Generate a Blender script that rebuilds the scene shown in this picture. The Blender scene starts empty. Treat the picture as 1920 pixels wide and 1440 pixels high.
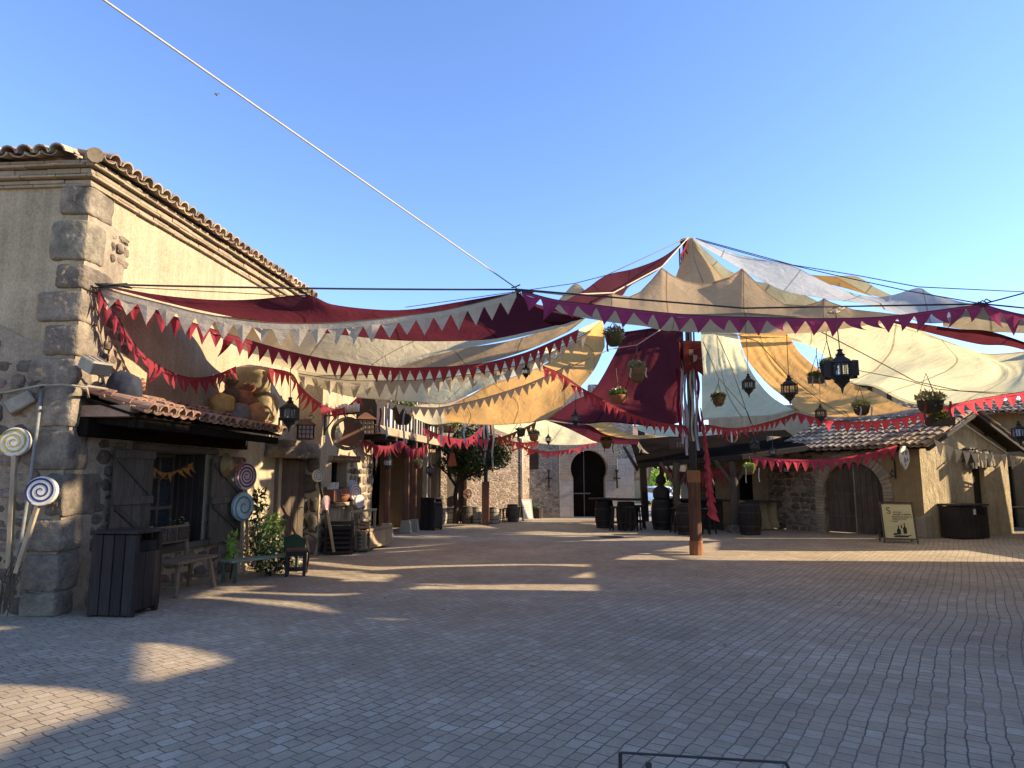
import bpy, math, random
from mathutils import Vector as V, Matrix, noise as NZ
R = math.radians
rnd = random.Random(11)
scene = bpy.context.scene
COL = scene.collection
PI = math.pi
# ---------------------------------------------------------------- camera model (eye 1.6 m above the paving)
TH = R(7.9); FPX = 1280.0
CAM = V((0, 0, 1.6)); _c, _s = math.cos(TH), math.sin(TH)
def ray(u, v):
    x = (u - 960) / FPX; y = (720 - v) / FPX
    return V((x, _c - y * _s, _s + y * _c))
def P(u, v, Y):
    r = ray(u, v); return CAM + r * (Y / r.y)
def G(u, v, z=0.0):
    r = ray(u, v); return CAM + r * ((z - 1.6) / r.z)
# ---------------------------------------------------------------- mesh builder
class MB:
    def __init__(s): s.v = []; s.f = []; s.mi = []; s.cur = 0; s.uv = None
    def add(s, vs, fs):
        o = len(s.v); s.v += [V(p) for p in vs]
        for f in fs: s.f.append(tuple(i + o for i in f)); s.mi.append(s.cur)
        return s
    def box(s, c, sz, M=None, taper=1.0):
        c = V(c); hx, hy, hz = sz[0] / 2, sz[1] / 2, sz[2] / 2
        pts = []
        for z in (-1, 1):
            k = taper if z > 0 else 1
            for x, y in ((-1, -1), (1, -1), (1, 1), (-1, 1)):
                p = V((x * hx * k, y * hy * k, z * hz)); pts.append(c + (M @ p if M else p))
        return s.add(pts, [(3, 2, 1, 0), (4, 5, 6, 7), (0, 1, 5, 4), (1, 2, 6, 5), (2, 3, 7, 6), (3, 0, 4, 7)])
    def bar(s, a, b, w, h, up=None):
        a = V(a); b = V(b); d = b - a; L = d.length; x = d.normalized()
        up = V(up) if up else (V((0, 0, 1)) if abs(x.z) < .95 else V((0, 1, 0)))
        y = up.cross(x).normalized(); z = x.cross(y)
        return s.box((a + b) / 2, (L, w, h), Matrix((x, y, z)).transposed())
    def tube(s, path, r, n=6, cap=True):
        path = [V(p) for p in path]; N = len(path); pts = []; fs = []
        ref = V((0, 0, 1))
        for i, p in enumerate(path):
            t = (path[min(i + 1, N - 1)] - path[max(i - 1, 0)])
            t = t.normalized() if t.length > 1e-9 else V((0, 0, 1))
            if abs(t.dot(ref)) > .95: ref = V((1, 0, 0)) if abs(t.x) < .9 else V((0, 1, 0))
            a = t.cross(ref).normalized(); b = t.cross(a)
            rr = r[i] if isinstance(r, (list, tuple)) else r
            for k in range(n):
                q = 2 * PI * k / n; pts.append(p + a * (rr * math.cos(q)) + b * (rr * math.sin(q)))
        for i in range(N - 1):
            for k in range(n):
                k2 = (k + 1) % n
                fs.append((i * n + k, i * n + k2, (i + 1) * n + k2, (i + 1) * n + k))
        if cap:
            fs.append(tuple(range(n))[::-1]); fs.append(tuple((N - 1) * n + k for k in range(n)))
        return s.add(pts, fs)
    def lathe(s, c, prof, n=16, M=None, cap=True):
        c = V(c); pts = []; fs = []
        for r, z in prof:
            for k in range(n):
                q = 2 * PI * (k + .5) / n; p = V((r * math.cos(q), r * math.sin(q), z))
                pts.append(c + (M @ p if M else p))
        m = len(prof)
        for i in range(m - 1):
            for k in range(n):
                k2 = (k + 1) % n; fs.append((i * n + k, i * n + k2, (i + 1) * n + k2, (i + 1) * n + k))
        if cap:
            fs.append(tuple(range(n))[::-1]); fs.append(tuple((m - 1) * n + k for k in range(n)))
        return s.add(pts, fs)
    def quad(s, a, b, c, d): return s.add([a, b, c, d], [(0, 1, 2, 3)])
    def prism(s, poly, d):
        d = V(d); n = len(poly); a = [V(p) for p in poly]; b = [p + d for p in a]
        fs = [tuple(range(n))[::-1], tuple(range(n, 2 * n))]
        for i in range(n): j = (i + 1) % n; fs.append((i, j, n + j, n + i))
        return s.add(a + b, fs)
    def rock(s, c, sz, M=None, seed=0, e=.28, rough=.06, n=5, pw=5.0, fine=0.0):
        """rounded, uneven stone: cube-sphere pushed toward a box"""
        c = V(c); pts = []; fs = []; idx = {}
        def vert(p):
            key = tuple(round(q, 4) for q in p)
            if key in idx: return idx[key]
            q = V(p); l = (abs(q.x) ** pw + abs(q.y) ** pw + abs(q.z) ** pw) ** (1 / pw)
            q = q.lerp(q / l, e * 2.2 if e < .45 else 1)
            w = NZ.noise(q * 1.3 + V((seed * 3.1, seed * 1.7, 0))) * rough * 1.6 + NZ.noise(q * 3.7 + V((0, seed, 0))) * rough * .7
            if fine: w += (NZ.noise(q * 8 + V((seed, 0, seed))) + .6 * NZ.noise(q * 17 + V((0, seed, 3)))) * fine + abs(NZ.noise(q * 2.6 + V((seed * 2.3, 5, 1)))) * -fine * 1.5
            q = q * (1 + w)
            q = V((q.x * sz[0] / 2, q.y * sz[1] / 2, q.z * sz[2] / 2))
            idx[key] = len(pts); pts.append(c + (M @ q if M else q)); return idx[key]
        for ax in range(3):
            for sg in (-1, 1):
                for i in range(n):
                    for j in range(n):
                        cs = []
                        for di, dj in ((0, 0), (1, 0), (1, 1), (0, 1)):
                            a = -1 + 2 * (i + di) / n; b = -1 + 2 * (j + dj) / n
                            p = [0, 0, 0]; p[ax] = sg; p[(ax + 1) % 3] = a; p[(ax + 2) % 3] = b
                            cs.append(vert(p))
                        fs.append(tuple(cs) if sg > 0 else tuple(cs[::-1]))
        return s.add(pts, fs)
    def leaves(s, c, rad, n, size, rs, flat=.0, shell=.5):
        c = V(c)
        for _ in range(n):
            while True:
                p = V((rs.uniform(-1, 1), rs.uniform(-1, 1), rs.uniform(-1, 1)))
                if p.length <= 1: break
            p = p * (shell + (1 - shell) * 1) if p.length > .4 else p * 1.3
            q = c + V((p.x * rad[0], p.y * rad[1], p.z * rad[2]))
            a = V((rs.gauss(0, 1), rs.gauss(0, 1), rs.gauss(0, 1) * (1 - flat))).normalized()
            b = a.cross(V((rs.gauss(0, 1), rs.gauss(0, 1), rs.gauss(0, 1)))).normalized()
            z = size * rs.uniform(.6, 1.3)
            s.add([q - a * z, q + b * z * .42, q + a * z, q - b * z * .42], [(0, 1, 2, 3)])
        return s
    def build(s, name, mat, parent=None, smooth=False, bevel=0.0):
        org = V((0, 0, 0)); p = parent
        if p is not None:
            while p.parent is not None: p = p.parent
            org = V(p.location)
        me = bpy.data.meshes.new(name)
        me.from_pydata([v - org for v in s.v], [], s.f)
        mats = mat if isinstance(mat, (list, tuple)) else [mat]
        for m in mats: me.materials.append(m)
        if len(mats) > 1: me.polygons.foreach_set('material_index', s.mi)
        if smooth: me.polygons.foreach_set('use_smooth', [True] * len(me.polygons))
        if s.uv:
            ul = me.uv_layers.new(name='UVMap')
            for lp in me.loops: ul.data[lp.index].uv = s.uv[lp.vertex_index]
        me.update()
        o = bpy.data.objects.new(name, me); COL.objects.link(o)
        if parent is not None: o.parent = parent
        if bevel:
            b = o.modifiers.new('bevel', 'BEVEL'); b.width = bevel; b.segments = 1; b.limit_method = 'ANGLE'; b.angle_limit = R(40)
        return o
def tag(o, label, cat, group=None, kind=None):
    if label: o['label'] = label
    if cat: o['category'] = cat
    if group: o['group'] = group
    if kind: o['kind'] = kind
    return o
def thing(name, label, cat, loc=(0, 0, 0), group=None):
    o = bpy.data.objects.new(name, None); o.empty_display_size = .2; COL.objects.link(o); o.location = V(loc)
    return tag(o, label, cat, group)
def dup(root, loc, rz, label, group=None, scale=1.0):
    def cp(o, par):
        c = o.copy(); COL.objects.link(c); c.parent = par
        for ch in kids.get(o.name, []): cp(ch, c)
        return c
    kids = {}
    st = [root]
    while st:
        o = st.pop(); kids[o.name] = list(o.children); st += kids[o.name]
    r = cp(root, None); r.location = V(loc); r.rotation_euler = (0, 0, rz); r.scale = (scale,) * 3
    r['label'] = label
    if group: r['group'] = group
    return r
def place(r, loc, rz=0.0, scale=1.0):
    r.location = V(loc); r.rotation_euler = (0, 0, rz); r.scale = (scale,) * 3
def cat_rom(pts, t):
    n = len(pts)
    if n == 1: return pts[0]
    x = t * (n - 1); i = min(int(x), n - 2); f = x - i
    p1, p2 = pts[i], pts[i + 1]; p0 = pts[i - 1] if i > 0 else p1 * 2 - p2; p3 = pts[i + 2] if i + 2 < n else p2 * 2 - p1
    return .5 * ((2 * p1) + (p2 - p0) * f + (2 * p0 - 5 * p1 + 4 * p2 - p3) * f * f + (3 * p1 - p0 - 3 * p2 + p3) * f ** 3)
def resample(pts, n):
    if len(pts) == 1: return pts * n
    fine = [cat_rom(pts, i / 200) for i in range(201)]
    d = [0]
    for i in range(200): d.append(d[-1] + (fine[i + 1] - fine[i]).length)
    out = []; j = 0
    for k in range(n):
        t = d[-1] * k / (n - 1)
        while j < 199 and d[j + 1] < t: j += 1
        w = (t - d[j]) / max(1e-9, d[j + 1] - d[j]); out.append(fine[j].lerp(fine[j + 1], min(1, w)))
    return out
def pts(lst): return [P(*p) for p in lst]
# ---------------------------------------------------------------- materials
def nodes(name):
    m = bpy.data.materials.new(name); m.use_nodes = True; nt = m.node_tree; nt.nodes.clear()
    out = nt.nodes.new('ShaderNodeOutputMaterial'); return m, nt, out
def N(nt, typ, **kw):
    n = nt.nodes.new(typ)
    for k, v in kw.items():
        if k.startswith('i_'): n.inputs[k[2:].replace('_', ' ')].default_value = v
        else: setattr(n, k, v)
    return n
def c4(c): return (c[0], c[1], c[2], 1)
def mixc(nt, fac, a, b, mode='MIX'):
    n = nt.nodes.new('ShaderNodeMix'); n.data_type = 'RGBA'; n.blend_type = mode
    for sock, val in ((n.inputs[0], fac), (n.inputs[6], a), (n.inputs[7], b)):
        if hasattr(val, 'links'): nt.links.new(val, sock)
        elif isinstance(val, (int, float)): sock.default_value = val
        else: sock.default_value = c4(val)
    return n.outputs[2]
def ramp(nt, fac, stops):
    n = nt.nodes.new('ShaderNodeValToRGB'); nt.links.new(fac, n.inputs[0]); cr = n.color_ramp
    while len(cr.elements) < len(stops): cr.elements.new(.5)
    for e, (p, c) in zip(cr.elements, stops):
        e.position = p; e.color = c4(c) if not isinstance(c, (int, float)) else (c, c, c, 1)
    return n.outputs[0]
def math_(nt, op, a, b=None, c=None):
    n = nt.nodes.new('ShaderNodeMath'); n.operation = op
    for i, val in enumerate((a, b, c)):
        if val is None: continue
        if hasattr(val, 'links'): nt.links.new(val, n.inputs[i])
        else: n.inputs[i].default_value = val
    return n.outputs[0]
def coords(nt, scale=(1, 1, 1), rot=(0, 0, 0), world=False):
    if world:
        g = nt.nodes.new('ShaderNodeNewGeometry'); src = g.outputs['Position']
    else:
        t = nt.nodes.new('ShaderNodeTexCoord'); src = t.outputs['Object']
    mp = N(nt, 'ShaderNodeMapping'); mp.inputs['Scale'].default_value = scale; mp.inputs['Rotation'].default_value = rot
    nt.links.new(src, mp.inputs[0]); return mp.outputs[0]
def noise_(nt, vec, scale, detail=6, rough=.6, dist=0.0):
    n = N(nt, 'ShaderNodeTexNoise'); n.inputs['Scale'].default_value = scale; n.inputs['Detail'].default_value = detail
    n.inputs['Roughness'].default_value = rough; n.inputs['Distortion'].default_value = dist
    nt.links.new(vec, n.inputs['Vector']); return n.outputs['Fac']
def bump(nt, h, strength, dist, prev=None):
    b = N(nt, 'ShaderNodeBump'); b.inputs['Strength'].default_value = strength; b.inputs['Distance'].default_value = dist
    nt.links.new(h, b.inputs['Height'])
    if prev is not None: nt.links.new(prev, b.inputs['Normal'])
    return b.outputs[0]
def princ(nt, out, col, rough, nrm=None, spec=.3, metal=0.0):
    p = N(nt, 'ShaderNodeBsdfPrincipled')
    if hasattr(col, 'links'): nt.links.new(col, p.inputs['Base Color'])
    else: p.inputs['Base Color'].default_value = c4(col)
    if hasattr(rough, 'links'): nt.links.new(rough, p.inputs['Roughness'])
    else: p.inputs['Roughness'].default_value = rough
    p.inputs['Specular IOR Level'].default_value = spec; p.inputs['Metallic'].default_value = metal
    if nrm is not None: nt.links.new(nrm, p.inputs['Normal'])
    nt.links.new(p.outputs[0], out.inputs[0]); return p
def MAT(name, a, b=None, rough=.85, sc=9, bs=.4, bd=.01, stretch=(1, 1, 1), isl=0.0, mott=.35, spec=.25, metal=0.0, fine=60, streak=0.0):
    """two-tone grainy surface: noise between a and b, broad mottling, bump, value change per loose piece"""
    m, nt, out = nodes(name); b = b or tuple(x * .6 for x in a)
    vec = coords(nt, stretch)
    n1 = noise_(nt, vec, sc, 8, .65); n2 = noise_(nt, coords(nt), sc * .13 + .4, 4, .6); n3 = noise_(nt, vec, fine, 3, .6)
    col = mixc(nt, ramp(nt, n1, [(.35, 0.0), (.68, 1.0)]), a, b)
    dark = ramp(nt, n2, [(.3, 1 - mott), (.65, 1.0)])
    col = mixc(nt, 1.0, col, dark, 'MULTIPLY')
    col = mixc(nt, 1.0, col, ramp(nt, n3, [(.3, .74), (.7, 1.1)]), 'MULTIPLY')
    if streak:
        s1 = noise_(nt, coords(nt, (5, 5, .22)), 1.0, 5, .7); s2 = noise_(nt, coords(nt), .7, 6, .65); s3 = noise_(nt, coords(nt, (1, 1, 1)), 2.3, 8, .75)
        col = mixc(nt, ramp(nt, math_(nt, 'MULTIPLY', s1, math_(nt, 'ADD', s2, .45)), [(.36, 0.0), (.62, streak)]), col, mixc(nt, 1.0, col, (.55, .52, .47), 'MULTIPLY'))
        col = mixc(nt, ramp(nt, s3, [(.60, 0.0), (.66, streak * .5)]), col, mixc(nt, 1.0, col, (.78, .72, .66), 'MULTIPLY'))
    if isl:
        g = N(nt, 'ShaderNodeNewGeometry'); v = math_(nt, 'MULTIPLY_ADD', g.outputs['Random Per Island'], 2 * isl, 1 - isl)
        hs = N(nt, 'ShaderNodeHueSaturation'); nt.links.new(v, hs.inputs['Value']); nt.links.new(col, hs.inputs['Color'])
        h2 = math_(nt, 'MULTIPLY_ADD', math_(nt, 'FRACT', math_(nt, 'MULTIPLY', g.outputs['Random Per Island'], 37.0)), .05 * isl * 2, .5 - .05 * isl)
        nt.links.new(h2, hs.inputs['Hue']); col = hs.outputs[0]
    h = math_(nt, 'ADD', n1, math_(nt, 'MULTIPLY', n3, .35))
    princ(nt, out, col, rough, bump(nt, h, bs, bd), spec, metal); return m
def CLOTH(name, col, trans, tr=.45, seam=True, weave=260, mott=.18):
    m, nt, out = nodes(name); vec = coords(nt)
    n1 = noise_(nt, vec, 1.6, 6, .6); n2 = noise_(nt, vec, 14, 5, .65, .6)
    k = ramp(nt, n1, [(.3, 1 - mott), (.7, 1.0)]); k2 = ramp(nt, n2, [(.3, 1 - mott * .7), (.7, 1.0)])
    kk = mixc(nt, 1.0, k, k2, 'MULTIPLY')
    if seam:
        uv = N(nt, 'ShaderNodeUVMap'); sx = N(nt, 'ShaderNodeSeparateXYZ'); nt.links.new(uv.outputs[0], sx.inputs[0])
        fr = math_(nt, 'FRACT', math_(nt, 'DIVIDE', sx.outputs[0], 1.45))
        ln = math_(nt, 'LESS_THAN', math_(nt, 'ABSOLUTE', math_(nt, 'SUBTRACT', fr, .5)), .012)
        kk = mixc(nt, ln, kk, mixc(nt, 1.0, kk, (.55, .52, .5), 'MULTIPLY'))
        hm = math_(nt, 'GREATER_THAN', math_(nt, 'ABSOLUTE', math_(nt, 'SUBTRACT', sx.outputs[1], .5)), .474)
        kk = mixc(nt, hm, kk, mixc(nt, 1.0, kk, (.66, .62, .58), 'MULTIPLY'))
        hem = math_(nt, 'LESS_THAN', sx.outputs[1], .05)
        hem2 = math_(nt, 'GREATER_THAN', sx.outputs[1], .95)
    c1 = mixc(nt, 1.0, col, kk, 'MULTIPLY'); c2 = mixc(nt, 1.0, trans, kk, 'MULTIPLY')
    n4 = noise_(nt, coords(nt, (1.0, .35, 1.4), (.3, .2, .7)), 3.2, 5, .55, 1.2)
    h = math_(nt, 'ADD', math_(nt, 'MULTIPLY', n4, 2.0), math_(nt, 'MULTIPLY', n2, .5))
    nb = bump(nt, h, .4, .035)
    d = N(nt, 'ShaderNodeBsdfDiffuse'); t = N(nt, 'ShaderNodeBsdfTranslucent')
    nt.links.new(c1, d.inputs[0]); nt.links.new(c2, t.inputs[0]); nt.links.new(nb, d.inputs['Normal']); nt.links.new(nb, t.inputs['Normal'])
    mx = N(nt, 'ShaderNodeMixShader'); mx.inputs[0].default_value = tr
    nt.links.new(d.outputs[0], mx.inputs[1]); nt.links.new(t.outputs[0], mx.inputs[2]); nt.links.new(mx.outputs[0], out.inputs[0]); return m
def STONE(name, ca, cb, cc, mortar, sc=3.2, edge=.07, bs=.8, bd=.04, stretch=(1, 1, 1.5), rot=(0, 0, 0)):
    """rubble masonry: irregular cells in mortar"""
    m, nt, out = nodes(name); vec = coords(nt, stretch, rot)
    w = N(nt, 'ShaderNodeTexNoise'); w.inputs['Scale'].default_value = 2.5; nt.links.new(vec, w.inputs['Vector'])
    vv = mixc(nt, .16, vec, w.outputs['Color'])
    vo = N(nt, 'ShaderNodeTexVoronoi'); vo.inputs['Scale'].default_value = sc; nt.links.new(vv, vo.inputs['Vector'])
    ve = N(nt, 'ShaderNodeTexVoronoi', feature='DISTANCE_TO_EDGE'); ve.inputs['Scale'].default_value = sc; nt.links.new(vv, ve.inputs['Vector'])
    sp = N(nt, 'ShaderNodeSeparateColor'); nt.links.new(vo.outputs['Color'], sp.inputs[0])
    base = ramp(nt, sp.outputs[0], [(.0, ca), (.5, cb), (1.0, cc)])
    n1 = noise_(nt, vec, 12, 8, .7); n2 = noise_(nt, vec, .9, 4, .6)
    base = mixc(nt, 1.0, base, ramp(nt, n1, [(.25, .6), (.7, 1.05)]), 'MULTIPLY')
    e = ramp(nt, math_(nt, 'ADD', ve.outputs['Distance'], math_(nt, 'MULTIPLY_ADD', n1, .08, -.04)), [(edge * .5, 0.0), (edge * 1.3, 1.0)])
    col = mixc(nt, e, mortar, base)
    col = mixc(nt, 1.0, col, ramp(nt, n2, [(.3, .72), (.65, 1.0)]), 'MULTIPLY')
    h = math_(nt, 'ADD', math_(nt, 'MULTIPLY', e, 1.0), math_(nt, 'MULTIPLY', n1, .5))
    princ(nt, out, col, .92, bump(nt, h, bs, bd), .2); return m
def BRICK(name, a, b, mortar, w=.26, h=.07, rot=(PI / 2, 0, 0), off=(0, 0, 0), msize=.012, bs=.6):
    m, nt, out = nodes(name); vec = coords(nt, (1, 1, 1), rot)
    nn = N(nt, 'ShaderNodeTexNoise'); nn.inputs['Scale'].default_value = 3; nt.links.new(vec, nn.inputs['Vector'])
    vec2 = mixc(nt, .03, vec, nn.outputs['Color'])
    bt = N(nt, 'ShaderNodeTexBrick'); nt.links.new(vec2, bt.inputs['Vector'])
    for k, v in (('Color1', (0, 0, 0, 1)), ('Color2', (1, 1, 1, 1)), ('Mortar', (.5, .5, .5, 1))): bt.inputs[k].default_value = v
    bt.inputs['Scale'].default_value = 1; bt.inputs['Mortar Size'].default_value = msize; bt.inputs['Mortar Smooth'].default_value = .3
    bt.inputs['Brick Width'].default_value = w; bt.inputs['Row Height'].default_value = h
    n1 = noise_(nt, vec, 14, 7, .7); n2 = noise_(nt, vec, .8, 4, .6)
    base = mixc(nt, bt.outputs['Color'], a, b); base = mixc(nt, 1.0, base, ramp(nt, n1, [(.25, .6), (.7, 1.0)]), 'MULTIPLY')
    col = mixc(nt, bt.outputs['Fac'], base, mortar); col = mixc(nt, 1.0, col, ramp(nt, n2, [(.3, .7), (.65, 1.0)]), 'MULTIPLY')
    hh = math_(nt, 'ADD', math_(nt, 'SUBTRACT', 1.0, bt.outputs['Fac']), math_(nt, 'MULTIPLY', n1, .5))
    princ(nt, out, col, .9, bump(nt, hh, bs, .012), .2); return m
def PAVING():
    m, nt, out = nodes('block_paving'); 
    g = N(nt, 'ShaderNodeNewGeometry'); src = g.outputs['Position']
    big = N(nt, 'ShaderNodeTexNoise'); big.inputs['Scale'].default_value = .16; big.inputs['Detail'].default_value = 2; nt.links.new(src, big.inputs['Vector'])
    sm = N(nt, 'ShaderNodeTexNoise'); sm.inputs['Scale'].default_value = 5; sm.inputs['Detail'].default_value = 3; nt.links.new(src, sm.inputs['Vector'])
    va = N(nt, 'ShaderNodeVectorMath', operation='MULTIPLY_ADD'); nt.links.new(big.outputs['Color'], va.inputs[0]); va.inputs[1].default_value = (.5, .5, 0); nt.links.new(src, va.inputs[2])
    vb = N(nt, 'ShaderNodeVectorMath', operation='MULTIPLY_ADD'); nt.links.new(sm.outputs['Color'], vb.inputs[0]); vb.inputs[1].default_value = (.045, .045, 0); nt.links.new(va.outputs[0], vb.inputs[2])
    mp = N(nt, 'ShaderNodeMapping'); mp.inputs['Rotation'].default_value = (0, 0, R(-56)); nt.links.new(vb.outputs[0], mp.inputs[0])
    bt = N(nt, 'ShaderNodeTexBrick'); nt.links.new(mp.outputs[0], bt.inputs['Vector'])
    for k, v in (('Color1', (0, 0, 0, 1)), ('Color2', (1, 1, 1, 1)), ('Mortar', (.5, .5, .5, 1))): bt.inputs[k].default_value = v
    bt.inputs['Scale'].default_value = 1; bt.inputs['Mortar Size'].default_value = .0055; bt.inputs['Mortar Smooth'].default_value = .45
    bt.inputs['Brick Width'].default_value = .150; bt.inputs['Row Height'].default_value = .106; bt.offset = .5; bt.squash = .72; bt.squash_frequency = 3
    base = ramp(nt, bt.outputs['Color'], [(0, (.43, .338, .225)), (.3, (.465, .37, .248)), (.6, (.48, .386, .262)), (.85, (.495, .405, .282)), (1, (.54, .46, .34))])
    n1 = noise_(nt, src, 42, 6, .75); n2 = noise_(nt, src, .5, 5, .65); n3 = noise_(nt, src, 2.6, 5, .7)
    base = mixc(nt, 1.0, base, ramp(nt, n1, [(.25, .66), (.72, 1.15)]), 'MULTIPLY')
    base = mixc(nt, 1.0, base, ramp(nt, n2, [(.3, .7), (.66, 1.05)]), 'MULTIPLY')
    base = mixc(nt, 1.0, base, ramp(nt, n3, [(.28, .78), (.6, 1.0)]), 'MULTIPLY')
    n5 = noise_(nt, src, .22, 3, .55); base = mixc(nt, ramp(nt, n5, [(.38, 0.0), (.62, .55)]), base, mixc(nt, 1.0, base, (.86, .78, .68), 'MULTIPLY'))
    st = noise_(nt, src, 1.15, 7, .72, .8); base = mixc(nt, ramp(nt, st, [(.60, 0.0), (.70, .38)]), base, (.13, .105, .085))
    sd_ = noise_(nt, src, .9, 5, .7); jn = mixc(nt, ramp(nt, sd_, [(.42, 0.0), (.66, 1.0)]), (.10, .078, .06), (.25, .19, .135))
    col = mixc(nt, bt.outputs['Fac'], base, jn)
    hh = math_(nt, 'ADD', math_(nt, 'SUBTRACT', 1.0, bt.outputs['Fac']), math_(nt, 'MULTIPLY', n1, .35))
    hh = math_(nt, 'ADD', hh, math_(nt, 'MULTIPLY', bt.outputs['Color'], .25))
    princ(nt, out, col, ramp(nt, n1, [(.2, .62), (.8, .88)]), bump(nt, hh, .75, .012), .35); return m
def GLASS(name, tint=(.02, .022, .025), rough=.08):
    m, nt, out = nodes(name); vec = coords(nt)
    n1 = noise_(nt, vec, 6, 3, .6)
    princ(nt, out, mixc(nt, n1, tint, tuple(x * 1.8 for x in tint)), rough, None, .6); return m
def FROST(name, col):
    m, nt, out = nodes(name); vec = coords(nt); n1 = noise_(nt, vec, 9, 3, .6)
    c = mixc(nt, n1, col, tuple(x * .75 for x in col))
    d = N(nt, 'ShaderNodeBsdfPrincipled'); nt.links.new(c, d.inputs['Base Color']); d.inputs['Roughness'].default_value = .25
    t = N(nt, 'ShaderNodeBsdfTranslucent'); nt.links.new(c, t.inputs[0]); mx = N(nt, 'ShaderNodeMixShader'); mx.inputs[0].default_value = .5
    nt.links.new(d.outputs[0], mx.inputs[1]); nt.links.new(t.outputs[0], mx.inputs[2]); nt.links.new(mx.outputs[0], out.inputs[0]); return m
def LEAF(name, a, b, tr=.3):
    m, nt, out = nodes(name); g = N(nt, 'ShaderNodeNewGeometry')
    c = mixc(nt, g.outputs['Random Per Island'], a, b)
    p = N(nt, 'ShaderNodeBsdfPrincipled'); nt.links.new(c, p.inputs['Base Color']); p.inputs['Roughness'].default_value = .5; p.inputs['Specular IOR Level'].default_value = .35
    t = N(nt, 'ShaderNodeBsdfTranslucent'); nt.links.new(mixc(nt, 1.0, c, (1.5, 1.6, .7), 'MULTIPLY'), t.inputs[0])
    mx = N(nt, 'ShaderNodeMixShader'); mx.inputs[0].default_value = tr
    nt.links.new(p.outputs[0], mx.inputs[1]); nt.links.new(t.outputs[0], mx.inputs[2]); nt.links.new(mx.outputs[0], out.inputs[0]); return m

m_pave = PAVING()
m_plaster = MAT('ochre_plaster', (.485, .385, .24), (.43, .335, .205), .92, 3.2, .35, .012, mott=.22, fine=30, streak=0.55)
m_plaster_g = MAT('grey_tan_plaster', (0.400, 0.336, 0.232), (0.344, 0.288, 0.200), .92, 2.4, .3, .012, mott=.25, fine=30, streak=0.5)
m_plaster_o = MAT('deep_ochre_plaster', (0.357, 0.242, 0.119), (0.306, 0.204, 0.098), .92, 3, .3, .01, mott=.3, streak=0.5)
m_rough = MAT('rough_trowelled_plaster', (.60, .475, .285), (.44, .335, .195), .95, 4.5, 1.0, .05, stretch=(1.6, 1.6, .8), mott=.3, fine=22, streak=0.35)
m_white = MAT('limewash', (0.595, 0.570, 0.510), (0.510, 0.476, 0.408), .9, 5, .3, .008, mott=.2, streak=0.4)
m_quoin = MAT('granite_block', (.34, .275, .19), (.14, .115, .085), .95, 4.5, 1.0, .04, mott=.55, isl=.16, fine=34)
m_rubble = MAT('rubble_stone', (.25, .19, .135), (.125, .095, .07), .95, 7, 1.0, .025, mott=.45, isl=.42)
m_mortar = MAT('lime_mortar', (.36, .285, .195), (.25, .195, .13), .95, 12, .7, .015, mott=.35)
m_cornice = MAT('cornice_brick', (0.400, 0.312, 0.200), (0.288, 0.212, 0.132), .92, 6, .6, .012, mott=.3, isl=.16)
m_tile = MAT('clay_roof_tile', (.44, .285, .185), (.27, .185, .125), .9, 7, .5, .01, mott=.4, isl=.34)
m_tile_dry = MAT('bleached_roof_tile', (.52, .385, .255), (.30, .22, .15), .92, 6, .6, .01, mott=.4, isl=.36)
m_tile_red = MAT('terracotta_awning_tile', (.43, .25, .165), (.28, .165, .115), .9, 6, .5, .01, mott=.4, isl=.3)
m_wood_dk = MAT('dark_stained_wood', (.045, .033, .025), (.024, .018, .014), .8, 7, .5, .006, stretch=(5, 5, .5), mott=.4, isl=.25)
m_wood_mid = MAT('weathered_brown_wood', (.125, .092, .06), (.07, .05, .033), .85, 7, .6, .006, stretch=(5, 5, .5), mott=.4, isl=.25)
m_wood_gr = MAT('weathered_grey_wood', (.115, .095, .068), (.06, .05, .036), .88, 7, .6, .006, stretch=(5, 5, .5), mott=.4, isl=.22)
m_wood_lt = MAT('sun_bleached_wood', (.42, .32, .19), (.26, .19, .11), .85, 8, .6, .006, stretch=(6, 6, .6), mott=.35, isl=.2)
m_wood_rd = MAT('red_brown_wood', (.175, .075, .038), (.09, .04, .022), .7, 7, .5, .006, stretch=(7, 7, .4), mott=.4, isl=.15)
m_wood_or = MAT('orange_cedar', (.33, .14, .055), (.22, .09, .035), .7, 8, .5, .006, stretch=(5, 5, .6), mott=.35, isl=.12)
m_iron = MAT('black_iron', (.018, .017, .018), (.03, .027, .025), .55, 14, .3, .003, mott=.3, spec=.4)
m_steel = MAT('grey_steel', (.10, .105, .11), (.07, .07, .075), .45, 12, .2, .003, mott=.3, spec=.5, metal=.3)
m_zinc = MAT('dull_conduit', (.25, .24, .21), (.17, .16, .14), .6, 9, .3, .003, mott=.3)
m_rope = MAT('pale_rope', (.60, .52, .38), (.42, .35, .25), .95, 60, .7, .004, mott=.2)
m_rope_d = MAT('dark_rope', (.06, .052, .045), (.035, .03, .026), .9, 60, .5, .004, mott=.2)
m_rope_b = MAT('brown_cord', (.20, .14, .075), (.12, .08, .045), .95, 60, .5, .003, mott=.2)
m_wood_vd = MAT('near_black_timber', (.022, .017, .013), (.012, .009, .007), .95, 7, .5, .006, stretch=(5, 5, .5), mott=.4, spec=0.0)  # darkest of the wood tones, sheen off
m_lamp = MAT('weathered_beige_metal', (.36, .31, .22), (.25, .21, .15), .7, 8, .3, .004, mott=.3)
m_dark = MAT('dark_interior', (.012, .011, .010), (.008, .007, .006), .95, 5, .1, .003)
m_glass = GLASS('window_glass'); 
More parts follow.
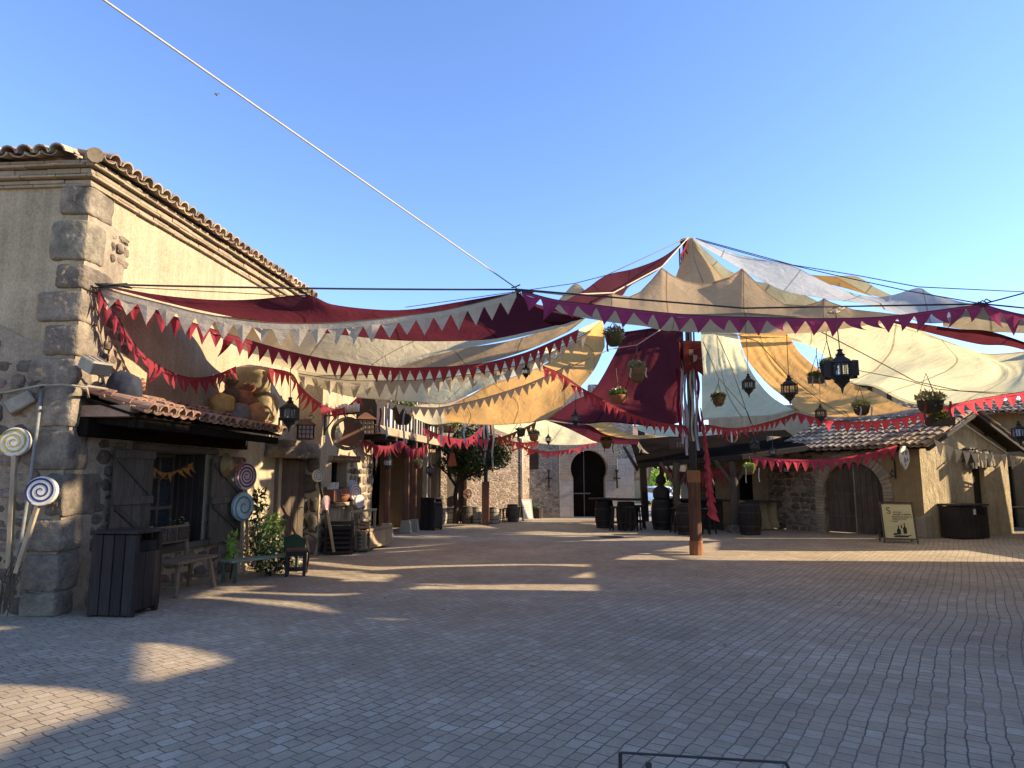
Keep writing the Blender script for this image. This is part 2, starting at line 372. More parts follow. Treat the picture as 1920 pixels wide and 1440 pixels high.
def SEE(name, col, f_=.6):
    m, nt, out = nodes(name); n1 = noise_(nt, coords(nt), 8, 3, .6)
    p = N(nt, 'ShaderNodeBsdfPrincipled'); nt.links.new(mixc(nt, n1, col, tuple(x * .6 for x in col)), p.inputs['Base Color']); p.inputs['Roughness'].default_value = .15
    t = N(nt, 'ShaderNodeBsdfTransparent'); mx = N(nt, 'ShaderNodeMixShader'); mx.inputs[0].default_value = f_
    nt.links.new(p.outputs[0], mx.inputs[1]); nt.links.new(t.outputs[0], mx.inputs[2]); nt.links.new(mx.outputs[0], out.inputs[0]); return m
m_lglass = SEE('lantern_glass', (.22, .22, .21))
m_frost = FROST('milky_glass', (.72, .74, .76))
m_burlap = MAT('tan_burlap', (.36, .285, .16), (.26, .20, .11), .95, 18, .7, .008, mott=.3, fine=120)
m_sack_y = MAT('mustard_sack', (.52, .32, .10), (.38, .23, .075), .95, 14, .7, .008, mott=.3, fine=120)
m_sack_n = MAT('slate_blue_sack', (.04, .044, .058), (.028, .03, .04), .95, 12, .6, .008, mott=.3, fine=120)
m_sack_g = MAT('grey_sack', (.19, .18, .16), (.12, .115, .105), .95, 14, .6, .008, mott=.3, fine=120)
m_sack_o = MAT('rust_sack', (.48, .235, .10), (.34, .16, .068), .95, 14, .6, .008, mott=.3, fine=120)
m_sack_b = MAT('brick_red_sack', (.33, .13, .075), (.22, .085, .05), .95, 14, .6, .008, mott=.3, fine=120)
m_green = MAT('faded_green_paint', (.085, .12, .065), (.055, .078, .042), .7, 9, .4, .004, stretch=(1, 4, 4), mott=.35)
m_aqua = MAT('pale_aqua_paint', (.26, .32, .22), (.17, .21, .145), .7, 9, .4, .004, mott=.3)
m_straw = MAT('straw', (.36, .25, .11), (.22, .15, .065), .95, 40, .8, .006, mott=.3)
m_wick = MAT('woven_wicker', (.25, .165, .08), (.10, .062, .03), .9, 28, 1.0, .012, stretch=(.4, .4, 2.2), mott=.35)
m_wick_d = MAT('dark_woven_basket', (.075, .055, .04), (.035, .027, .02), .9, 28, 1.0, .012, stretch=(.4, .4, 2.2), mott=.3)
m_terra = MAT('terracotta_pot', (.34, .13, .065), (.24, .095, .05), .8, 9, .3, .004, mott=.3)
m_cream_paint = MAT('cream_paint', (.68, .62, .52), (.58, .52, .43), .6, 8, .2, .003, mott=.15)
m_leaf = LEAF('green_leaf', (.035, .075, .015), (.10, .16, .035))
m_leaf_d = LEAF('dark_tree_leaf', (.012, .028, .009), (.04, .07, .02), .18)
m_leaf_l = LEAF('lime_leaf', (.16, .28, .03), (.30, .42, .08), .4)
m_leaf_g = LEAF('silver_leaf', (.12, .14, .07), (.24, .25, .14))
m_bloom = LEAF('dry_bloom', (.42, .36, .22), (.55, .5, .36))
m_bloom_r = LEAF('russet_bloom', (.35, .13, .06), (.5, .2, .1))
m_bark = MAT('bark', (.07, .055, .042), (.035, .028, .022), .95, 9, 1.0, .02, stretch=(3, 3, .6))
c_cream = CLOTH('cream_canvas', (0.508, 0.418, 0.271), (.86, .70, .40), .62)
c_yellow = CLOTH('pale_yellow_canvas', (0.525, 0.467, 0.287), (.92, .82, .47), .62)
c_beige = CLOTH('beige_canvas', (.47, .355, .225), (.86, .58, .30), .48)
c_brown = CLOTH('tan_canvas', (.44, .33, .21), (.58, .40, .22), .42)
c_orange = CLOTH('amber_canvas', (.56, .33, .12), (.90, .50, .16), .62)
c_maroon = CLOTH('maroon_canvas', (.075, .026, .034), (.19, .036, .046), .42)
c_maroon2 = CLOTH('wine_canvas', (.08, .026, .036), (.155, .03, .042), .42)
c_white = CLOTH('bluish_white_canvas', (.56, .575, .565), (.66, .67, .64), .32)
c_grey = CLOTH('stone_canvas', (0.451, 0.394, 0.295), (.55, .46, .30), .4)
f_cream = CLOTH('cream_pennant', (0.578, 0.493, 0.365), (.66, .54, .36), .35, False)
f_red = CLOTH('red_pennant', (.36, .055, .075), (.55, .08, .10), .45, False)
f_mag = CLOTH('magenta_pennant', (.34, .06, .14), (.52, .09, .19), .42, False)
f_pink = CLOTH('coral_red_pennant', (.52, .07, .10), (.75, .10, .13), .45, False)
f_orng = CLOTH('orange_pennant', (.55, .24, .06), (.6, .26, .06), .4, False)
f_brn = CLOTH('brown_pennant', (.20, .07, .04), (.22, .07, .04), .35, False)
f_blue = CLOTH('pale_blue_ribbon', (.32, .42, .62), (.3, .4, .6), .35, False)
f_lil = CLOTH('lilac_ribbon', (.42, .42, .5), (.4, .4, .5), .35, False)
f_wine = CLOTH('wine_ribbon', (.16, .02, .05), (.2, .02, .05), .35, False)
f_white = CLOTH('white_ribbon', (.66, .64, .60), (.6, .58, .52), .35, False)
# ================================================================ camera, light, sky
cam_d = bpy.data.cameras.new('camera'); cam = bpy.data.objects.new('camera', cam_d); COL.objects.link(cam)
cam.location = CAM; cam.rotation_euler = (PI / 2 + TH, 0, 0)
cam_d.sensor_fit = 'HORIZONTAL'; cam_d.sensor_width = 36; cam_d.lens = 36 * FPX / 1920; cam_d.clip_end = 2000; cam_d.clip_start = .05
scene.camera = cam
SUN_EL = R(25); SUN_Y = -.03
sdir = V((math.cos(SUN_EL), SUN_Y * math.cos(SUN_EL), math.sin(SUN_EL))).normalized()
ld = bpy.data.lights.new('sun', 'SUN'); ld.energy = 5.0; ld.angle = R(.5); ld.color = (1.0, .83, .60)
lo = bpy.data.objects.new('sun', ld); COL.objects.link(lo); lo.rotation_euler = sdir.to_track_quat('Z', 'Y').to_euler(); lo.location = (30, 0, 30)
w = bpy.data.worlds.new('World'); scene.world = w; w.use_nodes = True; wn = w.node_tree; wn.nodes.clear()
sky = wn.nodes.new('ShaderNodeTexSky'); sky.sky_type = 'NISHITA'; sky.sun_disc = False; sky.sun_elevation = SUN_EL
sky.sun_rotation = math.atan2(sdir.x, sdir.y); sky.altitude = 700; sky.air_density = 1.0; sky.dust_density = .2; sky.ozone_density = 4.5
bg = wn.nodes.new('ShaderNodeBackground'); bg.inputs[1].default_value = .145
wo = wn.nodes.new('ShaderNodeOutputWorld'); sm = wn.nodes.new('ShaderNodeMix'); sm.data_type = 'RGBA'; sm.blend_type = 'MULTIPLY'; sm.inputs[0].default_value = 1; sm.inputs[7].default_value = (1.0, .958, 1.05, 1); wn.links.new(sky.outputs[0], sm.inputs[6]); wn.links.new(sm.outputs[2], bg.inputs[0]); wn.links.new(bg.outputs[0], wo.inputs[0])
scene.view_settings.view_transform = 'Standard'; scene.view_settings.look = 'None'; scene.view_settings.gamma = 1; scene.view_settings.exposure = 1.3
# ================================================================ ground
def ground_z(y): return 0.0 if y < 28 else -.0226 * (y - 28)
g = MB(); ys = [-60, -10, 0, 5, 10, 15, 20, 24, 28, 34, 42, 55, 75, 120, 250, 600]; xs = [-300, -60, -25, -10, -3, 3, 10, 25, 60, 300]
g.add([(x, y, ground_z(y) if y < 120 else -2.1) for y in ys for x in xs], [(j * 10 + i, j * 10 + i + 1, (j + 1) * 10 + i + 1, (j + 1) * 10 + i) for j in range(len(ys) - 1) for i in range(9)])
tag(g.build('ground', m_pave), None, None, None, 'structure')
# ================================================================ helpers for masonry
class Frame:
    """vertical wall plane: s along, o outward, z up"""
    def __init__(f, org, d):
        l = math.hypot(*d); f.o = V((org[0], org[1], 0)); f.d = V((d[0] / l, d[1] / l, 0)); f.n = V((f.d.y, -f.d.x, 0))
        f.M = Matrix((f.d, -f.n, V((0, 0, 1)))).transposed()
    def __call__(f, s, z, o=0.0): return f.o + f.d * s + f.n * o + V((0, 0, z))
    def px(f, u, v, o=0.0):
        r = ray(u, v); q = f.o + f.n * o - CAM
        return CAM + r * (q.dot(f.n) / r.dot(f.n))
    def sz(f, u, v, o=0.0):
        p = f.px(u, v, o) - f.o; return p.dot(f.d), p.z
    def box(f, mb, s0, s1, z0, z1, o0, o1, taper=1): return mb.box(f((s0 + s1) / 2, (z0 + z1) / 2, (o0 + o1) / 2), (s1 - s0, abs(o1 - o0), z1 - z0), f.M, taper)
def wall_holes(mb, F, s0, s1, z0, z1, holes, depth, o=0.0):
    ss = sorted({s0, s1, *[h[0] for h in holes], *[h[1] for h in holes]}); zs = sorted({z0, z1, *[h[2] for h in holes], *[h[3] for h in holes]})
    for i in range(len(ss) - 1):
        for j in range(len(zs) - 1):
            cs, cz = (ss[i] + ss[i + 1]) / 2, (zs[j] + zs[j + 1]) / 2
            if any(h[0] < cs < h[1] and h[2] < cz < h[3] for h in holes): continue
            mb.quad(F(ss[i], zs[j], o), F(ss[i + 1], zs[j], o), F(ss[i + 1], zs[j + 1], o), F(ss[i], zs[j + 1], o))
    for a, b, c, d in holes:
        for q, r_ in (((a, c), (a, d)), ((a, d), (b, d)), ((b, d), (b, c)), ((b, c), (a, c))):
            mb.quad(F(*q, o), F(*r_, o), F(*r_, o - depth), F(*q, o - depth))
def arch_wall(mb, F, s0, s1, z1, c, hw, zc, r, depth, zs=0.0, n=28, o=0.0):
    """wall with an arched opening (horseshoe when r > hw); returns the outline"""
    a0 = -math.acos(min(1, hw / r)) if r > hw else 0.0
    out = [(c + hw, zs)] + [(c + r * math.cos(a0 + (PI - 2 * a0) * k / n), zc + r * math.sin(a0 + (PI - 2 * a0) * k / n)) for k in range(n + 1)] + [(c - hw, zs)]
    rm = max(r, hw)
    mb.quad(F(s0, zs, o), F(c - rm, zs, o), F(c - rm, z1, o), F(s0, z1, o)); mb.quad(F(c + rm, zs, o), F(s1, zs, o), F(s1, z1, o), F(c + rm, z1, o))
    for k in range(1, len(out) - 2):
        a, b = out[k], out[k + 1]
        if a[1] >= zc - 1e-6 and b[1] >= zc - 1e-6: mb.quad(F(b[0], b[1], o), F(a[0], a[1], o), F(a[0], z1, o), F(b[0], z1, o))
    if r > hw:
        for sg in (1, -1):
            low = [p for p in out[1:-1] if p[1] <= zc + 1e-6 and (p[0] - c) * sg > 0]; low.sort(key=lambda p: p[1]) 
            low.append((c + sg * r, zc))
            poly = [F(c + sg * hw, zs, o)] + [F(p[0], p[1], o) for p in low] + [F(c + sg * r, zs, o)]
            mb.add(poly, [tuple(range(len(poly)))])
    for k in range(len(out) - 1):
        a, b = out[k], out[k + 1]; mb.quad(F(a[0], a[1], o), F(b[0], b[1], o), F(b[0], b[1], o - depth), F(a[0], a[1], o - depth))
    return out
def rubble(mb, F, s0, s1, z0, z1, size, seed, o=0.0, skip=None, proud=.035):
    rs = random.Random(seed); z = z0
    while z < z1 - .03:
        h = min(size * rs.uniform(.5, 1.05), z1 - z); s = s0 - rs.uniform(0, size)
        while s < s1:
            l = size * rs.uniform(.6, 1.7); a, b = max(s, s0), min(s + l, s1); s += l
            if b - a < .05 or (skip and skip((a + b) / 2, z + h / 2)): continue
            hh = h * rs.uniform(.72, 1.12)
            mb.rock(F((a + b) / 2, z + h / 2, o - .05 + rs.uniform(-.012, .02)), ((b - a) * .93, .1 + 2 * proud * rs.uniform(.6, 1.2), hh * .9), F.M @ Matrix.Rotation(rs.gauss(0, .10), 3, 'Y'), rs.randint(0, 999), .44, .16, 4, 3.4)
        z += h
def tile_roof(mb, O, A, D, nA, nD, pitch=.2, course=.34, seed=1, skip=None):
    O = V(O); A = V(A).normalized(); D = V(D).normalized(); Nn = A.cross(D).normalized()
    if Nn.z < 0: Nn = -Nn
    rs = random.Random(seed); K = 6
    for i in range(nA):
        for j in range(nD):
            if skip and skip(i, j): continue
            for kind in (0, 1):
                ja = rs.gauss(0, .006); jl = rs.gauss(0, .012); jn = rs.gauss(0, .005)
                cx = (i + (.5 if kind else 0)) * pitch + ja; r0 = pitch * .40; r1 = pitch * .50
                vs = []; d0 = j * course - .02 + jl; d1 = (j + 1) * course + .05 + jl
                for (dd, rr, lift) in ((d0, r0, .0), (d1, r1, .028)):
                    for th in (0.0, .02):
                        for k in range(K + 1):
                            q = PI * k / K; hgt = math.sin(q) * (rr - th) * (.95 if kind else -.55)
                            vs.append(O + A * (cx + math.cos(q) * (rr - th)) + D * dd + Nn * (hgt + lift + jn + (.03 if kind else .035)))
                fs = []; m = K + 1
                for k in range(K):
                    fs.append((k, k + 1, 2 * m + k + 1, 2 * m + k)); fs.append((m + k, m + k + 1, 3 * m + k + 1, 3 * m + k)); fs.append((2 * m + k, 2 * m + k + 1, 3 * m + k + 1, 3 * m + k))
                mb.add(vs, fs)
def brick_row(mb, F, s0, s1, z0, z1, o1, ln, seed):
    rs = random.Random(seed); s = s0
    while s < s1:
        e = min(s + ln * rs.uniform(.85, 1.15), s1)
        if e - s > .03: F.box(mb, s + .003, e - .003, z0 + rs.uniform(0, .008), z1 - rs.uniform(.004, .012), -.1, o1 + rs.gauss(0, .006))
        s = e
# ================================================================ left building (plaster, rough stone corner)
FL = Frame((-5.4, 8.3), (.11, .994))
FF = Frame((-5.4 - 7, 8.3 + .49), (1, -.07)); FFL = 7 / .9976          # front wall: s runs toward the corner
bl = thing('plaster_building', 'tall ochre plaster building with rough granite corner blocks and tiled eaves at the left edge', 'building', (-5.4, 8.3, 0))
LEN = 6.62
mb = MB(); win = (1.56, 3.08, .62, 2.0); door1 = (5.62, 6.5, 0, 2.02)
wall_holes(mb, FL, 0, LEN, 0, 5.32, [win, door1], .5)
FFo = FF
wall_holes(mb, FF, 0, FFL, 0, 5.32, [], .1)
a, b = FL(LEN, 0), FL(LEN, 5.32); bk = FF(0, 0) + V((0, 7, 0)); mb.quad(a, bk + V((.8, 0, 0)), bk + V((.8, 0, 5.32)), b); mb.quad(FF(0, 0), FF(0, 5.32), bk + V((.8, 0, 5.32)), bk + V((.8, 0, 0)))
mb.build('wall', m_plaster, bl)
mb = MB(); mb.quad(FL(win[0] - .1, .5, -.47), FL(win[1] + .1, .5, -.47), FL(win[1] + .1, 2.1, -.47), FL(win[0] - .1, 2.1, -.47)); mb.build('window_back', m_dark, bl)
# rubble areas: under and beside the window, foot of the wall, and the front face low
mb = MB()
def sk(s, z): return (win[0] - .06 < s < win[1] + .06 and win[2] - .08 < z < 2.1) or z > 2.2 + .25 * math.sin(s * 3) or (s > 3.6 and z > .75 + .3 * math.sin(s * 2.1)) or (s > 5.5)
rubble(mb, FL, .5, 5.5, 0, 2.3, .26, 5, 0, sk)
mb.build('rubble_stonework', m_rubble, bl); mb = MB()
def sk2(s, z): return s > FFL - .28 or z > 3.45 + .35 * math.sin(s * 1.7) 
rubble(mb, FF, FFL - 3.2, FFL - .3, 0, 3.8, .24, 6, 0, sk2)
mb.build('rubble_stonework', m_rubble, bl); mb = MB()
def sk3(s, z): return s > .95 + .25 * math.sin(z * 5) or s < .42
rubble(mb, FL, .45, 1.2, 2.2, 4.9, .19, 8, 0, lambda s, z: s > .62 + .18 * math.sin(z * 4.3) + (.15 if 3.2 < z < 3.9 else 0))
mb.build('rubble_stonework', m_rubble, bl)
mb = MB(); mb.add([FF(FFL - 3.2, 0, .012), FF(FFL, 0, .012), FF(FFL, 3.3, .012), FF(FFL - .6, 3.3, .012), FF(FFL - 1, 3.5, .012), FF(FFL - 1.8, 3.35, .012), FF(FFL - 3.2, 3.5, .012)], [tuple(range(7))])
mb.add([FL(0, 0, .012), FL(1.5, 0, .012), FL(1.5, 2.1, .012), FL(1.0, 2.3, .012), FL(.9, 3.2, .012), FL(.65, 3.6, .012), FL(.72, 4.2, .012), FL(.78, 4.85, .012), FL(.3, 5.0, .012), FL(0, 5.0, .012)], [tuple(range(10))])
mb.add([FL(3.14, 0, .012), FL(5.5, 0, .012), FL(5.4, .9, .012), FL(4.6, .8, .012), FL(4.2, .55, .012), FL(3.6, 1.0, .012), FL(3.14, 1.2, .012)], [tuple(range(7))])
mb.build('mortar_bed', m_mortar, bl)
mb = MB()
rows = [(348, 403, 112, 213, 165), (409, 487, 88, 196, 155), (493, 540, 100, 212, 149), (544, 602, 65, 186, 145), (608, 667, 82, 190, 142), (672, 722, 55, 166, 138), (726, 800, 70, 168, 134), (806, 882, 66, 163, 128), (888, 968, 90, 188, 120), (974, 1034, 50, 152, 112), (1040, 1108, 44, 146, 104), (1112, 1157, 38, 132, 96)]
for i, (v0, v1, ul, ur, uc) in enumerate(rows):
    z1 = FL.sz(uc, v0)[1]; z0 = FL.sz(uc, v1)[1]
    t = 8.6; a_ = (uc - ul) / FPX * t * 1.0; b_ = max(.3, FL.sz(ur, (v0 + v1) / 2)[0])
    M = Matrix((V((1, -.03, 0)).normalized(), V((.05, 1, 0)).normalized(), V((0, 0, 1)))).transposed()
    cx = FL.o + V((-a_ / 2 + .03, b_ / 2 - .03, (z0 + z1) / 2)) + V((.05 * b_ / 2, .035 * a_, 0))
    mb.rock(cx, (a_ + .05, b_ + .05, (z1 - z0) * 1.02), M, 40 + i, .36, .035, 26, 8.0, .012)
mb.build('corner_stonework', m_quoin, bl, True)
# cornice and eaves
mb = MB()
for k, (z0, z1, o) in enumerate(((5.29, 5.335, .055), (5.337, 5.40, .028), (5.402, 5.447, .095), (5.449, 5.525, .068), (5.527, 5.572, .14), (5.574, 5.62, .115))):
    brick_row(mb, FL, -.0, LEN + .1, z0, z1, o, .42, 20 + k); brick_row(mb, FF, 0, FFL + o, z0, z1, o, .42, 30 + k)
mb.build('cornice', m_cornice, bl, False, .006)
mb = MB(); sl = R(20)
Dd = FL.n * math.cos(sl) - V((0, 0, math.sin(sl))); tile_roof(mb, FL(.0, 5.99, -.80), FL.d, Dd, 31, 3, .22, .345, 3, lambda i, j: i * .22 < .62 - j * .324)
Df = FF.n * math.cos(sl) - V((0, 0, math.sin(sl))); tile_roof(mb, FF(FFL - 5.9, 5.99, -.80), FF.d, Df, 27, 3, .22, .345, 4, lambda i, j: 5.9 - (i + 1) * .22 < .62 - j * .324)
hd = (FL.n + FF.n).normalized(); c = FL.o + hd * .26 + V((0, 0, 5.63)); mb.tube([c, c - hd * .5 + V((0, 0, .15))], [.095, .08], 10)
mb.build('roof', m_tile_dry, bl)
mb = MB(); p0, p1 = FL(0, 5.6, .12), FL(LEN, 5.6, .12); q0 = FF(0, 5.6, .12); mb.add([p0, p1, p1 + V((-5, 0, 1.4)), q0 + V((0, 5, 1.4)), q0], [(0, 1, 2, 3), (0, 3, 4)]); mb.build('roof_deck', m_tile_dry, bl)
# window with frame, shutters
wf = MB()
for s in (win[0] + .03, 1.98, 2.06, 2.42, 2.78): FL.box(wf, s - .028, s + .028, win[2], win[3], -.42, -.36)
for z in (.66, 1.15, 1.62, 1.96): FL.box(wf, win[0], 2.8, z - .028, z + .028, -.415, -.355)
wfo = wf.build('window', m_wood_gr, bl, False, .006)
mb = MB(); FL.box(mb, win[0] + .02, 2.8, .66, 1.98, -.40, -.39); mb.build('pane', m_glass, wfo)
mb = MB()
for k in range(4): FL.box(mb, 2.82 + k * .065, 2.875 + k * .065, win[2], win[3], -.45, -.30 + k * .08)
mb.build('inner_shutter', m_wood_dk, bl, False, .004)
mb = MB(); FL.box(mb, 3.05, 3.075, win[2], win[3], -.46, -.005); mb.build('window_jamb', m_wood_dk, bl, False, .004)
def shutter(s0, s1, z0, z1, o, seed):
    mb = MB(); n = 4; w_ = (s1 - s0) / n
    for k in range(n): FL.box(mb, s0 + k * w_ + .004, s0 + (k + 1) * w_ - .004, z0, z1, o, o + .03)
    sh = mb.build('shutter', m_wood_gr, bl, False, .004)
    r = MB()
    for z in (z0 + .06, (z0 + z1) / 2 - .02, z1 - .07): FL.box(r, s0, s1, z - .055, z + .055, o + .031, o + .055)
    h = (z1 - z0)
    r.bar(FL(s0 + .06, z1 - .14, o + .044), FL(s1 - .06, (z0 + z1) / 2 + .06, o + .044), .07, .022, FL.n); r.bar(FL(s0 + .06, (z0 + z1) / 2 - .1, o + .044), FL(s1 - .06, z0 + .14, o + .044), .07, .022, FL.n)
    r.build('batten', m_wood_gr, sh, False, .004)
shutter(.72, 1.54, .66, 2.0, .09, 1); shutter(3.085, 4.14, .54, 1.98, .09, 2)
mb = MB(); FL.box(mb, 1.4, 3.2, .52, .62, -.4, .12); mb.build('window_sill', m_wood_gr, bl, False, .01); mb = MB(); FL.box(mb, 1.2, 3.3, 2.0, 2.09, -.05, .1); mb.build('window_lintel', m_wood_gr, bl, False, .01)
# awning: beam, boards, tiles
mb = MB(); FL.box(mb, .12, 4.15, 2.12, 2.36, 0.0, .16); 
for s in (.3, 1.2, 2.1, 3.0, 3.85): mb.bar(FL(s, 2.36, .0), FL(s, 2.28, .72), .09, .11)
FL.box(mb, .15, 4.1, 2.22, 2.33, .66, .76)
aw = mb.build('awning', m_wood_vd, bl, False, .01)
mb = MB(); mb.bar(FL(2.1, 2.62, .0) , FL(2.1, 2.37, .78), 4.0, .03, V((0, 0, 1))); mb.build('board', m_wood_vd, aw)
mb = MB(); D2 = (FL.n * .80 - V((0, 0, .27))); tile_roof(mb, FL(.22, 2.68, .0), FL.d, D2, 20, 3, .195, .285, 9)
FL.box(mb, .12, .3, 2.36, 2.5, .0, .7)
mb.build('tile_covering', m_tile_red, aw)
# doorway: splayed door, post, lintel slab
mb = MB(); A_, B_ = V((-4.76, 14.12, 0)), V((-4.44, 14.80, 0)); dd = (B_ - A_); FD = Frame((A_.x, A_.y), (dd.x, dd.y)); W_ = dd.length
for k in range(4): FD.box(mb, k * W_ / 4 + .004, (k + 1) * W_ / 4 - .004, .02, 1.98, -.05, 0)
dr = mb.build('door', m_wood_mid, bl, False, .004)
mb = MB(); FD.box(mb, -.09, 0, 0, 2.02, -.08, .06); mb.build('door_frame', m_wood_lt, dr, False, .006)
mb = MB(); mb.tube([FD(.62, 1.0, .02), FD(.62, 1.0, .06), FD(.66, 1.0, .07)], .012); mb.build('handle', m_iron, dr)
mb = MB(); mb.rock(FL(5.98, 2.19, .22), (1.75, .62, .34), FL.M, 77, .2, .07, 10); mb.build('lintel', m_quoin, bl, True)
# ================================================================ second building: shop, jettied half-timber floor, portico
FB = Frame((-4.14, 14.85), (.077, .997))
b2 = thing('stone_shop', 'rubble stone bakery with an overhanging half timbered upper floor on posts, past the plaster building', 'building', (-4.14, 14.85, 0))
mb = MB(); w2 = (.72, 1.85, 1.06, 2.0)
wall_holes(mb, FB, 0, 4.05, 0, 4.6, [w2], .35)
mb.quad(FB(0, 0), FB(0, 0, -1.2), FB(0, 4.6, -1.2), FB(0, 4.6)); mb.quad(FB(4.05, 0), FB(4.05, 4.6), FB(4.05, 4.6, -1.6), FB(4.05, 0, -1.6))
mb.build('wall', m_plaster, b2)
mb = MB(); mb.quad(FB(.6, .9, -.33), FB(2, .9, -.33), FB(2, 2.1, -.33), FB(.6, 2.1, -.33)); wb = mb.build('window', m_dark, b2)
mb = MB()
for s in (.76, 1.25, 1.8): FB.box(mb, s - .03, s + .03, 1.06, 2.0, -.3, -.25)
mb.build('frame', m_wood_dk, wb)
mb = MB(); rubble(mb, FB, .02, 4.0, 0, 2.4, .3, 15, 0, lambda s, z: (w2[0] - .05 < s < w2[1] + .05 and w2[2] - .08 < z < 2.05) or (z > 1.2 + .9 * (s > 1.9) + .25 * math.sin(s * 4)))
mb.build('rubble_stonework', m_rubble, b2, True); mb = MB(); FBm = Frame((-5.2, 14.85), (1, 0)); rubble(mb, FBm, .3, 1.05, 0, 2.1, .62, 16, .02, None, .03)
mb.build('rubble_stonework', m_rubble, b2, True)
mb = MB(); FB.box(mb, .55, 2.1, .98, 1.06, -.3, .2); mb.build('window_sill', m_wood_lt, b2, False, .01); mb = MB(); FB.box(mb, .5, 2.0, 2.0, 2.12, -.1, .12); mb.build('window_lintel', m_wood_lt, b2, False, .01)
mb = MB()
for k in range(7): FB.box(mb, .45 + k * .26, .69 + k * .26, .3, .97, .05, .09)
FB.box(mb, .4, 2.35, .6, .68, .09, .13); mb.build('plank_front', m_wood_lt, b2, False, .006)
# jetty
FJ = Frame((-3.46, 17.35), (.125, .992)); JL = 7.3; JZ = 2.80
mb = MB(); wall_holes(mb, FJ, 0, JL, JZ + .16, 4.75, [], .1); mb.quad(FJ(0, JZ), FJ(0, JZ, -1.0), FJ(0, 4.75, -1), FJ(0, 4.75)); mb.quad(FJ(JL, JZ), FJ(JL, 4.75), FJ(JL, 4.75, -3), FJ(JL, JZ, -3)); mb.quad(FJ(0, JZ + .02, 0), FJ(JL, JZ + .02, 0), FJ(JL, JZ + .02, -3), FJ(0, JZ + .02, -3)); mb.quad(FJ(0, 4.75, 0), FJ(JL, 4.75, 0), FJ(JL, 5.6, -3), FJ(0, 5.6, -3))
mb.build('upper_wall', m_white, b2)
mb = MB(); FJ.box(mb, -.12, JL + .1, JZ - .06, JZ + .16, -.2, .09); mb.build('floor_beam', m_wood_lt, b2, False, .015)
mb = MB(); rs = random.Random(3); s = .0
while s < JL:
    FJ.box(mb, s, s + rs.uniform(.09, .15), JZ + .16, 4.7, -.05, .035); s += rs.uniform(.26, .42)
FJ.box(mb, -.1, .5, JZ + .16, 4.0, -.6, .05); FJ.box(mb, 4.9, 5.08, JZ - .1, 4.7, -.05, .12)
FJ.box(mb, 0, JL, 4.6, 4.78, -.05, .06); mb.bar(FJ(5.0, 3.3, .1), FJ(5.0, 3.85, .75), .1, .1); mb.bar(FJ(4.6, 3.85, .75), FJ(6.0, 3.85, .75), .1, .1)
mb.build('stud', m_wood_dk, b2, False, .008)
mb = MB(); 
for k in range(8): FJ.box(mb, .3 + k * .95, .45 + k * .95, JZ - .2, JZ - .065, -1.4, .16)
mb.build('joist', m_wood_dk, b2, False, .01)
for k, (x, y) in enumerate(((-3.48, 19.3), (-3.15, 20.6), (-3.02, 21.25), (-2.82, 22.35))):
    mb = MB(); mb.box((x, y, 1.55), (.16 if k else .13, .16, 2.5)); c = mb.build('post', m_wood_rd if k != 3 else m_wood_lt, b2, False, .012)
    mb = MB(); mb.box((x, y, .19), (.36, .36, .38), None, .7); mb.build('stone_base', m_plaster_g, c, False, .012)
mb = MB(); mb.quad((-5.3, 18.8, 0), (-4.9, 25, 0), (-4.9, 25, 2.9), (-5.3, 18.8, 2.9)); mb.quad((-5.2, 25.0, 0), (-2.9, 25.0, 0), (-2.9, 25, 2.9), (-5.2, 25, 2.9)); mb.build('portico_wall', m_wood_dk, b2)  # dark tone puts the portico's interior shade into the wall colour
# third house fragment past the portico
b3 = thing('narrow_house', 'narrow ochre house front with a dark doorway beyond the post portico', 'building', (-2.9, 22.9, 0))
F3 = Frame((-2.98, 22.9), (.2, .98)); mb = MB(); wall_holes(mb, F3, 0, 1.9, 0, 2.75, [(.95, 1.5, 0, 2.1)], .3); mb.quad(F3(0, 0), F3(0, 0, -1.5), F3(0, 2.75, -1.5), F3(0, 2.75)); mb.build('wall', m_plaster_o, b3)
mb = MB(); F3.box(mb, .9, 1.55, 0, 2.12, -.34, -.3); mb.build('door', m_wood_dk, b3)
mb = MB()
for s in (.1, .35, .7, 1.6, 1.85): F3.box(mb, s - .05, s + .05, 0, 2.7, -.02, .05)
mb.build('timber_stud', m_wood_lt, b3, False, .01)
# ================================================================ far left brick-and-stone range and gate wall
m_far1 = STONE('banded_brick_rubble', (.36, .26, .18), (.31, .225, .16), (.25, .19, .14), (.42, .33, .24), 4.6, .10, .8, .04, (1, 1, 2.6))
m_far2 = STONE('grey_rubble', (.42, .36, .28), (.34, .295, .235), (.25, .215, .17), (.50, .43, .34), 4.8, .08)
m_ash = BRICK('pale_ashlar', (.66, .61, .54), (.54, .50, .44), (.40, .36, .31), .75, .42, (PI / 2, 0, 0), msize=.014)
m_bk = BRICK('arch_brick', (.52, .41, .28), (.40, .30, .20), (.56, .47, .35), .24, .062, (PI / 2, 0, 0))
FW = Frame((-5.2, 24.9), (5.62, 3.35)); 
w1 = thing('brick_stone_building', 'banded brick and rubble building with a drainpipe, behind the tree and barrels', 'building', (-5.2, 24.9, 0))
WL = math.hypot(5.62, 3.35); mb = MB(); wall_holes(mb, FW, -6, WL, 0, 4.4, [(3.15, 4.0, 0, 2.0)], .3); e = FW(WL, 0); mb.quad(e, e + V((1.5, 4, 0)), e + V((1.5, 4, 4.4)), e + V((0, 0, 4.4))); mb.build('wall', m_far1, w1)
mb = MB(); FW.box(mb, 3.1, 4.05, 0, 2.05, -.32, -.26); mb.build('door', m_wood_gr, w1)
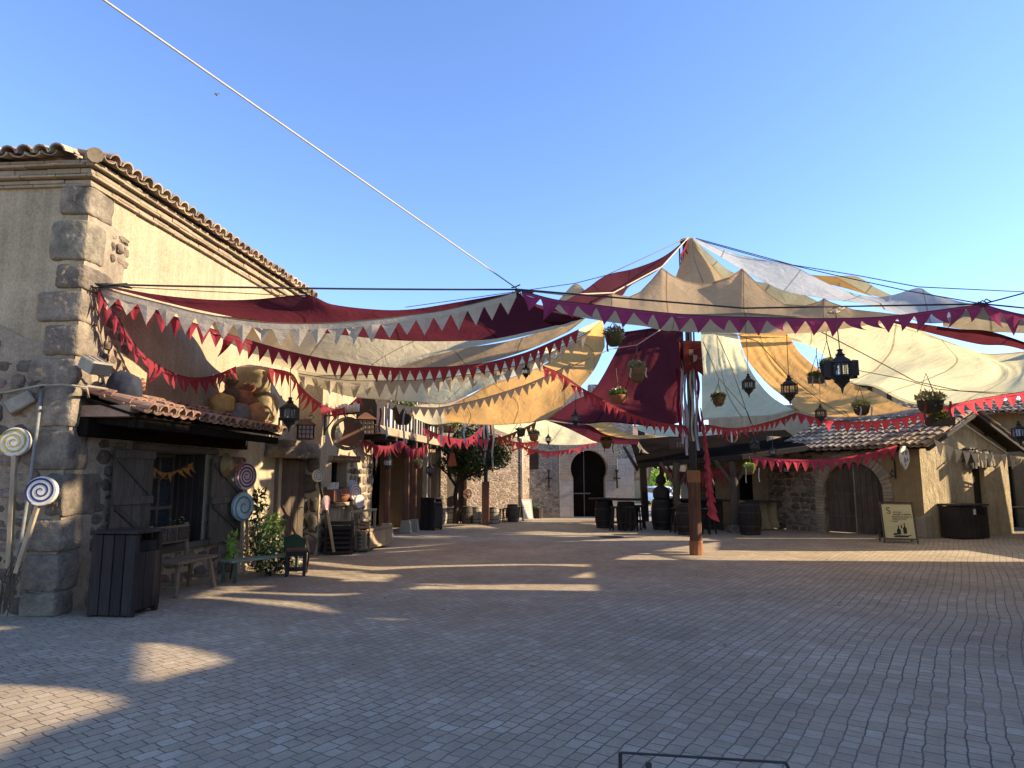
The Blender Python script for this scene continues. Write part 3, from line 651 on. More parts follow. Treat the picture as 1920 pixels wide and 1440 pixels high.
mb = MB(); mb.tube([FW(WL - .04, 0, .06), FW(WL - .04, 4.4, .06)], .035, 8); mb.tube([FW(WL - 3.0, 0.0, .06), FW(WL - 3.0, 3.0, .06)], .045, 8); mb.build('drainpipe', m_cream_paint, w1, True)
mb = MB(); mb.quad(FW(-6, 4.4, .3), FW(WL, 4.4, .3), FW(WL, 5.4, -4), FW(-6, 5.4, -4)); mb.build('roof', m_tile, w1)
gw = thing('gate_wall', 'grey rubble wall with a horseshoe arched gateway and pale stone jambs', 'wall', (3.24, 29.1, 0))
FG = Frame((0, 29.1), (1, 0)); GC = 3.26
mb = MB(); wall_holes(mb, FG, -.6, GC - 1.25, 0, 5.3, [], .1); wall_holes(mb, FG, GC + 1.2, 5.15, 2.45, 5.3, [], .1); mb.quad(FG(5.15, 0), FG(5.15, 5.3), FG(5.15, 5.3, -2.5), FG(5.15, 0, -2.5)); mb.quad(FG(-.6, 5.3), FG(5.15, 5.3), FG(5.15, 5.3, -2), FG(-.6, 5.3, -2))
mb.build('wall', m_far2, gw)
mb = MB(); 
for k in range(6): FG.box(mb, -.5 + k * .95, .0 + k * .95, 5.3, 5.62, -.5, 0)
mb.build('battlement', m_far2, gw)
mb = MB(); ol = arch_wall(mb, FG, GC - 1.25, GC + 1.2, 5.3, GC, .68, 2.02, .78, .6, 1.5, o=.03); mb.build('brick_arch', m_bk, gw)
mb = MB(); 
for s0, s1 in ((GC - 1.25, GC - .68), (GC + .68, GC + 1.2)): wall_holes(mb, FG, s0, s1, 0, 1.5, [], .1, .05)
for s in (GC - .68, GC + .68): mb.quad(FG(s, 0, .05), FG(s, 1.5, .05), FG(s, 1.5, -.6), FG(s, 0, -.6))
wall_holes(mb, FG, GC + 1.2, 5.15, 0, 2.45, [], .1, .05); mb.build('ashlar_jamb', m_ash, gw)
mb = MB(); FG.box(mb, GC - .9, GC - .18, 0, 3.0, -.62, -.55); FG.box(mb, GC - .16, GC + .9, 0, 3.0, -.62, -.55); gd = mb.build('gate', m_wood_vd, gw)
mb = MB(); FG.box(mb, GC - .185, GC - .155, 0, 2.75, -.54, -.5); FG.box(mb, GC - .65, GC + .1, .95, 1.0, -.54, -.51); mb.build('gate_bar', m_zinc, gd)
mb = MB(); wf = [(.78, 3.05, .55)]
FG.box(mb, .62, 1.12, 2.0, 2.8, -.05, .02); mb.build('window', m_wood_dk, gw)
for s in (1.55, 4.42):
    t = thing('torch_bracket', 'black iron cross shaped bracket on the gate wall ' + ('left of the arch' if s < 3 else 'right of the arch'), 'bracket', FG(s, 1.5, .1), 'iron brackets beside the gateway')
    mb = MB(); mb.bar(FG(s, 1.2, .08), FG(s, 1.85, .08), .06, .05); mb.bar(FG(s - .14, 1.62, .08), FG(s + .14, 1.62, .08), .05, .05); mb.lathe(FG(s, 1.85, .12), [(.04, 0), (.09, .12), (.08, .13)], 8); mb.build('bracket', m_iron, t)
# ================================================================ street beyond: timbered house, shrubs
hb = thing('timber_house', 'sunlit orange timber framed house at the end of the street behind the parked car', 'building', (19, 76, -1))
mb = MB(); FT = Frame((13.2, 76), (1, -.12)); wall_holes(mb, FT, 0, 14, -1.2, 5.5, [(2.0, 3.2, .2, 2.2), (5, 6.2, .2, 2.2), (8, 9, .2, 2.2)], .3); mb.build('wall', m_plaster, hb)
mb = MB(); 
for k in range(15): FT.box(mb, k * 1.0 - .12, k * 1.0 + .12, -1.2, 5.4, -.05, .12)
for z in (1.6, 3.2, 5.3): FT.box(mb, 0, 14, z - .14, z + .14, -.05, .16)
for k in range(7): mb.bar(FT(k * 2, 1.7, .1), FT(k * 2 + 1, 3.1, .1), .2, .1, FT.n)
mb.build('timber_frame', m_wood_or, hb, False, .02)
mb = MB(); mb.quad(FT(-.5, 5.4, .8), FT(14.5, 5.4, .8), FT(14.5, 7.8, -4), FT(-.5, 7.8, -4)); mb.build('roof', m_tile, hb)
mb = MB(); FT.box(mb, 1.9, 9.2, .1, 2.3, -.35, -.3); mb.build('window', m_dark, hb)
for k, (x, y, z, rx, rz, lab) in enumerate(((15.1, 71, 1.0, 1.0, 1.9, 'rounded bright green shrub beside the timber house at the street end'), (13.4, 67, -.1, 1.1, .9, 'low grey green bush left of the parked white car'), (16.8, 72, .3, 1.5, 1.3, 'grey green shrub above the roof of the parked car'))):
    t = thing('shrub', lab, 'shrub', (x, y, z - rz), 'shrubs at the street end'); rs = random.Random(k)
    mb = MB(); mb.leaves((x, y, z), (rx, rx, rz), 420, .22, rs); mb.build('foliage', m_leaf_l if k == 0 else m_leaf_g, t)
    mb = MB(); mb.tube([(x, y, z - rz - .6), (x, y, z)], [.09, .03]); mb.build('stem', m_bark, t)
# ================================================================ right house (gable), bar, back buildings
HC = V((11.2, 18.85, 0)); FGb = Frame((11.2, 18.85), (.902, .432)); FHf0 = Frame((11.2, 18.85), (-.6, .8))
FH = Frame((11.2 - .6 * 7.0, 18.85 + .8 * 7.0), (.6, -.8))          # s toward the corner at s=7, faces the square
hr = thing('gabled_house', 'small gabled plaster house with clay tile roof, arched double door and side door', 'building', HC)
GW = 4.05; EZ = 2.52; RZ = 3.45; gm = GW * .5
mb = MB()
doorg = (2.28, 2.86, 0, 1.92)
wall_holes(mb, FGb, 0, GW, 0, EZ, [doorg], .25); mb.add([FGb(0, EZ), FGb(GW, EZ), FGb(gm, RZ)], [(0, 1, 2)])
mb.build('gable_wall', m_rough, hr)
mb = MB(); wall_holes(mb, FH, 5.95, 7.0, .55, EZ, [], .1); mb.build('facade_wall', m_plaster_o, hr)
mb = MB(); FH.box(mb, 5.95, 7.03, 0, .55, -.1, .03); FGb.box(mb, -.03, .35, 0, .6, -.1, .03); mb.build('plinth', m_plaster_g, hr, False, .02)
mb = MB(); ol = arch_wall(mb, FH, 2.9, 5.95, EZ, 5.08, .86, 1.22, .86, .3); mb.build('arch_wall', STONE('tan_rubble', (.34, .25, .16), (.28, .205, .135), (.21, .155, .105), (.36, .275, .185), 4.2, .07), hr)
mb = MB(); n = 26; rs = random.Random(4)
for k in range(n):
    a0 = PI * k / n; a1 = PI * (k + .93) / n; r0, r1 = .88, 1.16 + rs.uniform(-.03, .05)
    poly = [FH(5.08 + r0 * math.cos(a0), 1.22 + r0 * math.sin(a0), .0), FH(5.08 + r1 * math.cos(a0), 1.22 + r1 * math.sin(a0), 0), FH(5.08 + r1 * math.cos(a1), 1.22 + r1 * math.sin(a1), 0), FH(5.08 + r0 * math.cos(a1), 1.22 + r0 * math.sin(a1), 0)]
    mb.prism(poly, FH.n * rs.uniform(.02, .05))
for z in range(14):
    for sg in (-1, 1): FH.box(mb, 5.08 + sg * 1.02 - .13, 5.08 + sg * 1.02 + .13, z * .087 + .004, z * .087 + .08, -.05, rs.uniform(.015, .045))
mb.build('arch_surround', m_cornice, hr, False, .008)
for sg in (-1, 1):
    mb = MB()
    for k in range(5):
        a = 5.08 + (sg * .425) - .425 + k * .17; c = abs(a + .085 - 5.08); zt = 1.22 + math.sqrt(max(0, .86 ** 2 - c ** 2)) + .05
        FH.box(mb, a + .004, a + .166, .02, zt, -.2, -.15)
    d = mb.build('arched_door', m_wood_mid, hr, False, .005)
    mb = MB()
    for z in (.5, 1.15): 
        for k in range(8): mb.lathe(FH(5.08 + sg * .425 - .37 + k * .105, z, -.15), [(.014, 0), (.012, .01), (.004, .016)], 6, Matrix((FH.d, V((0, 0, 1)), FH.n)).transposed())
    if sg < 0: FH.box(mb, 5.075 - .02, 5.075 + .02, .05, 2.05, -.15, -.125)
    mb.build('stud_strip', m_wood_lt if sg < 0 else m_iron, d)
mb = MB(); FGb.box(mb, doorg[0] - .02, doorg[1] + .02, 0, 1.95, -.2, -.14); mb.build('side_door', m_wood_dk, hr)
mb = MB(); FGb.box(mb, 1.86, 3.1, 1.95, 2.03, -.1, .1); rs = random.Random(8)
for k in range(46):
    s = rs.uniform(1.84, 3.12); z = rs.uniform(1.98, 2.4); mb.rock(FGb(s, z, .06 + rs.uniform(0, .07)), (.1, .12, .2), FGb.M, k, .25, .1, 3)
mb.build('door_hood', m_plaster_g, hr)
# roof
mb = MB(); ov = .32; slp = math.atan2(RZ - EZ, gm); 
ridge0 = FGb(gm, RZ + .06, .42); hdir = FHf0.d
Dl = (FGb(0, EZ) - FGb(gm, RZ)).normalized(); Dr = (FGb(GW, EZ) - FGb(gm, RZ)).normalized()
Ls_ = math.hypot(gm, RZ - EZ); nD = 8; co = (Ls_ + .3) / nD
# left slope follows the slanting facade
tile_roof(mb, ridge0, hdir, Dl, 23, nD, .2, co, 12); tile_roof(mb, ridge0, hdir, Dr, 20, nD, .2, co, 13)
for k in range(13):
    c = ridge0 + hdir * (k * .33) + V((0, 0, .06)); mb.tube([c, c + hdir * .36 + V((0, 0, .012))], [.125, .105], 10)
mb.build('roof', m_tile_dry, hr)
mb = MB(); e0 = FGb(0, EZ, .40) + Dl * .28; r0 = FGb(gm, RZ, .40); e1 = FGb(GW, EZ, .40) + Dr * .28
mb.bar(r0 + V((0, 0, -.02)), e0 + V((0, 0, -.02)), .1, .1); mb.bar(r0 + V((0, 0, -.02)), e1 + V((0, 0, -.02)), .1, .1)
mb.bar(FGb(gm, RZ - .12, -.4), FGb(gm, RZ - .12, .34), .14, .16); mb.bar(FGb(.95, 2.93, -.4) , FGb(.95, 2.93, .3), .11, .13); mb.bar(FGb(GW - .95, 2.93, -.4), FGb(GW - .95, 2.93, .3), .11, .13)
for k in range(8): mb.bar(FH(7 - .5 - k * .55, EZ + .02, -.3), FH(7 - .5 - k * .55, EZ - .12, .34), .09, .11)
mb.build('rafter', m_wood_dk, hr, False, .008)
mb = MB(); mb.quad(r0, r0 + hdir * 4.45, e0 + hdir * 4.45, e0); mb.quad(r0, r0 + hdir * 4.45, e1 + hdir * 4.45, e1); mb.build('roof_deck', m_wood_dk, hr)
mb = MB(); rubble(mb, FH, 2.3, 3.9, 0, 2.3, .22, 44, 0.0, lambda s, z: s > 3.86); mb.build('rubble_stonework', m_rubble, hr, True)
# bar: rear stone wall, lean-to roof, posts, counters
br = thing('tavern_bar', 'open fronted tavern bar under a dark lean to roof, left of the arched door', 'bar', (6.3, 22, 0))
mb = MB(); FR = Frame((4.4, 26.2), (1, -.23)); 
arch_wall(mb, FR, 2.2, 5.6, 3.3, 3.7, .62, 1.35, .62, .5, .9, 16); wall_holes(mb, FR, 5.0 - 2.8, 5.6, 0, .9, [], .1); mb.build('rear_wall', BRICK('bar_brick', (.25, .155, .10), (.17, .11, .075), (.25, .20, .15), .25, .07), br)
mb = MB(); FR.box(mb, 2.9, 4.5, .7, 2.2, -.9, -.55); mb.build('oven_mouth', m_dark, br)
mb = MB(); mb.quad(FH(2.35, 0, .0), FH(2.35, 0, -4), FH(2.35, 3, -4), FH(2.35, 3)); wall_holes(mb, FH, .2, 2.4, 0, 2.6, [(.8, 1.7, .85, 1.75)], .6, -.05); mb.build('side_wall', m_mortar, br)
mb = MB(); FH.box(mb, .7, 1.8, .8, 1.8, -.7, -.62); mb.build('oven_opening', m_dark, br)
rp = [V((4.1, 22.4, 2.0)), V((6.9, 20.7, 2.22)), V((9.0, 20.9, 2.5)), V((9.8, 24.5, 3.25)), V((6.2, 26.6, 3.15)), V((4.6, 26.6, 3.0))]
mb = MB(); mb.prism(rp, (0, 0, .09)); mb.build('roof', m_wood_vd, br)
mb = MB(); mb.bar(rp[0] + V((0, -.03, .02)), rp[1] + V((0, -.03, .02)), .1, .16); mb.bar(rp[1] + V((0, -.04, .02)), rp[2] + V((0, -.04, .02)), .1, .16)
for k in range(10):
    a = rp[0].lerp(rp[2], k / 9) + V((0, .15 + .6 * math.sin(PI * k / 9) * -.9, -.09)); mb.bar(a, a + V((.3, 4.4, .95)), .09, .1)
mb.build('roof_beam', m_wood_dk, br, False, .01)
for x, y, z in ((5.18, 21.66, 2.1), (6.71, 20.9, 2.15)):
    mb = MB(); rs = random.Random(int(x)); mb.tube([(x + rs.gauss(0, .015), y, k * z / 6) for k in range(7)], [.13, .12, .125, .115, .12, .115, .12], 9); p = mb.build('post', m_wood_mid, br, True)
    mb = MB(); mb.bar((x + .05, y, z - .7), (x + .55, y + .02, z), .1, .1); mb.bar((x - .05, y, z - .7), (x - .5, y + .05, z), .1, .1); mb.build('brace', m_wood_mid, p, False, .01)
    mb = MB(); mb.rock((x, y, .1), (.4, .4, .26), None, 3, .25, .06, 5); mb.build('stone_base', m_quoin, p, True)
mb = MB(); 
for k in range(13): 
    a = V((4.95, 23.0, 0)).lerp(V((6.6, 21.7, 0)), k / 13); b = V((4.95, 23.0, 0)).lerp(V((6.6, 21.7, 0)), (k + .94) / 13); mb.bar(a + V((0, 0, .46)), b + V((0, 0, .46)), .05, .88)
mb.bar((4.85, 23.0, .93), (6.75, 21.55, .93), .5, .06); mb.bar((6.6, 21.6, .93), (8.3, 21.5, .9), .5, .06); mb.build('counter', m_wood_dk, br, False, .008)
# burlap cloth hung over the right counter
mb = MB(); A_ = V((6.95, 21.2, 0)); B_ = V((8.35, 21.9, 0)); nx, nz = 30, 8; vs = []; rs = random.Random(2)
for j in range(nz + 1):
    for i in range(nx + 1):
        t = i / nx; z = .96 - .9 * j / nz - .08 * math.sin(t * PI) * (1 - j / nz) + .16 * max(0, t - .75) * (j / nz); p = A_.lerp(B_, t); q = .05 * math.sin(t * 27 + 1.3 * math.sin(j * .4)) * (j / nz + .15); vs.append(p + V((.3 * q, -q - .1 * j / nz, z)))
mb.add(vs, [(j * (nx + 1) + i, j * (nx + 1) + i + 1, (j + 1) * (nx + 1) + i + 1, (j + 1) * (nx + 1) + i) for j in range(nz) for i in range(nx)])
tag(mb.build('counter_cloth', m_burlap, None, True), 'brown burlap cloth hung along the front of the right bar counter', 'cloth')
# buildings behind the roofs
bb = thing('tan_block', 'plain tan plaster building rising behind the bar roof', 'building', (12.6, 33, 0))
mb = MB(); mb.box((12.6, 33.2, 2.3), (5.4, 4.4, 4.8), Matrix.Rotation(R(-22), 3, 'Z')); mb.build('wall', m_plaster, bb)
mb = MB(); mb.box((12.6, 33.2, 4.8), (5.8, 4.8, .2), Matrix.Rotation(R(-22), 3, 'Z')); mb.build('roof', m_tile, bb)
mb = MB(); mb.box((11.4, 31.55, 3.3), (.6, .2, .9), Matrix.Rotation(R(-22), 3, 'Z')); mb.build('window', m_dark, bb)
bh = thing('half_timbered_house', 'grey half timbered house glimpsed in the gap between the amber and yellow canopies', 'building', (21, 38, 0))
F4 = Frame((17.2, 38.5), (1, -.1)); mb = MB(); wall_holes(mb, F4, 0, 9, 0, 7.0, [(3.2, 4.0, 5.0, 6.0), (5.2, 6.0, 5.0, 6.0)], .3); mb.build('wall', m_plaster_g, bh)
mb = MB()
for k in range(10): F4.box(mb, k - .1, k + .1, 4.0, 6.9, -.05, .1)
F4.box(mb, 0, 9, 4.4, 4.6, -.05, .12); F4.box(mb, 0, 9, 6.7, 6.9, -.05, .12); mb.bar(F4(2, 4.6, .1), F4(3, 6.6, .1), .18, .1, F4.n); mb.bar(F4(6, 4.6, .1), F4(7, 6.6, .1), .18, .1, F4.n); mb.build('timber_frame', m_wood_dk, bh)
mb = MB(); F4.box(mb, 3.1, 6.1, 4.9, 6.1, -.35, -.3); mb.build('window', m_dark, bh)
mb = MB(); mb.quad(F4(-.5, 6.9, .6), F4(9.5, 6.9, .6), F4(9.5, 7.6, -4), F4(-.5, 7.6, -4)); mb.build('roof', m_tile, bh)
bt = thing('tan_house', 'shaded tan plaster house behind the gabled roof at the right edge', 'building', (17, 23, 0))
F5 = Frame((13.6, 24.2), (1, -.35)); mb = MB(); wall_holes(mb, F5, 0, 9, 0, 3.85, [(2.6, 3.4, 0, 2.0)], .2); mb.quad(F5(0, 0), F5(0, 0, -5), F5(0, 3.85, -5), F5(0, 3.85)); mb.build('wall', m_plaster_o, bt)
mb = MB(); F5.box(mb, 2.5, 3.5, 0, 2.0, -.25, -.2); mb.build('door', m_wood_dk, bt)
mb = MB(); tile_roof(mb, F5(-.2, 4.25, -.8), F5.d, F5.n * .93 - V((0, 0, .36)), 45, 4, .2, .34, 21); mb.build('roof', m_tile_dry, bt)
# unseen houses added on the near right side of the square to shade the paving
sh = thing('unseen_shade_inn', 'unseen two storey ochre inn added at the right of the square to shade the paving', 'building', (12, 5, 0))
F6 = Frame((11.0, 13.6), (-.07, -1)); mb = MB(); wall_holes(mb, F6, 0, 20, 0, 4.4, [(2, 3, 0, 2.1), (5, 6, .9, 2), (9, 10, .9, 2), (2, 3, 2.8, 3.8), (5, 6, 2.8, 3.8), (9, 10, 2.8, 3.8)], .25)
mb.quad(F6(0, 0), F6(0, 4.4), F6(0, 4.4, -8), F6(0, 0, -8)); mb.quad(F6(20, 0), F6(20, 0, -8), F6(20, 4.4, -8), F6(20, 4.4)); mb.build('wall', m_plaster, sh)
mb = MB(); mb.add([F6(-.3, 4.3, .3), F6(20.3, 4.3, .3), F6(20.3, 6.2, -4), F6(-.3, 6.2, -4), F6(-.3, 4.3, -8.4), F6(20.3, 4.3, -8.4)], [(0, 1, 2, 3), (3, 2, 5, 4)]); mb.build('roof', m_tile, sh)
mb = MB()
for a, b_, c, d in ((5, 6, .9, 2), (9, 10, .9, 2), (2, 3, 2.8, 3.8), (5, 6, 2.8, 3.8), (9, 10, 2.8, 3.8), (2, 3, 0, 2.1)): F6.box(mb, a - .05, b_ + .05, c, d + .05, -.28, -.22)
mb.build('window', m_glass, sh)
se = thing('unseen_shade_shed', 'unseen low plaster shed added right of the gabled house to shade wall and paving', 'building', (18, 17, 0))  # unseen shed, added for the shade it throws
mb = MB(); mb.box((18.4, 16.9, 1.15), (5.2, 6.6, 2.3)); mb.build('wall', m_plaster_g, se)
mb = MB(); mb.box((18.4, 16.9, 2.4), (5.7, 7.0, .16)); mb.build('roof', m_tile, se)

# ================================================================ canopies
def sail(label, rows, mat, nu=44, nv=14, amp=.035, seed=0, name='canopy', lin=False):
    same = len({len(r) for r in rows}) == 1 and len(rows[0]) > 5
    R_ = []
    for r in rows:
        p = pts(r)
        if lin:
            m_ = (nu - 1) // (len(p) - 1); R_.append([p[min(i // m_, len(p) - 2)].lerp(p[min(i // m_, len(p) - 2) + 1], (i - min(i // m_, len(p) - 2) * m_) / m_) for i in range(nu)])
        else: R_.append([cat_rom(p, i / (nu - 1)) for i in range(nu)] if same else resample(p, nu))
    g_ = [[cat_rom([r[i] for r in R_], j / (nv - 1)) for i in range(nu)] for j in range(nv)]
    mb = MB(); mb.uv = []; vs = []
    width = sum((g_[nv // 2][i + 1] - g_[nv // 2][i]).length for i in range(nu - 1))
    for j in range(nv):
        for i in range(nu):
            p = g_[j][i]; b = j / (nv - 1); a = i / (nu - 1)
            k = math.sin(PI * b) ** .6 * (.35 + .65 * math.sin(PI * a)) if 0 < b < 1 else 0
            q = V((p.x * .55 + seed * 5.1, p.y * .55, p.z * 1.2))
            d = NZ.noise(q) * 1.2 + NZ.noise(V((a * 13 + seed, b * 2.2, seed))) * .8 + abs(NZ.noise(V((a * 4 + b * 5, b * 3 - a * 6, seed + 9)))) * .8
            vs.append(p + V((0, 0, -amp * .6 + d * amp)) * k); mb.uv.append((a * width, b))
    mb.add(vs, [(j * nu + i, j * nu + i + 1, (j + 1) * nu + i + 1, (j + 1) * nu + i) for j in range(nv - 1) for i in range(nu - 1)])
    o = mb.build(name, mat, None, True)
    return tag(o, label, 'canopy', 'cloth canopies strung over the square')
sail('dark maroon canopy swagged below the front cable, from the stone corner to the cable knot', [
    [(200,536,8.5),(300,553,8.7),(400,562,8.9),(480,561,9.2),(575,553,9.6),(620,570,9.6),(700,580,9.6),(770,580,9.5),(860,566,9.4),(971,547,9.35)],
    [(205,539,8.7),(330,570,9.2),(450,580,9.7),(560,588,10),(640,598,10.3),(720,606,10.4),(800,610,10.4),(880,606,10.3),(960,592,10),(1012,578,9.9)],
    [(212,541,8.8),(340,574,10),(450,597,10.8),(560,618,11.3),(650,629,11.6),(740,638,11.8),(830,640,11.9),(920,636,11.9),(1000,620,11.8),(1097,597,11.6)]], c_maroon, seed=1)
sail('maroon strip canopy running from the pole top down to the front cable knot', [
    [(1290,446,14.8),(1244,481,14),(1190,503,13.3),(1137,516,12.6),(1094,545,12),(1040,572,11.2),(1000,568,10.5),(980,550,9.6)],
    [(1287,450,14.8),(1240,493,14.1),(1186,519,13.4),(1150,536,12.8),(1112,560,12.3),(1068,582,11.6),(1020,590,10.9),(982,562,9.8)],
    [(1284,455,14.8),(1235,505,14.2),(1183,535,13.5),(1165,556,13),(1131,575,12.6),(1095,593,12),(1040,610,11.4),(985,575,10)]], c_maroon2, amp=.02, seed=2)
sail('small cream canopy peak poking up behind the maroon strip left of the pole', [[(1048,562,12.8),(1079,532,12.9),(1102,550,12.8)], [(1045,578,12.4),(1078,574,12.4),(1112,566,12.4)]], c_cream, 20, 6, .01, 3)
sail('cream canopy under the maroon one, between the cream bunting and the long red bunting', [
    [(385,590,10),(500,600,10.8),(600,612,11.5),(700,628,12),(830,636,12.3),(950,628,12.3),(1050,608,12.2),(1105,590,12)],
    [(400,612,10.5),(480,650,11.2),(560,668,12),(650,676,12.6),(740,672,12.9),(820,660,12.9),(930,640,12.7),(1060,612,12.4)],
    [(405,628,10.8),(470,664,11.5),(540,690,12.5),(620,704,13),(700,702,13.4),(790,674,13.4),(880,649,13.2),(1000,621,12.8)]], c_cream, seed=4)
sail('tan brown canopy in shadow with a sliver of sky above it, left of pole', [
    [(640,684,13.7),(740,674,13.9),(816,660,14),(880,651,14),(960,638,13.8),(1050,610,13.3),(1100,595,13)],
    [(640,690,14),(740,694,14.3),(836,690,14.5),(908,680,14.5),(957,667,14.3),(1010,648,14),(1066,622,13.5)]], c_brown, seed=5)
sail('greenish cream canopy just below the long red bunting on the left', [
    [(556,690,13.5),(650,690,14),(720,690,14.6),(830,690,15),(920,680,15),(965,668,14.8),(1030,643,14.5),(1080,620,14),(1125,600,13.5)],
    [(560,715,13.5),(650,742,14.5),(720,750,15),(790,755,15.5),(840,756,15.8),(900,730,15.8),(960,705,15.5),(1020,682,15),(1130,612,13.6)]], c_yellow, seed=6)
sail('big amber canopy sweeping down left of the maroon hanging', [
    [(832,768,16.5),(880,742,16.2),(917,722,16),(970,703,15.6),(1023,682,15),(1080,640,14.2),(1128,600,13)],
    [(834,780,17),(900,772,17),(960,757,16.6),(1020,735,16),(1070,700,15.2),(1110,660,14.3),(1133,618,13.2)],
    [(836,789,17.4),(894,796,17.6),(951,796,17.6),(1027,785,17.2),(1076,738,16.2),(1113,695,15.2),(1134,650,14)]], c_orange, amp=.05, seed=7)
sail('deep maroon canopy hanging steeply on the left side of the centre pole', [
    [(1172,622,14.2),(1235,614,14.4),(1279,616,14.9)], [(1150,668,15),(1215,670,15.2),(1280,672,15.2)], [(1112,730,16),(1200,735,15.8),(1281,730,15.5)],
    [(1072,752,17),(1180,765,16.6),(1280,760,16)], [(1027,786,18),(1090,795,18),(1143,792,17.6),(1235,800,17.2),(1279,791,16.5)]], c_maroon2, 36, 26, .07, 8)
sail('pale yellow canopy hanging right beside the banner on the centre pole', [
    [(1314,620,15),(1350,622,15),(1382,626,14.8)], [(1315,680,15.8),(1360,685,16),(1403,685,16)], [(1316,740,17),(1380,742,17.5),(1441,738,17.8)], [(1316,788,18),(1400,782,18.8),(1450,779,19.2),(1490,769,19.5)]], c_yellow, 32, 26, .07, 9)
sail('bright amber canopy hanging diagonally between two pale yellow ones, right of the pole', [
    [(1383,620,14.3),(1410,621,14.2),(1440,622,14),(1476,624,13.8)], [(1399,670,15.2),(1440,670,15.2),(1502,663,15)], [(1432,712,16.2),(1490,712,16.2),(1548,700,16)],
    [(1468,744,17.5),(1545,745,17.5),(1612,724,17.2)], [(1492,764,18.5),(1580,768,18.5),(1690,760,18.6)], [(1503,773,19),(1563,782,19.2),(1640,779,19.2),(1720,766,19.2)]], c_orange, 36, 26, .05, 10)
sail('large pale yellow canopy billowing over the gabled house at right', [
    [(1474,622,13.5),(1551,615,13.2),(1680,602,12.6),(1741,626,12.8),(1808,651,13),(1857,663,13),(1960,655,13)],
    [(1480,632,14),(1545,650,14.4),(1660,665,14.6),(1750,680,15),(1850,700,15.4),(1900,702,15.4),(1928,698,15.5)],
    [(1484,638,14.2),(1533,657,15),(1594,716,16.8),(1640,726,17.5),(1716,758,18),(1838,754,18),(1945,736,18)]], c_yellow, 60, 18, .09, 11)
sail('narrow dark maroon canopy trailing to the right edge below the magenta bunting', [
    [(1668,600,11.8),(1740,609,11.6),(1800,617,11.4),(1860,622,11.2),(1960,655,10.8)], [(1674,605,12),(1720,618,12.4),(1762,629,12.6),(1838,646,12.8),(1890,649,12.8),(1960,668,12.5)]], c_maroon, 40, 8, .03, 12)
sail('stone grey canopy behind the magenta bunting at the right edge', [
    [(1768,601,11.2),(1800,586,11),(1838,574,10.7),(1880,583,10.7),(1990,600,10.6)], [(1768,612,12),(1810,618,11.8),(1850,622,11.7),(1900,624,11.6),(1990,628,11.5)]], c_grey, 34, 10, .03, 13)
sail('long bluish white canopy strip sloping from the pole top to the right cable knot', [
    [(1300,446,14.8),(1340,462,14.6),(1380,476,14.4),(1441,489,14),(1487,499,13.8),(1520,515,13.6),(1560,535,13.4),(1600,550,13.2),(1640,557,13),(1675,553,12.8),(1722,540,12.6),(1748,552,12.3),(1808,567,11.8),(1840,571,10.8)],
    [(1300,450,14.7),(1335,472,14.2),(1372,494,13.8),(1418,521,13.4),(1455,540,13.1),(1490,551,12.9),(1530,557,12.7),(1563,563,12.5),(1620,570,12.2),(1680,588,12),(1730,605,11.8),(1780,604,11.5),(1815,590,11.2),(1840,575,10.8)]], c_white, 64, 12, .03, 14)
sail('small amber canopy panel behind the white strip, tied to the upper right ropes', [[(1520,515,15),(1545,517,15),(1566,518,15)], [(1551,532,14.6),(1594,543,14.3),(1640,557,14)]], c_orange, 18, 8, .015, 15)
sail('small yellow canopy panel joined to the amber panel behind the white strip', [[(1566,518,15),(1605,518,15),(1643,540,14.7),(1675,555,14.4)], [(1573,525,14.8),(1600,538,14.6),(1630,552,14.4),(1660,559,14.2)]], c_yellow, 18, 8, .015, 16)
sail('pale yellow canopy rising to the pole top behind the beige front canopy', [
    [(1298,446,15.2),(1330,476,15),(1357,500,15),(1375,511,14.9),(1414,527,14.6),(1469,535,14.3),(1500,549,14.2),(1535,566,14)],
    [(1300,450,15),(1320,485,14.9),(1345,515,14.6),(1370,530,14.4),(1400,548,14.2),(1440,574,14),(1490,590,13.8),(1540,592,13.6)]], c_yellow, 40, 10, .03, 17)
sail('tall beige canopy cone wrapped round the pole top', [
    [(1290,446,14.9),(1297,446,14.8),(1303,447,14.9)], [(1280,482,14.6),(1297,484,14.3),(1320,480,14.6)], [(1266,522,14.3),(1300,534,13.8),(1340,532,14),(1360,524,14.4)], [(1260,548,13.9),(1300,560,13.4),(1378,556,14)]], c_beige, 26, 16, .035, 18)
U0 = [1030,1080,1120,1192,1260,1305,1350,1394,1440,1500,1560,1620,1690]; V0 = [570,572,576,585,588,589,588,586,589,594,598,597,592]
U1 = [1050,1095,1135,1195,1250,1305,1350,1395,1440,1495,1550,1610,1676]; V1 = [585,596,602,610,617,621,624,626,627,625,620,612,601]
U3 = [1060,1100,1148,1190,1241,1300,1345,1391,1440,1485,1545,1600,1690]; V3 = [588,572,549,556,502,529,525,504,543,573,560,577,590]; Y3 = [11.2,11.4,11.5,11.8,12.2,12.5,12.5,12.3,12.1,11.9,11.7,11.6,11.1]
V2 = [590,590,580,580,555,574,578,566,586,596,590,595,597]
Y0 = [9.9,10,10,10.1,10.15,10.2,10.2,10.2,10.25,10.3,10.35,10.4,10.4]; Y1 = [10.5,10.7,10.9,11,11.1,11.2,11.3,11.3,11.3,11.3,11.25,11.2,11]; Y2 = [10.9,11.1,11.3,11.4,11.7,11.9,11.9,11.8,11.7,11.6,11.5,11.4,11.0]
U4 = [1060,1110,1135,1148,1160,1180,1200,1222,1241,1258,1282,1310,1340,1368,1391,1408,1435,1470,1510,1535,1545,1557,1600,1690]
W4 = [588,571,558,549,553,556,547,524,501,514,526,531,528,519,503,519,546,570,573,565,559,566,580,590]
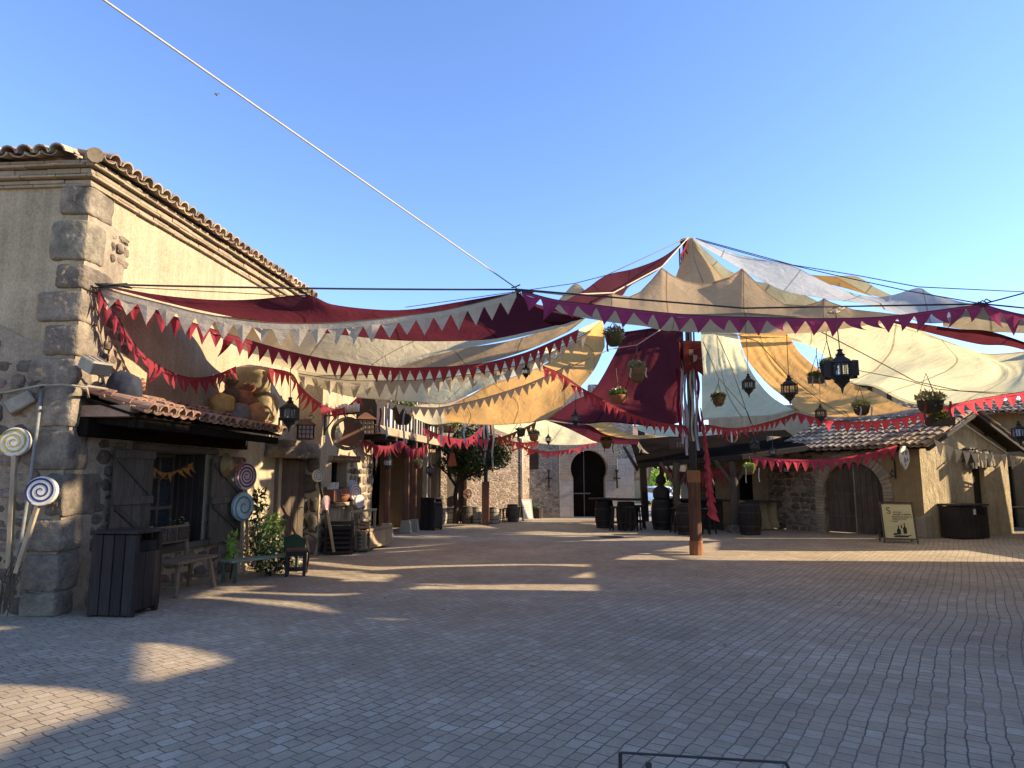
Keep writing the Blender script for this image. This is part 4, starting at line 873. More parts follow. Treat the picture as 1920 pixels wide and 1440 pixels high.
def ip(x, X, F_):
    for k in range(len(X) - 1):
        if x <= X[k + 1]: q = (x - X[k]) / (X[k + 1] - X[k]); return F_[k] + (F_[k + 1] - F_[k]) * max(0, q)
    return F_[-1]
rowsF = [[(ip(x, U3, U0), ip(x, U3, V0), ip(x, U3, Y0)) for x in U4], [(ip(x, U3, U1), ip(x, U3, V1), ip(x, U3, Y1)) for x in U4], [(x, ip(x, U3, V2) * .55 + .45 * (ip(x, U3, V1) + W4[k]) / 2, ip(x, U3, Y2)) for k, x in enumerate(U4)], [(x, W4[k], ip(x, U3, Y3)) for k, x in enumerate(U4)]]
sail('broad beige front canopy with pointed peaks and a belly hanging below the cable, centre right', rowsF, c_beige, 139, 24, .03, 19, lin=True)
sail('far pale canopy stretched before the gate wall above the horseshoe arch', [[(925,788,23),(980,788,23),(1030,788,22.5),(1070,796,22.5),(1100,812,23.5),(1119,829,24.5)], [(925,802,25),(960,816,25),(1000,829,25),(1040,834,25.5),(1085,834,25.5),(1119,830,25)]], c_yellow, 34, 10, .05, 20)
sail('far dark maroon canopy low above the gateway, behind the hanging maroon one', [[(1027,788,19),(1070,795,19.5),(1105,797,20),(1130,812,21),(1160,820,22),(1197,822,23)], [(1030,790,19.5),(1064,803,20.5),(1095,818,22),(1120,829,23.5),(1160,833,24),(1197,833,24)]], c_maroon, 30, 8, .03, 21)
sail('far amber canopy strip between the maroon and pale ones left of the pole base banner', [[(1104,791,20),(1138,789,20),(1162,807,21),(1193,816,22),(1230,814,23)], [(1102,796,20.5),(1130,814,21.5),(1160,820,22.2),(1193,823,22.6),(1228,821,23)]], c_orange, 26, 8, .03, 22)
sail('far pale yellow canopy over the bar roof behind the centre pole', [[(1186,799,20),(1250,797,20),(1311,797,20),(1358,802,20.5)], [(1200,808,21.5),(1228,816,22),(1290,819,22),(1356,814,22)]], c_yellow, 28, 8, .03, 23)
sail('small cream canopy tucked below the amber one by the half timbered floor', [[(768,761,17),(800,757,17),(850,758,17)], [(778,785,18),(810,796,18),(852,792,18)]], c_cream, 20, 8, .03, 24)
# unseen canopies further right, added to shade the paving and the corner wall
def shade_sail(label, rows, mat, seed):
    R_ = [resample([V(p) for p in r], 30) for r in rows]; mb = MB(); mb.uv = []; vs = []
    for j, r in enumerate(R_):
        for i, p in enumerate(r): vs.append(p); mb.uv.append((i * .2, j / (len(R_) - 1)))
    mb.add(vs, [(j * 30 + i, j * 30 + i + 1, (j + 1) * 30 + i + 1, (j + 1) * 30 + i) for j in range(len(R_) - 1) for i in range(29)])
    return tag(mb.build('canopy', mat, None, True), label, 'canopy', 'cloth canopies strung over the square')
def gs(x, y, z=6.0): k = z / math.tan(SUN_EL); return (x + k, y + SUN_Y * k, z)  # sail point whose shadow lands on the given ground point
shade_sail('unseen cream canopy added at the near right to shade the foreground paving', [[gs(3, -2), gs(3, 1), gs(3, 3), gs(3, 4.4), gs(3, 5.66)], [gs(-3.0, -2), gs(-3.0, 2), gs(-3.05, 4.4), gs(-2.95, 4.8), gs(-2.82, 5.22), gs(-3.4, 5.52), gs(-4.1, 5.64)]], c_beige, 1)
shade_sail('unseen maroon canopy added beside the inn roof to shade the paving', [[gs(3, 5.3), gs(3, 6.2), gs(3, 7.3)], [gs(-3.0, 5.5), gs(-2.75, 5.95), gs(-2.56, 6.33), gs(-3.1, 6.8), gs(-3.8, 7.1)]], c_maroon, 2)
shade_sail('unseen small tan canopy added past the maroon one for its shade', [[gs(-2.88, 5.62), gs(-3.25, 6.3), gs(-3.7, 7.15)], [gs(-6.9, 5.62), gs(-6.6, 6.4), gs(-6.3, 7.15)]], c_brown, 3)
shade_sail('unseen tan canopy added to shade the paving toward the stone corner', [[gs(-5.9, 6.95), gs(-3.7, 7.02), gs(-1, 7.1), gs(3, 7.2)], [gs(-4.4, 9.3), gs(-4.1, 9.55), gs(-2.7, 8.85), gs(-1.36, 8.1), gs(-.6, 8.25), gs(3, 8.3)]], c_brown, 4)
shade_sail('unseen amber canopy added above the inn corner for its shade', [[gs(-4.15, 9.7), gs(-3.9, 9.6), gs(-2.7, 9.2), gs(-1.36, 8.15), gs(3, 8.2)], [gs(-4.1, 9.95), gs(-3.9, 10.0), gs(-2.4, 9.75), gs(-1.4, 10.3), gs(3, 10.0)]], c_brown, 5)
shade_sail('unseen narrow cream canopy added behind the amber one for its shade', [[gs(-3.9, 10.1), gs(-2.45, 9.9), gs(-1.5, 10.35)], [gs(-3.5, 10.8), gs(-2.4, 11.1), gs(-1.3, 10.75)]], c_beige, 6)
shade_sail('unseen pale narrow canopy added over the inn eave to narrow a sun streak', [[gs(-2, 10.85), gs(0, 10.78), gs(2, 10.72)], [gs(-2, 11.5), gs(0, 11.45), gs(2, 11.5)]], c_cream, 11)
shade_sail('unseen high tan canopy added to shade the shop front', [[(7.9, 8.1, 8.2), (8.2, 9.3, 8.2), (9.0, 10.9, 8.2)], [(13.3, 8.1, 8.2), (13.3, 9.3, 8.2), (13.3, 10.9, 8.2)]], c_brown, 7)
shade_sail('unseen high narrow canopy added to shade the corner foot', [[(9.85, 7.2, 8.2), (9.9, 7.8, 8.2), (9.6, 8.09, 8.2)], [(13.3, 7.2, 8.2), (13.3, 7.8, 8.2), (13.3, 8.09, 8.2)]], c_brown, 8)
shade_sail('unseen high strip canopy added to shade the corner', [[(7.0, 7.2, 8.2), (7.4, 7.8, 8.2), (7.75, 8.09, 8.2)], [(8.7, 7.2, 8.2), (9.0, 7.8, 8.2), (8.9, 8.09, 8.2)]], c_brown, 9)
shade_sail('unseen pale canopy added beyond the right edge to shade the paving', [[(13.4, 15.5, 4.1), (16, 15.3, 4.2), (19.5, 15.5, 4.3)], [(14.4, 18.6, 4.1), (16, 18.6, 4.2), (19.5, 18.5, 4.3)]], c_yellow, 10)
# ================================================================ ropes
def rope(label, path, r, mat, n=5, world=False, sag=0.0):
    p = [V(q) for q in path] if world else pts(path)
    if len(p) == 2:
        a, b = p; p = [a.lerp(b, k / 14) - V((0, 0, sag * 4 * (k / 14) * (1 - k / 14))) for k in range(15)]
    mb = MB(); mb.tube(p, r, n); o = mb.build('rope', mat, None, True); return tag(o, label, 'rope')
A_C = (180, 533, 8.42); B_C = (973, 543, 9.35); C_C = (1843, 570, 10.4)
rope('thick pale rope running overhead from the top left down to the front cable knot', [(-160, -225, 3.2), (195, 0, 4.6), (972, 543, 9.35)], .009, m_rope)
rope('dark steel cable from the stone corner hook to the front cable knot', [A_C, B_C], .014, m_rope_d, sag=.02)
rope('dark steel cable from the front knot to the right knot above the magenta bunting', [B_C, (1395, 578, 10), C_C], .014, m_rope_d)
rope('dark steel cable from the right knot leaving at the right edge', [C_C, (2050, 590, 10.6)], .014, m_rope_d)
rope('dark guy rope rising from the right knot to the right edge', [C_C, (2050, 515, 11)], .012, m_rope_d)
rope('pale rope from the front knot up to the pole top', [B_C, (1060, 553, 10.5), (1150, 549, 11.9), (1241, 500, 13.3), (1290, 446, 14.8)], .014, m_rope)
rope('thin grey rope from the pole top toward the plaster building roof', [(1288, 446, 14.8), (1137, 516, 12.7), (1079, 531, 12.9), (760, 576, 14)], .008, m_rope_b)
rope('upper thin rope from the pole top to the right edge', [(1305, 447, 14.8), (1487, 497, 14.2), (1605, 516, 14.6), (1722, 538, 12.6), (2000, 551, 13)], .010, m_rope_d)
rope('lower thin rope from the pole top to the right knot', [(1305, 449, 14.8), (1441, 487, 14), (1566, 516, 14), (1700, 545, 12.5), C_C], .010, m_rope_d)
rope('thin cord from the stone corner to the maroon canopy peak', [(190, 536, 8.45), (575, 556, 9.62)], .007, m_rope_b)
rope('thin cord crossing under the yellow canopy to the right edge', [(1535, 620, 13.2), (1628, 668, 14), (1716, 715, 15), (1800, 733, 15.5), (1990, 741, 16)], .010, m_rope_b)
rope('thin cord from the big lantern toward the right edge', [(1600, 693, 14.5), (1690, 710, 15), (1760, 730, 15.5), (1990, 748, 16)], .009, m_rope_b)
rope('slanting cord across the amber canopy at right', [(1383, 628, 14), (1420, 640, 14.4), (1475, 702, 15.8), (1545, 757, 17.6), (1585, 779, 18.8)], .009, m_rope_b)
rope('slanting cord across the pale yellow canopy by the pole', [(1318, 640, 14.6), (1347, 708, 15.6), (1400, 770, 17.4), (1413, 803, 19)], .009, m_rope_b)
rope('second slanting cord across the pale yellow canopy by the pole', [(1345, 630, 14.6), (1372, 690, 15.6), (1408, 795, 18.8)], .009, m_rope_b)
rope('cord with the basket hanging across the maroon canopy', [(1060, 692, 13), (1143, 655, 13.4), (1194, 647, 13.6), (1240, 617, 13.9)], .010, m_rope)
rope('pale cord over the bar roof forming a trapezoid for two lanterns', [(1413, 803, 19), (1448, 804, 19), (1494, 773, 18.6)], .012, m_rope)
rope('white rope sloping down across the gable of the small house', [(1776, 773, 17.6), (1890, 851, 18.6)], .014, m_cream_paint)
rope('dark cord strung along the amber canopy on the left', [(560, 706, 12.6), (760, 700, 13), (905, 690, 13.4), (1000, 668, 13.4), (1110, 618, 13)], .006, m_rope_d)
# wraps of cable at the stone corner and knots
for lab, (u, v, Y) in (('bundle of dark rope turns wound on the hook at the stone corner', (196, 537, 8.45)), ('dark knot where the overhead rope meets the front cable', (975, 545, 9.34)), ('dark knot of cables at the right end of the magenta bunting', (1843, 570, 10.4)), ('pale rope knot above the big lantern', (1566, 583, 10.2))):
    mb = MB(); c = P(u, v, Y); rs = random.Random(u)
    for k in range(7): 
        a = V((rs.gauss(0, .05), rs.gauss(0, .04), rs.gauss(0, .02))); L = .28 if u < 300 else .09
        mb.tube([c + a + V((-L * .4, 0, .0)), c + a + V((0, 0, rs.gauss(0, .03))), c + a + V((L, L * .1, rs.gauss(0, .02)))], .010, 5)
    tag(mb.build('rope_knot', m_rope if 'pale' in lab else m_rope_d, None, True), lab, 'knot')
# ================================================================ bunting
def bunting(label, path, mat, n, h, group='strings of pennants', tape=.18, cover=.98, sway=.05, seed=1, name='bunting'):
    p = resample(pts(path), n * 6 + 1)
    t = thing(name, label, 'bunting', p[0], group); rs = random.Random(seed)
    mb = MB(); mb.tube(p[::2] if len(p) > 40 else p, .006, 5); mb.build('cord', m_rope_d if 'cream' not in label else m_rope_b, t)
    if tape:
        mb = MB(); vs = []
        for q in p: vs += [q, q - V((0, 0, h * tape))]
        mb.add(vs, [(2 * i, 2 * i + 1, 2 * i + 3, 2 * i + 2) for i in range(len(p) - 1)]); mb.build('tape', mat, t)
    for k in range(n):
        a = p[k * 6]; b = p[k * 6 + 6]; m_ = (a + b) / 2; d = (b - a); a2 = m_ - d * cover * .5; b2 = m_ + d * cover * .5
        nrm = V((d.y, -d.x, 0)); nrm = nrm.normalized() if nrm.length > 1e-5 else V((0, -1, 0))
        hh = h * rs.uniform(.86, 1.08); tw = rs.gauss(0, sway); bl_ = rs.gauss(0, .02) + .01
        vs = []; fs = []; NR = 5
        for j in range(NR + 1):
            f_ = j / NR; lo = V((0, 0, -hh * f_)) + nrm * (tw * f_ * f_ * 2) + d * (rs.gauss(0, .004))
            if tape: lo += V((0, 0, -h * tape * .9 * (1 - f_)))
            c = (p[k * 6 + 3]) + lo
            l_ = a2.lerp(c - lo, f_) + lo; r_ = b2.lerp(c - lo, f_) + lo; mid = c + nrm * (bl_ * (1 - f_) * 1.5)
            vs += [l_, mid, r_]
            if j: fs += [(3 * j - 3, 3 * j - 2, 3 * j + 1, 3 * j), (3 * j - 2, 3 * j - 1, 3 * j + 2, 3 * j + 1)]
        q = MB(); q.add(vs, fs); q.build('pennant', mat, t)
    return t
bunting('cream pennant string along the maroon canopy front, from stone corner to cable knot', [(187,537,8.45),(229,550,8.5),(308,570,8.6),(387,589,8.7),(493,604,8.85),(600,606,9),(700,599,9.05),(790,588,9.1),(836,581,9.15),(922,561,9.25),(968,547,9.3)], f_cream, 23, .31, seed=1, tape=.28, sway=.012)
bunting('red pennant string drooping steeply from the stone corner hook to the burlap bale', [(184,538,8.4),(198,565,8.45),(226,604,8.6),(263,657,8.9),(308,691,9.4),(356,708,10),(401,704,10.8),(443,687,11.7)], f_red, 24, .27, seed=2, sway=.06)
bunting('long red pennant string from the stone corner across to the pole canopies', [(187,538,8.5),(260,570,8.7),(340,598,9),(414,622,9.3),(467,638,9.6),(546,660,10.1),(636,678,10.7),(716,688,11.1),(779,690,11.4),(894,683,11.8),(980,663,12.1),(1037,640,12.3),(1085,618,12.4)], f_red, 46, .27, seed=3)
bunting('cream pennant string just below the long red one on the left', [(560,700,12),(640,712,12.2),(710,714,12.4),(790,712,12.6),(870,703,12.8),(950,690,12.9),(1020,667,12.9),(1100,625,12.8)], f_cream, 25, .30, seed=4)
bunting('small cream pennant string on the upper edge of the big amber canopy', [(700,738,15.2),(750,758,15.2),(800,764,15.3),(836,762,15.3),(908,746,15.3),(994,718,15),(1070,683,14.4)], f_cream, 26, .22, seed=5)
bunting('red pennant string sagging past the lantern beside the stone doorway', [(505,690,11.8),(546,700,12.4),(563,724,12.8),(587,747,13.2),(619,765,13.8),(648,763,14.4),(678,738,15)], f_red, 24, .30, seed=6, sway=.05)
bunting('dull red long pointed pennants hung in two swags under the half timbered floor', [(673,820,17.4),(702,833,17.9),(729,836,18.5),(753,827,19.2),(773,842,20),(800,833,21.2)], f_red, 24, .36, seed=7, sway=.05)
bunting('red pennant string before the tree crown, nearest the half timbered floor', [(793,802,20),(829,816,21),(873,822,22),(905,800,23)], f_red, 10, .33, seed=8)
bunting('red pennant string crossing the tree to the thin far pole', [(822,819,22),(860,823,22.5),(915,823,23.6)], f_pink, 9, .34, seed=9)
bunting('coral pennant string fluttering left of the horseshoe arch', [(933,815,23.8),(955,826,24),(985,830,24.3),(1010,827,24.6)], f_pink, 14, .28, seed=10, sway=.15)
bunting('coral pennant string with folded flags sagging before the gate wall', [(972,833,24),(1000,843,24.5),(1031,847,25),(1075,841,25.6),(1117,827,26)], f_pink, 16, .24, seed=11, sway=.2)
bunting('brown pennant string against the far pale canopy', [(933,822,23.6),(960,812,23.3),(985,801,23),(1005,791,22.8)], f_brn, 8, .36, seed=12)
bunting('red pennant string slanting across the maroon hanging to the centre pole', [(1018,686,12.4),(1052,701,12.7),(1094,729,13.1),(1143,756,13.6),(1189,777,14),(1235,791,14.4),(1292,800,14.8)], f_red, 23, .26, seed=13)
bunting('magenta pennant string under the front cable from knot to knot', [(978,545,9.3),(1042,562,9.5),(1113,571,9.7),(1186,580,9.85),(1265,588,9.95),(1342,593,10),(1472,596,10.1),(1563,597,10.1),(1655,594,10.2),(1747,583,10.3),(1843,570,10.38)], f_mag, 25, .27, seed=14, sway=.09)
bunting('magenta pennants from the right knot to the right edge', [(1843,570,10.38),(1880,581,10.45),(1920,590,10.5),(1985,600,10.6)], f_mag, 4, .36, seed=15)
bunting('red pennant string from the centre pole to the corner above the bar roof', [(1322,796,14.9),(1380,803,16.2),(1441,791,17.6),(1494,774,18.5)], f_red, 18, .26, seed=16)
bunting('bright coral pennant string swagged across the clay tile roof', [(1494,774,18.4),(1520,781,18.2),(1551,787,17.9),(1609,791,17.4),(1686,784,16.6),(1747,768,15.8),(1823,750,14.9),(1870,742,14.3),(1960,728,13.6)], f_pink, 25, .30, seed=17)
bunting('red pennant string across the arched double door', [(1409,856,20.0),(1470,860,19.9),(1530,861,19.6),(1580,857,19.4),(1630,848,19.1),(1682,834,18.7)], f_pink, 17, .38, seed=18)
bunting('sunlit cream pennant string on the gable of the small house', [(1750,822,17.3),(1780,837,17.3),(1817,847,17.5),(1855,851,17.8),(1888,851,18.1)], f_cream, 9, .40, seed=19, tape=0)
bunting('cream pennants at the right edge beyond the gabled house', [(1893,853,19.5),(1930,858,19.8),(1970,858,20)], f_cream, 6, .40, seed=20)
bunting('cream pennant string from the forked post down to the bar', [(1193,820,24),(1206,841,23.8),(1222,853,23.4),(1248,864,22.8)], f_cream, 9, .36, seed=21)
bunting('dark red pennant string under the bar roof', [(1236,876,22.4),(1275,884,22),(1315,885,21.6),(1350,880,21.2),(1380,870,20.9)], f_red, 13, .48, seed=22)
bunting('orange and brown paper bunting in the shop window', [(272,862,9.9),(290,878,10.1),(310,886,10.4),(335,880,10.8),(362,866,11.2)], f_orng, 9, .16, seed=23, tape=.1)
t = thing('bunting', 'red pennant string hanging loose down the right side of the centre pole', 'bunting', P(1314, 770, 14.9), 'strings of pennants')
vp = resample(pts([(1313,765,14.8),(1319,820,14.65),(1324,870,14.5),(1327,915,14.45),(1333,968,14.4)]), 25); rs = random.Random(24)
mb = MB(); mb.tube(vp, .006, 5); mb.build('cord', m_rope_d, t)
for k in range(12):
    a, b_ = vp[2 * k], vp[2 * k + 2]; sd = V((1, 0, 0)) if k % 2 else V((.75, -.6, 0)); w_ = .05 + .011 * k; mb = MB()
    mb.add([a, a + sd * w_ * .4, b_ + sd * w_ + V((0, -.03, -.12)), b_ + V((0, 0, -.05)), b_ - sd * w_ * .5 + V((0, -.02, .04))], [(0, 1, 2, 3), (0, 3, 4)]); mb.build('pennant', f_red, t)
bunting('short red pennant string on the upper left of the pole top', [(1290,449,14.6),(1283,465,14.5),(1276,478,14.4)], f_red, 4, .28, seed=25, tape=.3)
bunting('red pennants peeping behind the beige ones near the flower basket with ribbons', [(690,725,15.6),(730,735,15.8),(780,738,16),(830,728,16.2)], f_red, 9, .28, seed=26)
# ================================================================ centre pole and thin poles
cp = thing('canopy_pole', 'tall centre canopy pole, boxed in brown timber below with an orange wood collar and foot', 'pole', (3.92, 14.87, 0))
px_, py_ = 3.92, 14.87
mb = MB(); mb.tube([(px_, py_, 0), (px_, py_, 2.9), (px_, py_ + .02, 6.95)], [.085, .08, .06], 12); mb.build('pole', m_iron, cp, True)
mb = MB()
for k in range(8):
    a = 2 * PI * (k + .5) / 8; M = Matrix.Rotation(a, 3, 'Z'); mb.box((px_ + .108 * math.cos(a), py_ + .108 * math.sin(a), .86), (.03, .09, 1.5), M)
mb.build('timber_casing', m_wood_rd, cp, False, .006)
mb = MB(); mb.lathe((px_, py_, 0), [(.0, 0), (.142, 0), (.142, .27), (.13, .30), (.09, .30)], 10); mb.build('foot', m_wood_or, cp, False, .008)
mb = MB(); mb.lathe((px_, py_, 1.5), [(.09, 0), (.138, .02), (.142, .24), (.13, .28), (.08, .28)], 10); mb.build('collar', m_wood_or, cp, False, .008)
mb = MB()
for a, b, m in ((-.13, .02, 0), (-.07, -.1, 0), (.02, -.13, 0), (.09, -.1, 0)): mb.box((px_ + a, py_ + b, 4.6), (.03, .03, 4.4))
mb.build('strut', m_steel, cp)
mb = MB(); mb.lathe((px_ - .02, py_, 6.9), [(.05, -.05), (.1, 0), (.09, .06), (.03, .09)], 10); mb.build('cap', m_iron, cp)
for k, (dx, dy, w_, z0, z1, m) in enumerate(((-.2, -.05, .05, 2.35, 4.2, f_white), (-.14, -.12, .06, 2.1, 4.2, f_lil), (-.02, -.16, .055, 2.4, 4.1, f_cream), (.06, -.16, .05, 2.2, 4.1, f_lil), (.13, -.1, .06, 2.6, 4.2, f_wine), (-.27, -.02, .07, 2.5, 4.0, f_wine))):
    mb = MB(); rs = random.Random(k); vs = []
    for j in range(13): z = z1 + (z0 - z1) * j / 12; q = .025 * math.sin(j * .9 + k); vs += [(px_ + dx - w_ / 2 + q, py_ + dy + q, z), (px_ + dx + w_ / 2 + q, py_ + dy - q * .5, z)]
    mb.add(vs, [(2 * i, 2 * i + 1, 2 * i + 3, 2 * i + 2) for i in range(12)]); o = mb.build('ribbon', m, cp, True)
def banner(label, c, w_, h, d, seed):
    t = thing('banner', label, 'banner', c, 'swallowtail banners on the centre pole'); c = V(c); d = V(d).normalized(); n = V((d.y, -d.x, 0))
    vs = []; mb = MB(); nx, nz = 10, 10
    for j in range(nz + 1):
        for i in range(nx + 1):
            s = (i / nx - .5); cut = h - .22 * h * (1 - abs(s) * 2)
            vs.append(c + d * (s * w_ * (1 + .12 * j / nz)) + n * (.02 * math.sin(i * .8 + seed) * (j / nz)) + V((0, 0, -cut * j / nz)))
    mb.add(vs, [(j * (nx + 1) + i, j * (nx + 1) + i + 1, (j + 1) * (nx + 1) + i + 1, (j + 1) * (nx + 1) + i) for j in range(nz) for i in range(nx)]); mb.build('cloth', CLOTH('russet_banner', (.155, .035, .03), (.16, .035, .03), .2, False), t, True)
    return t, c, d, n
t, c, d, n = banner('russet swallowtail banner with a quartered shield, on the front of the centre pole', (3.93, 14.62, 4.58), .40, .78, (1, .1, 0), 1)
mb = MB(); sh_ = .16
def sq(x0, x1, z0, z1, pt=False):
    a = [c + d * x0 + n * .03 + V((0, 0, z1)), c + d * x1 + n * .03 + V((0, 0, z1)), c + d * x1 + n * .03 + V((0, 0, z0)), c + d * x0 + n * .03 + V((0, 0, z0))]
    mb.add(a, [(0, 1, 2, 3)])
Z0 = -.2
for x0, x1, z0, z1 in ((-.09, 0, Z0 - .012, Z0), (-.09, 0, Z0 - .12, Z0 - .108), (-.09, -.078, Z0 - .108, Z0 - .012), (-.012, 0, Z0 - .108, Z0 - .012), (-.06, -.03, Z0 - .085, Z0 - .035), (-.06, -.052, Z0 - .035, Z0 - .025), (-.038, -.03, Z0 - .035, Z0 - .025)): sq(x0, x1, z0, z1)
mb.add([c + d * q + n * .03 + V((0, 0, z)) for q, z in ((.0, Z0 - .12), (.09, Z0 - .12), (.09, Z0 - .2), (.07, Z0 - .24), (.0, Z0 - .29))], [(0, 1, 2, 3, 4)])
mb.build('shield_emblem', m_cornice, t)
banner('plain russet banner seen edge on at the left of the centre pole', (3.72, 14.8, 4.58), .26, .72, (.45, .9, 0), 2)
mb = MB(); tp = thing('thin_pole', 'slim far canopy pole in red brown wood standing just right of the tree', 'pole', (-.93, 24.4, 0))
mb.box((-.93, 24.4, .75), (.26, .26, 1.5)); mb.build('timber_casing', m_wood_rd, tp, False, .01)
mb = MB(); mb.tube([(-.93, 24.4, 1.4), (-.93, 24.4, 4.2)], .07, 8); mb.build('pole', m_iron, tp)
for k in range(6):
    mb = MB(); x = -1.2 + k * .1; z1 = 3.9 - (k % 2) * .1; z0 = z1 - 1.2 - .3 * (k % 3); vs = []
    for j in range(9): z = z1 + (z0 - z1) * j / 8; q = .03 * math.sin(j + k); vs += [(x + q, 24.22, z), (x + .06 + q, 24.2, z)]
    mb.add(vs, [(2 * i, 2 * i + 1, 2 * i + 3, 2 * i + 2) for i in range(8)]); mb.build('ribbon', (f_lil, f_wine, f_white)[k % 3], tp, True)
fp = thing('forked_post', 'dark timber post with a forked brace beside the street opening', 'post', (5.09, 26.5, 0))
mb = MB(); mb.bar((5.09, 26.5, 0), (5.02, 26.5, 3.6), .24, .24); mb.build('post', m_wood_dk, fp, False, .015)
mb = MB(); mb.bar((5.12, 26.5, 2.0), (5.75, 26.3, 3.1), .16, .16); mb.build('brace', m_wood_dk, fp, False, .015)
# ================================================================ lanterns
def wpos(u, v, Y): return P(u, v, Y)
def psz(u, v, Y, px): return px / FPX * (Y / ray(u, v).y)
def lantern(label, u, v, Y, pxh, top=None, star=False, lit=False, group='hanging metal lanterns', cordmat=None):
    c = P(u, v, Y); h = psz(u, v, Y, pxh); t = thing('lantern', label, 'lantern', c, group); k = h
    prof_b = [(.24, -.14), (.27, -.12), (.27, -.10)]
    mb = MB(); mb.lathe(c, [(.25 * k, -.17 * k), (.27 * k, -.15 * k), (.27 * k, -.13 * k), (.24 * k, -.12 * k)], 8); mb.lathe(c, [(.24 * k, .14 * k), (.27 * k, .15 * k), (.27 * k, .18 * k), (.22 * k, .19 * k)], 8)
    for i in range(8):
        a = 2 * PI * (i + .5) / 8; p = c + V((.25 * k * math.cos(a), .25 * k * math.sin(a), 0)); mb.bar(p - V((0, 0, .14 * k)), p + V((0, 0, .15 * k)), .03 * k, .03 * k)
        q = c + V((.25 * k * math.cos(a + PI / 8) * .93, .25 * k * math.sin(a + PI / 8) * .93, 0)); mb.bar(q - V((0, 0, .14 * k)), q + V((0, 0, .15 * k)), .013 * k, .013 * k)
        if star and i % 2 == 0:
            p = c + V((.32 * k * math.cos(a), .32 * k * math.sin(a), .0)); M = Matrix.Rotation(a, 3, 'Z'); mb.box(p, (.17 * k, .03 * k, .34 * k), M); mb.box(p + V((.07 * k * math.cos(a), .07 * k * math.sin(a), 0)), (.025 * k, .16 * k, .34 * k), M)
    mb.build('body', m_iron, t)
    mb = MB(); mb.lathe(c, [(.215 * k, -.13 * k), (.22 * k, 0), (.215 * k, .15 * k)], 8); mb.build('glass', m_frost if lit else m_lglass, t)
    mb = MB(); mb.lathe(c, [(.22 * k, .19 * k), (.19 * k, .24 * k), (.11 * k, .29 * k), (.085 * k, .33 * k), (.11 * k, .35 * k), (.06 * k, .38 * k), (.045 * k, .43 * k), (.075 * k, .455 * k), (.03 * k, .48 * k)], 8); mb.build('dome', m_iron, t)
    mb = MB(); mb.lathe(c, [(.01 * k, -.52 * k), (.03 * k, -.44 * k), (.03 * k, -.41 * k), (.09 * k, -.33 * k), (.17 * k, -.26 * k), (.15 * k, -.24 * k), (.19 * k, -.19 * k), (.24 * k, -.17 * k)], 8); mb.build('finial', m_iron, t)
    mb = MB(); tp = P(*top) if top else c + V((0, 0, .8 * k)); mb.tube([c + V((0, 0, .47 * k)), tp], max(.006, .012 * k), 5); mb.build('cord', cordmat or m_rope_b, t)
    return t
lantern('biggest black star panelled lantern, hung by a thick rope from the front cable', 1577, 694, 9.95, 84, (1567, 585, 10.1), True)
lantern('black lantern hanging before the amber canopy, next left of the biggest lantern', 1480, 730, 13, 56, (1475, 628, 12.8))
lantern('small black lantern hanging nearest the centre pole on its right', 1403.5, 722, 13.5, 45, (1400, 634, 13.3))
lantern('black lantern low in front of the amber canopy, just above the coral pennants', 1539, 776, 15.5, 38, (1536, 690, 15.2))
lantern('small dark lantern among the pennants before the big amber canopy', 986, 697, 11.6, 30, (987, 668, 11.7))
lantern('black lantern hung on a cord before the plaster wall, left of the cage lamps', 543, 776, 11.6, 66, (545, 690, 11.2))
lantern('tiny dark lantern in front of the far pale canopy', 1028, 824, 21, 22, (1028, 800, 21))
lantern('dark brown lantern almost lost against the maroon hanging', 1079, 785, 13, 34, (1080, 738, 13.2), cordmat=m_rope_d)
lantern('lantern with pale glass at the right edge beyond the gable', 1911, 812, 12.5, 48, (1909, 745, 12.6), lit=True)
lantern('lantern hanging at the left end of the pale rope trapezoid over the bar roof', 1415, 836, 18.5, 34, (1414, 805, 18.8))
lantern('small lantern with milky glass at the right end of the pale rope trapezoid', 1449, 848, 18.6, 24, (1448, 805, 18.9), lit=True)
lantern('lantern with bright pale glass beside the first portico post', 727, 868, 18.6, 34, (727, 838, 18.7), lit=True)
lantern('dark lantern on the post beyond the portico, above the far litter bin', 807, 882, 21.9, 30, (806, 862, 21.9))
lantern('white glass lantern on the stone wall left of the arched door', 1475, 881, 21.4, 28, (1475, 868, 21.4), lit=True)
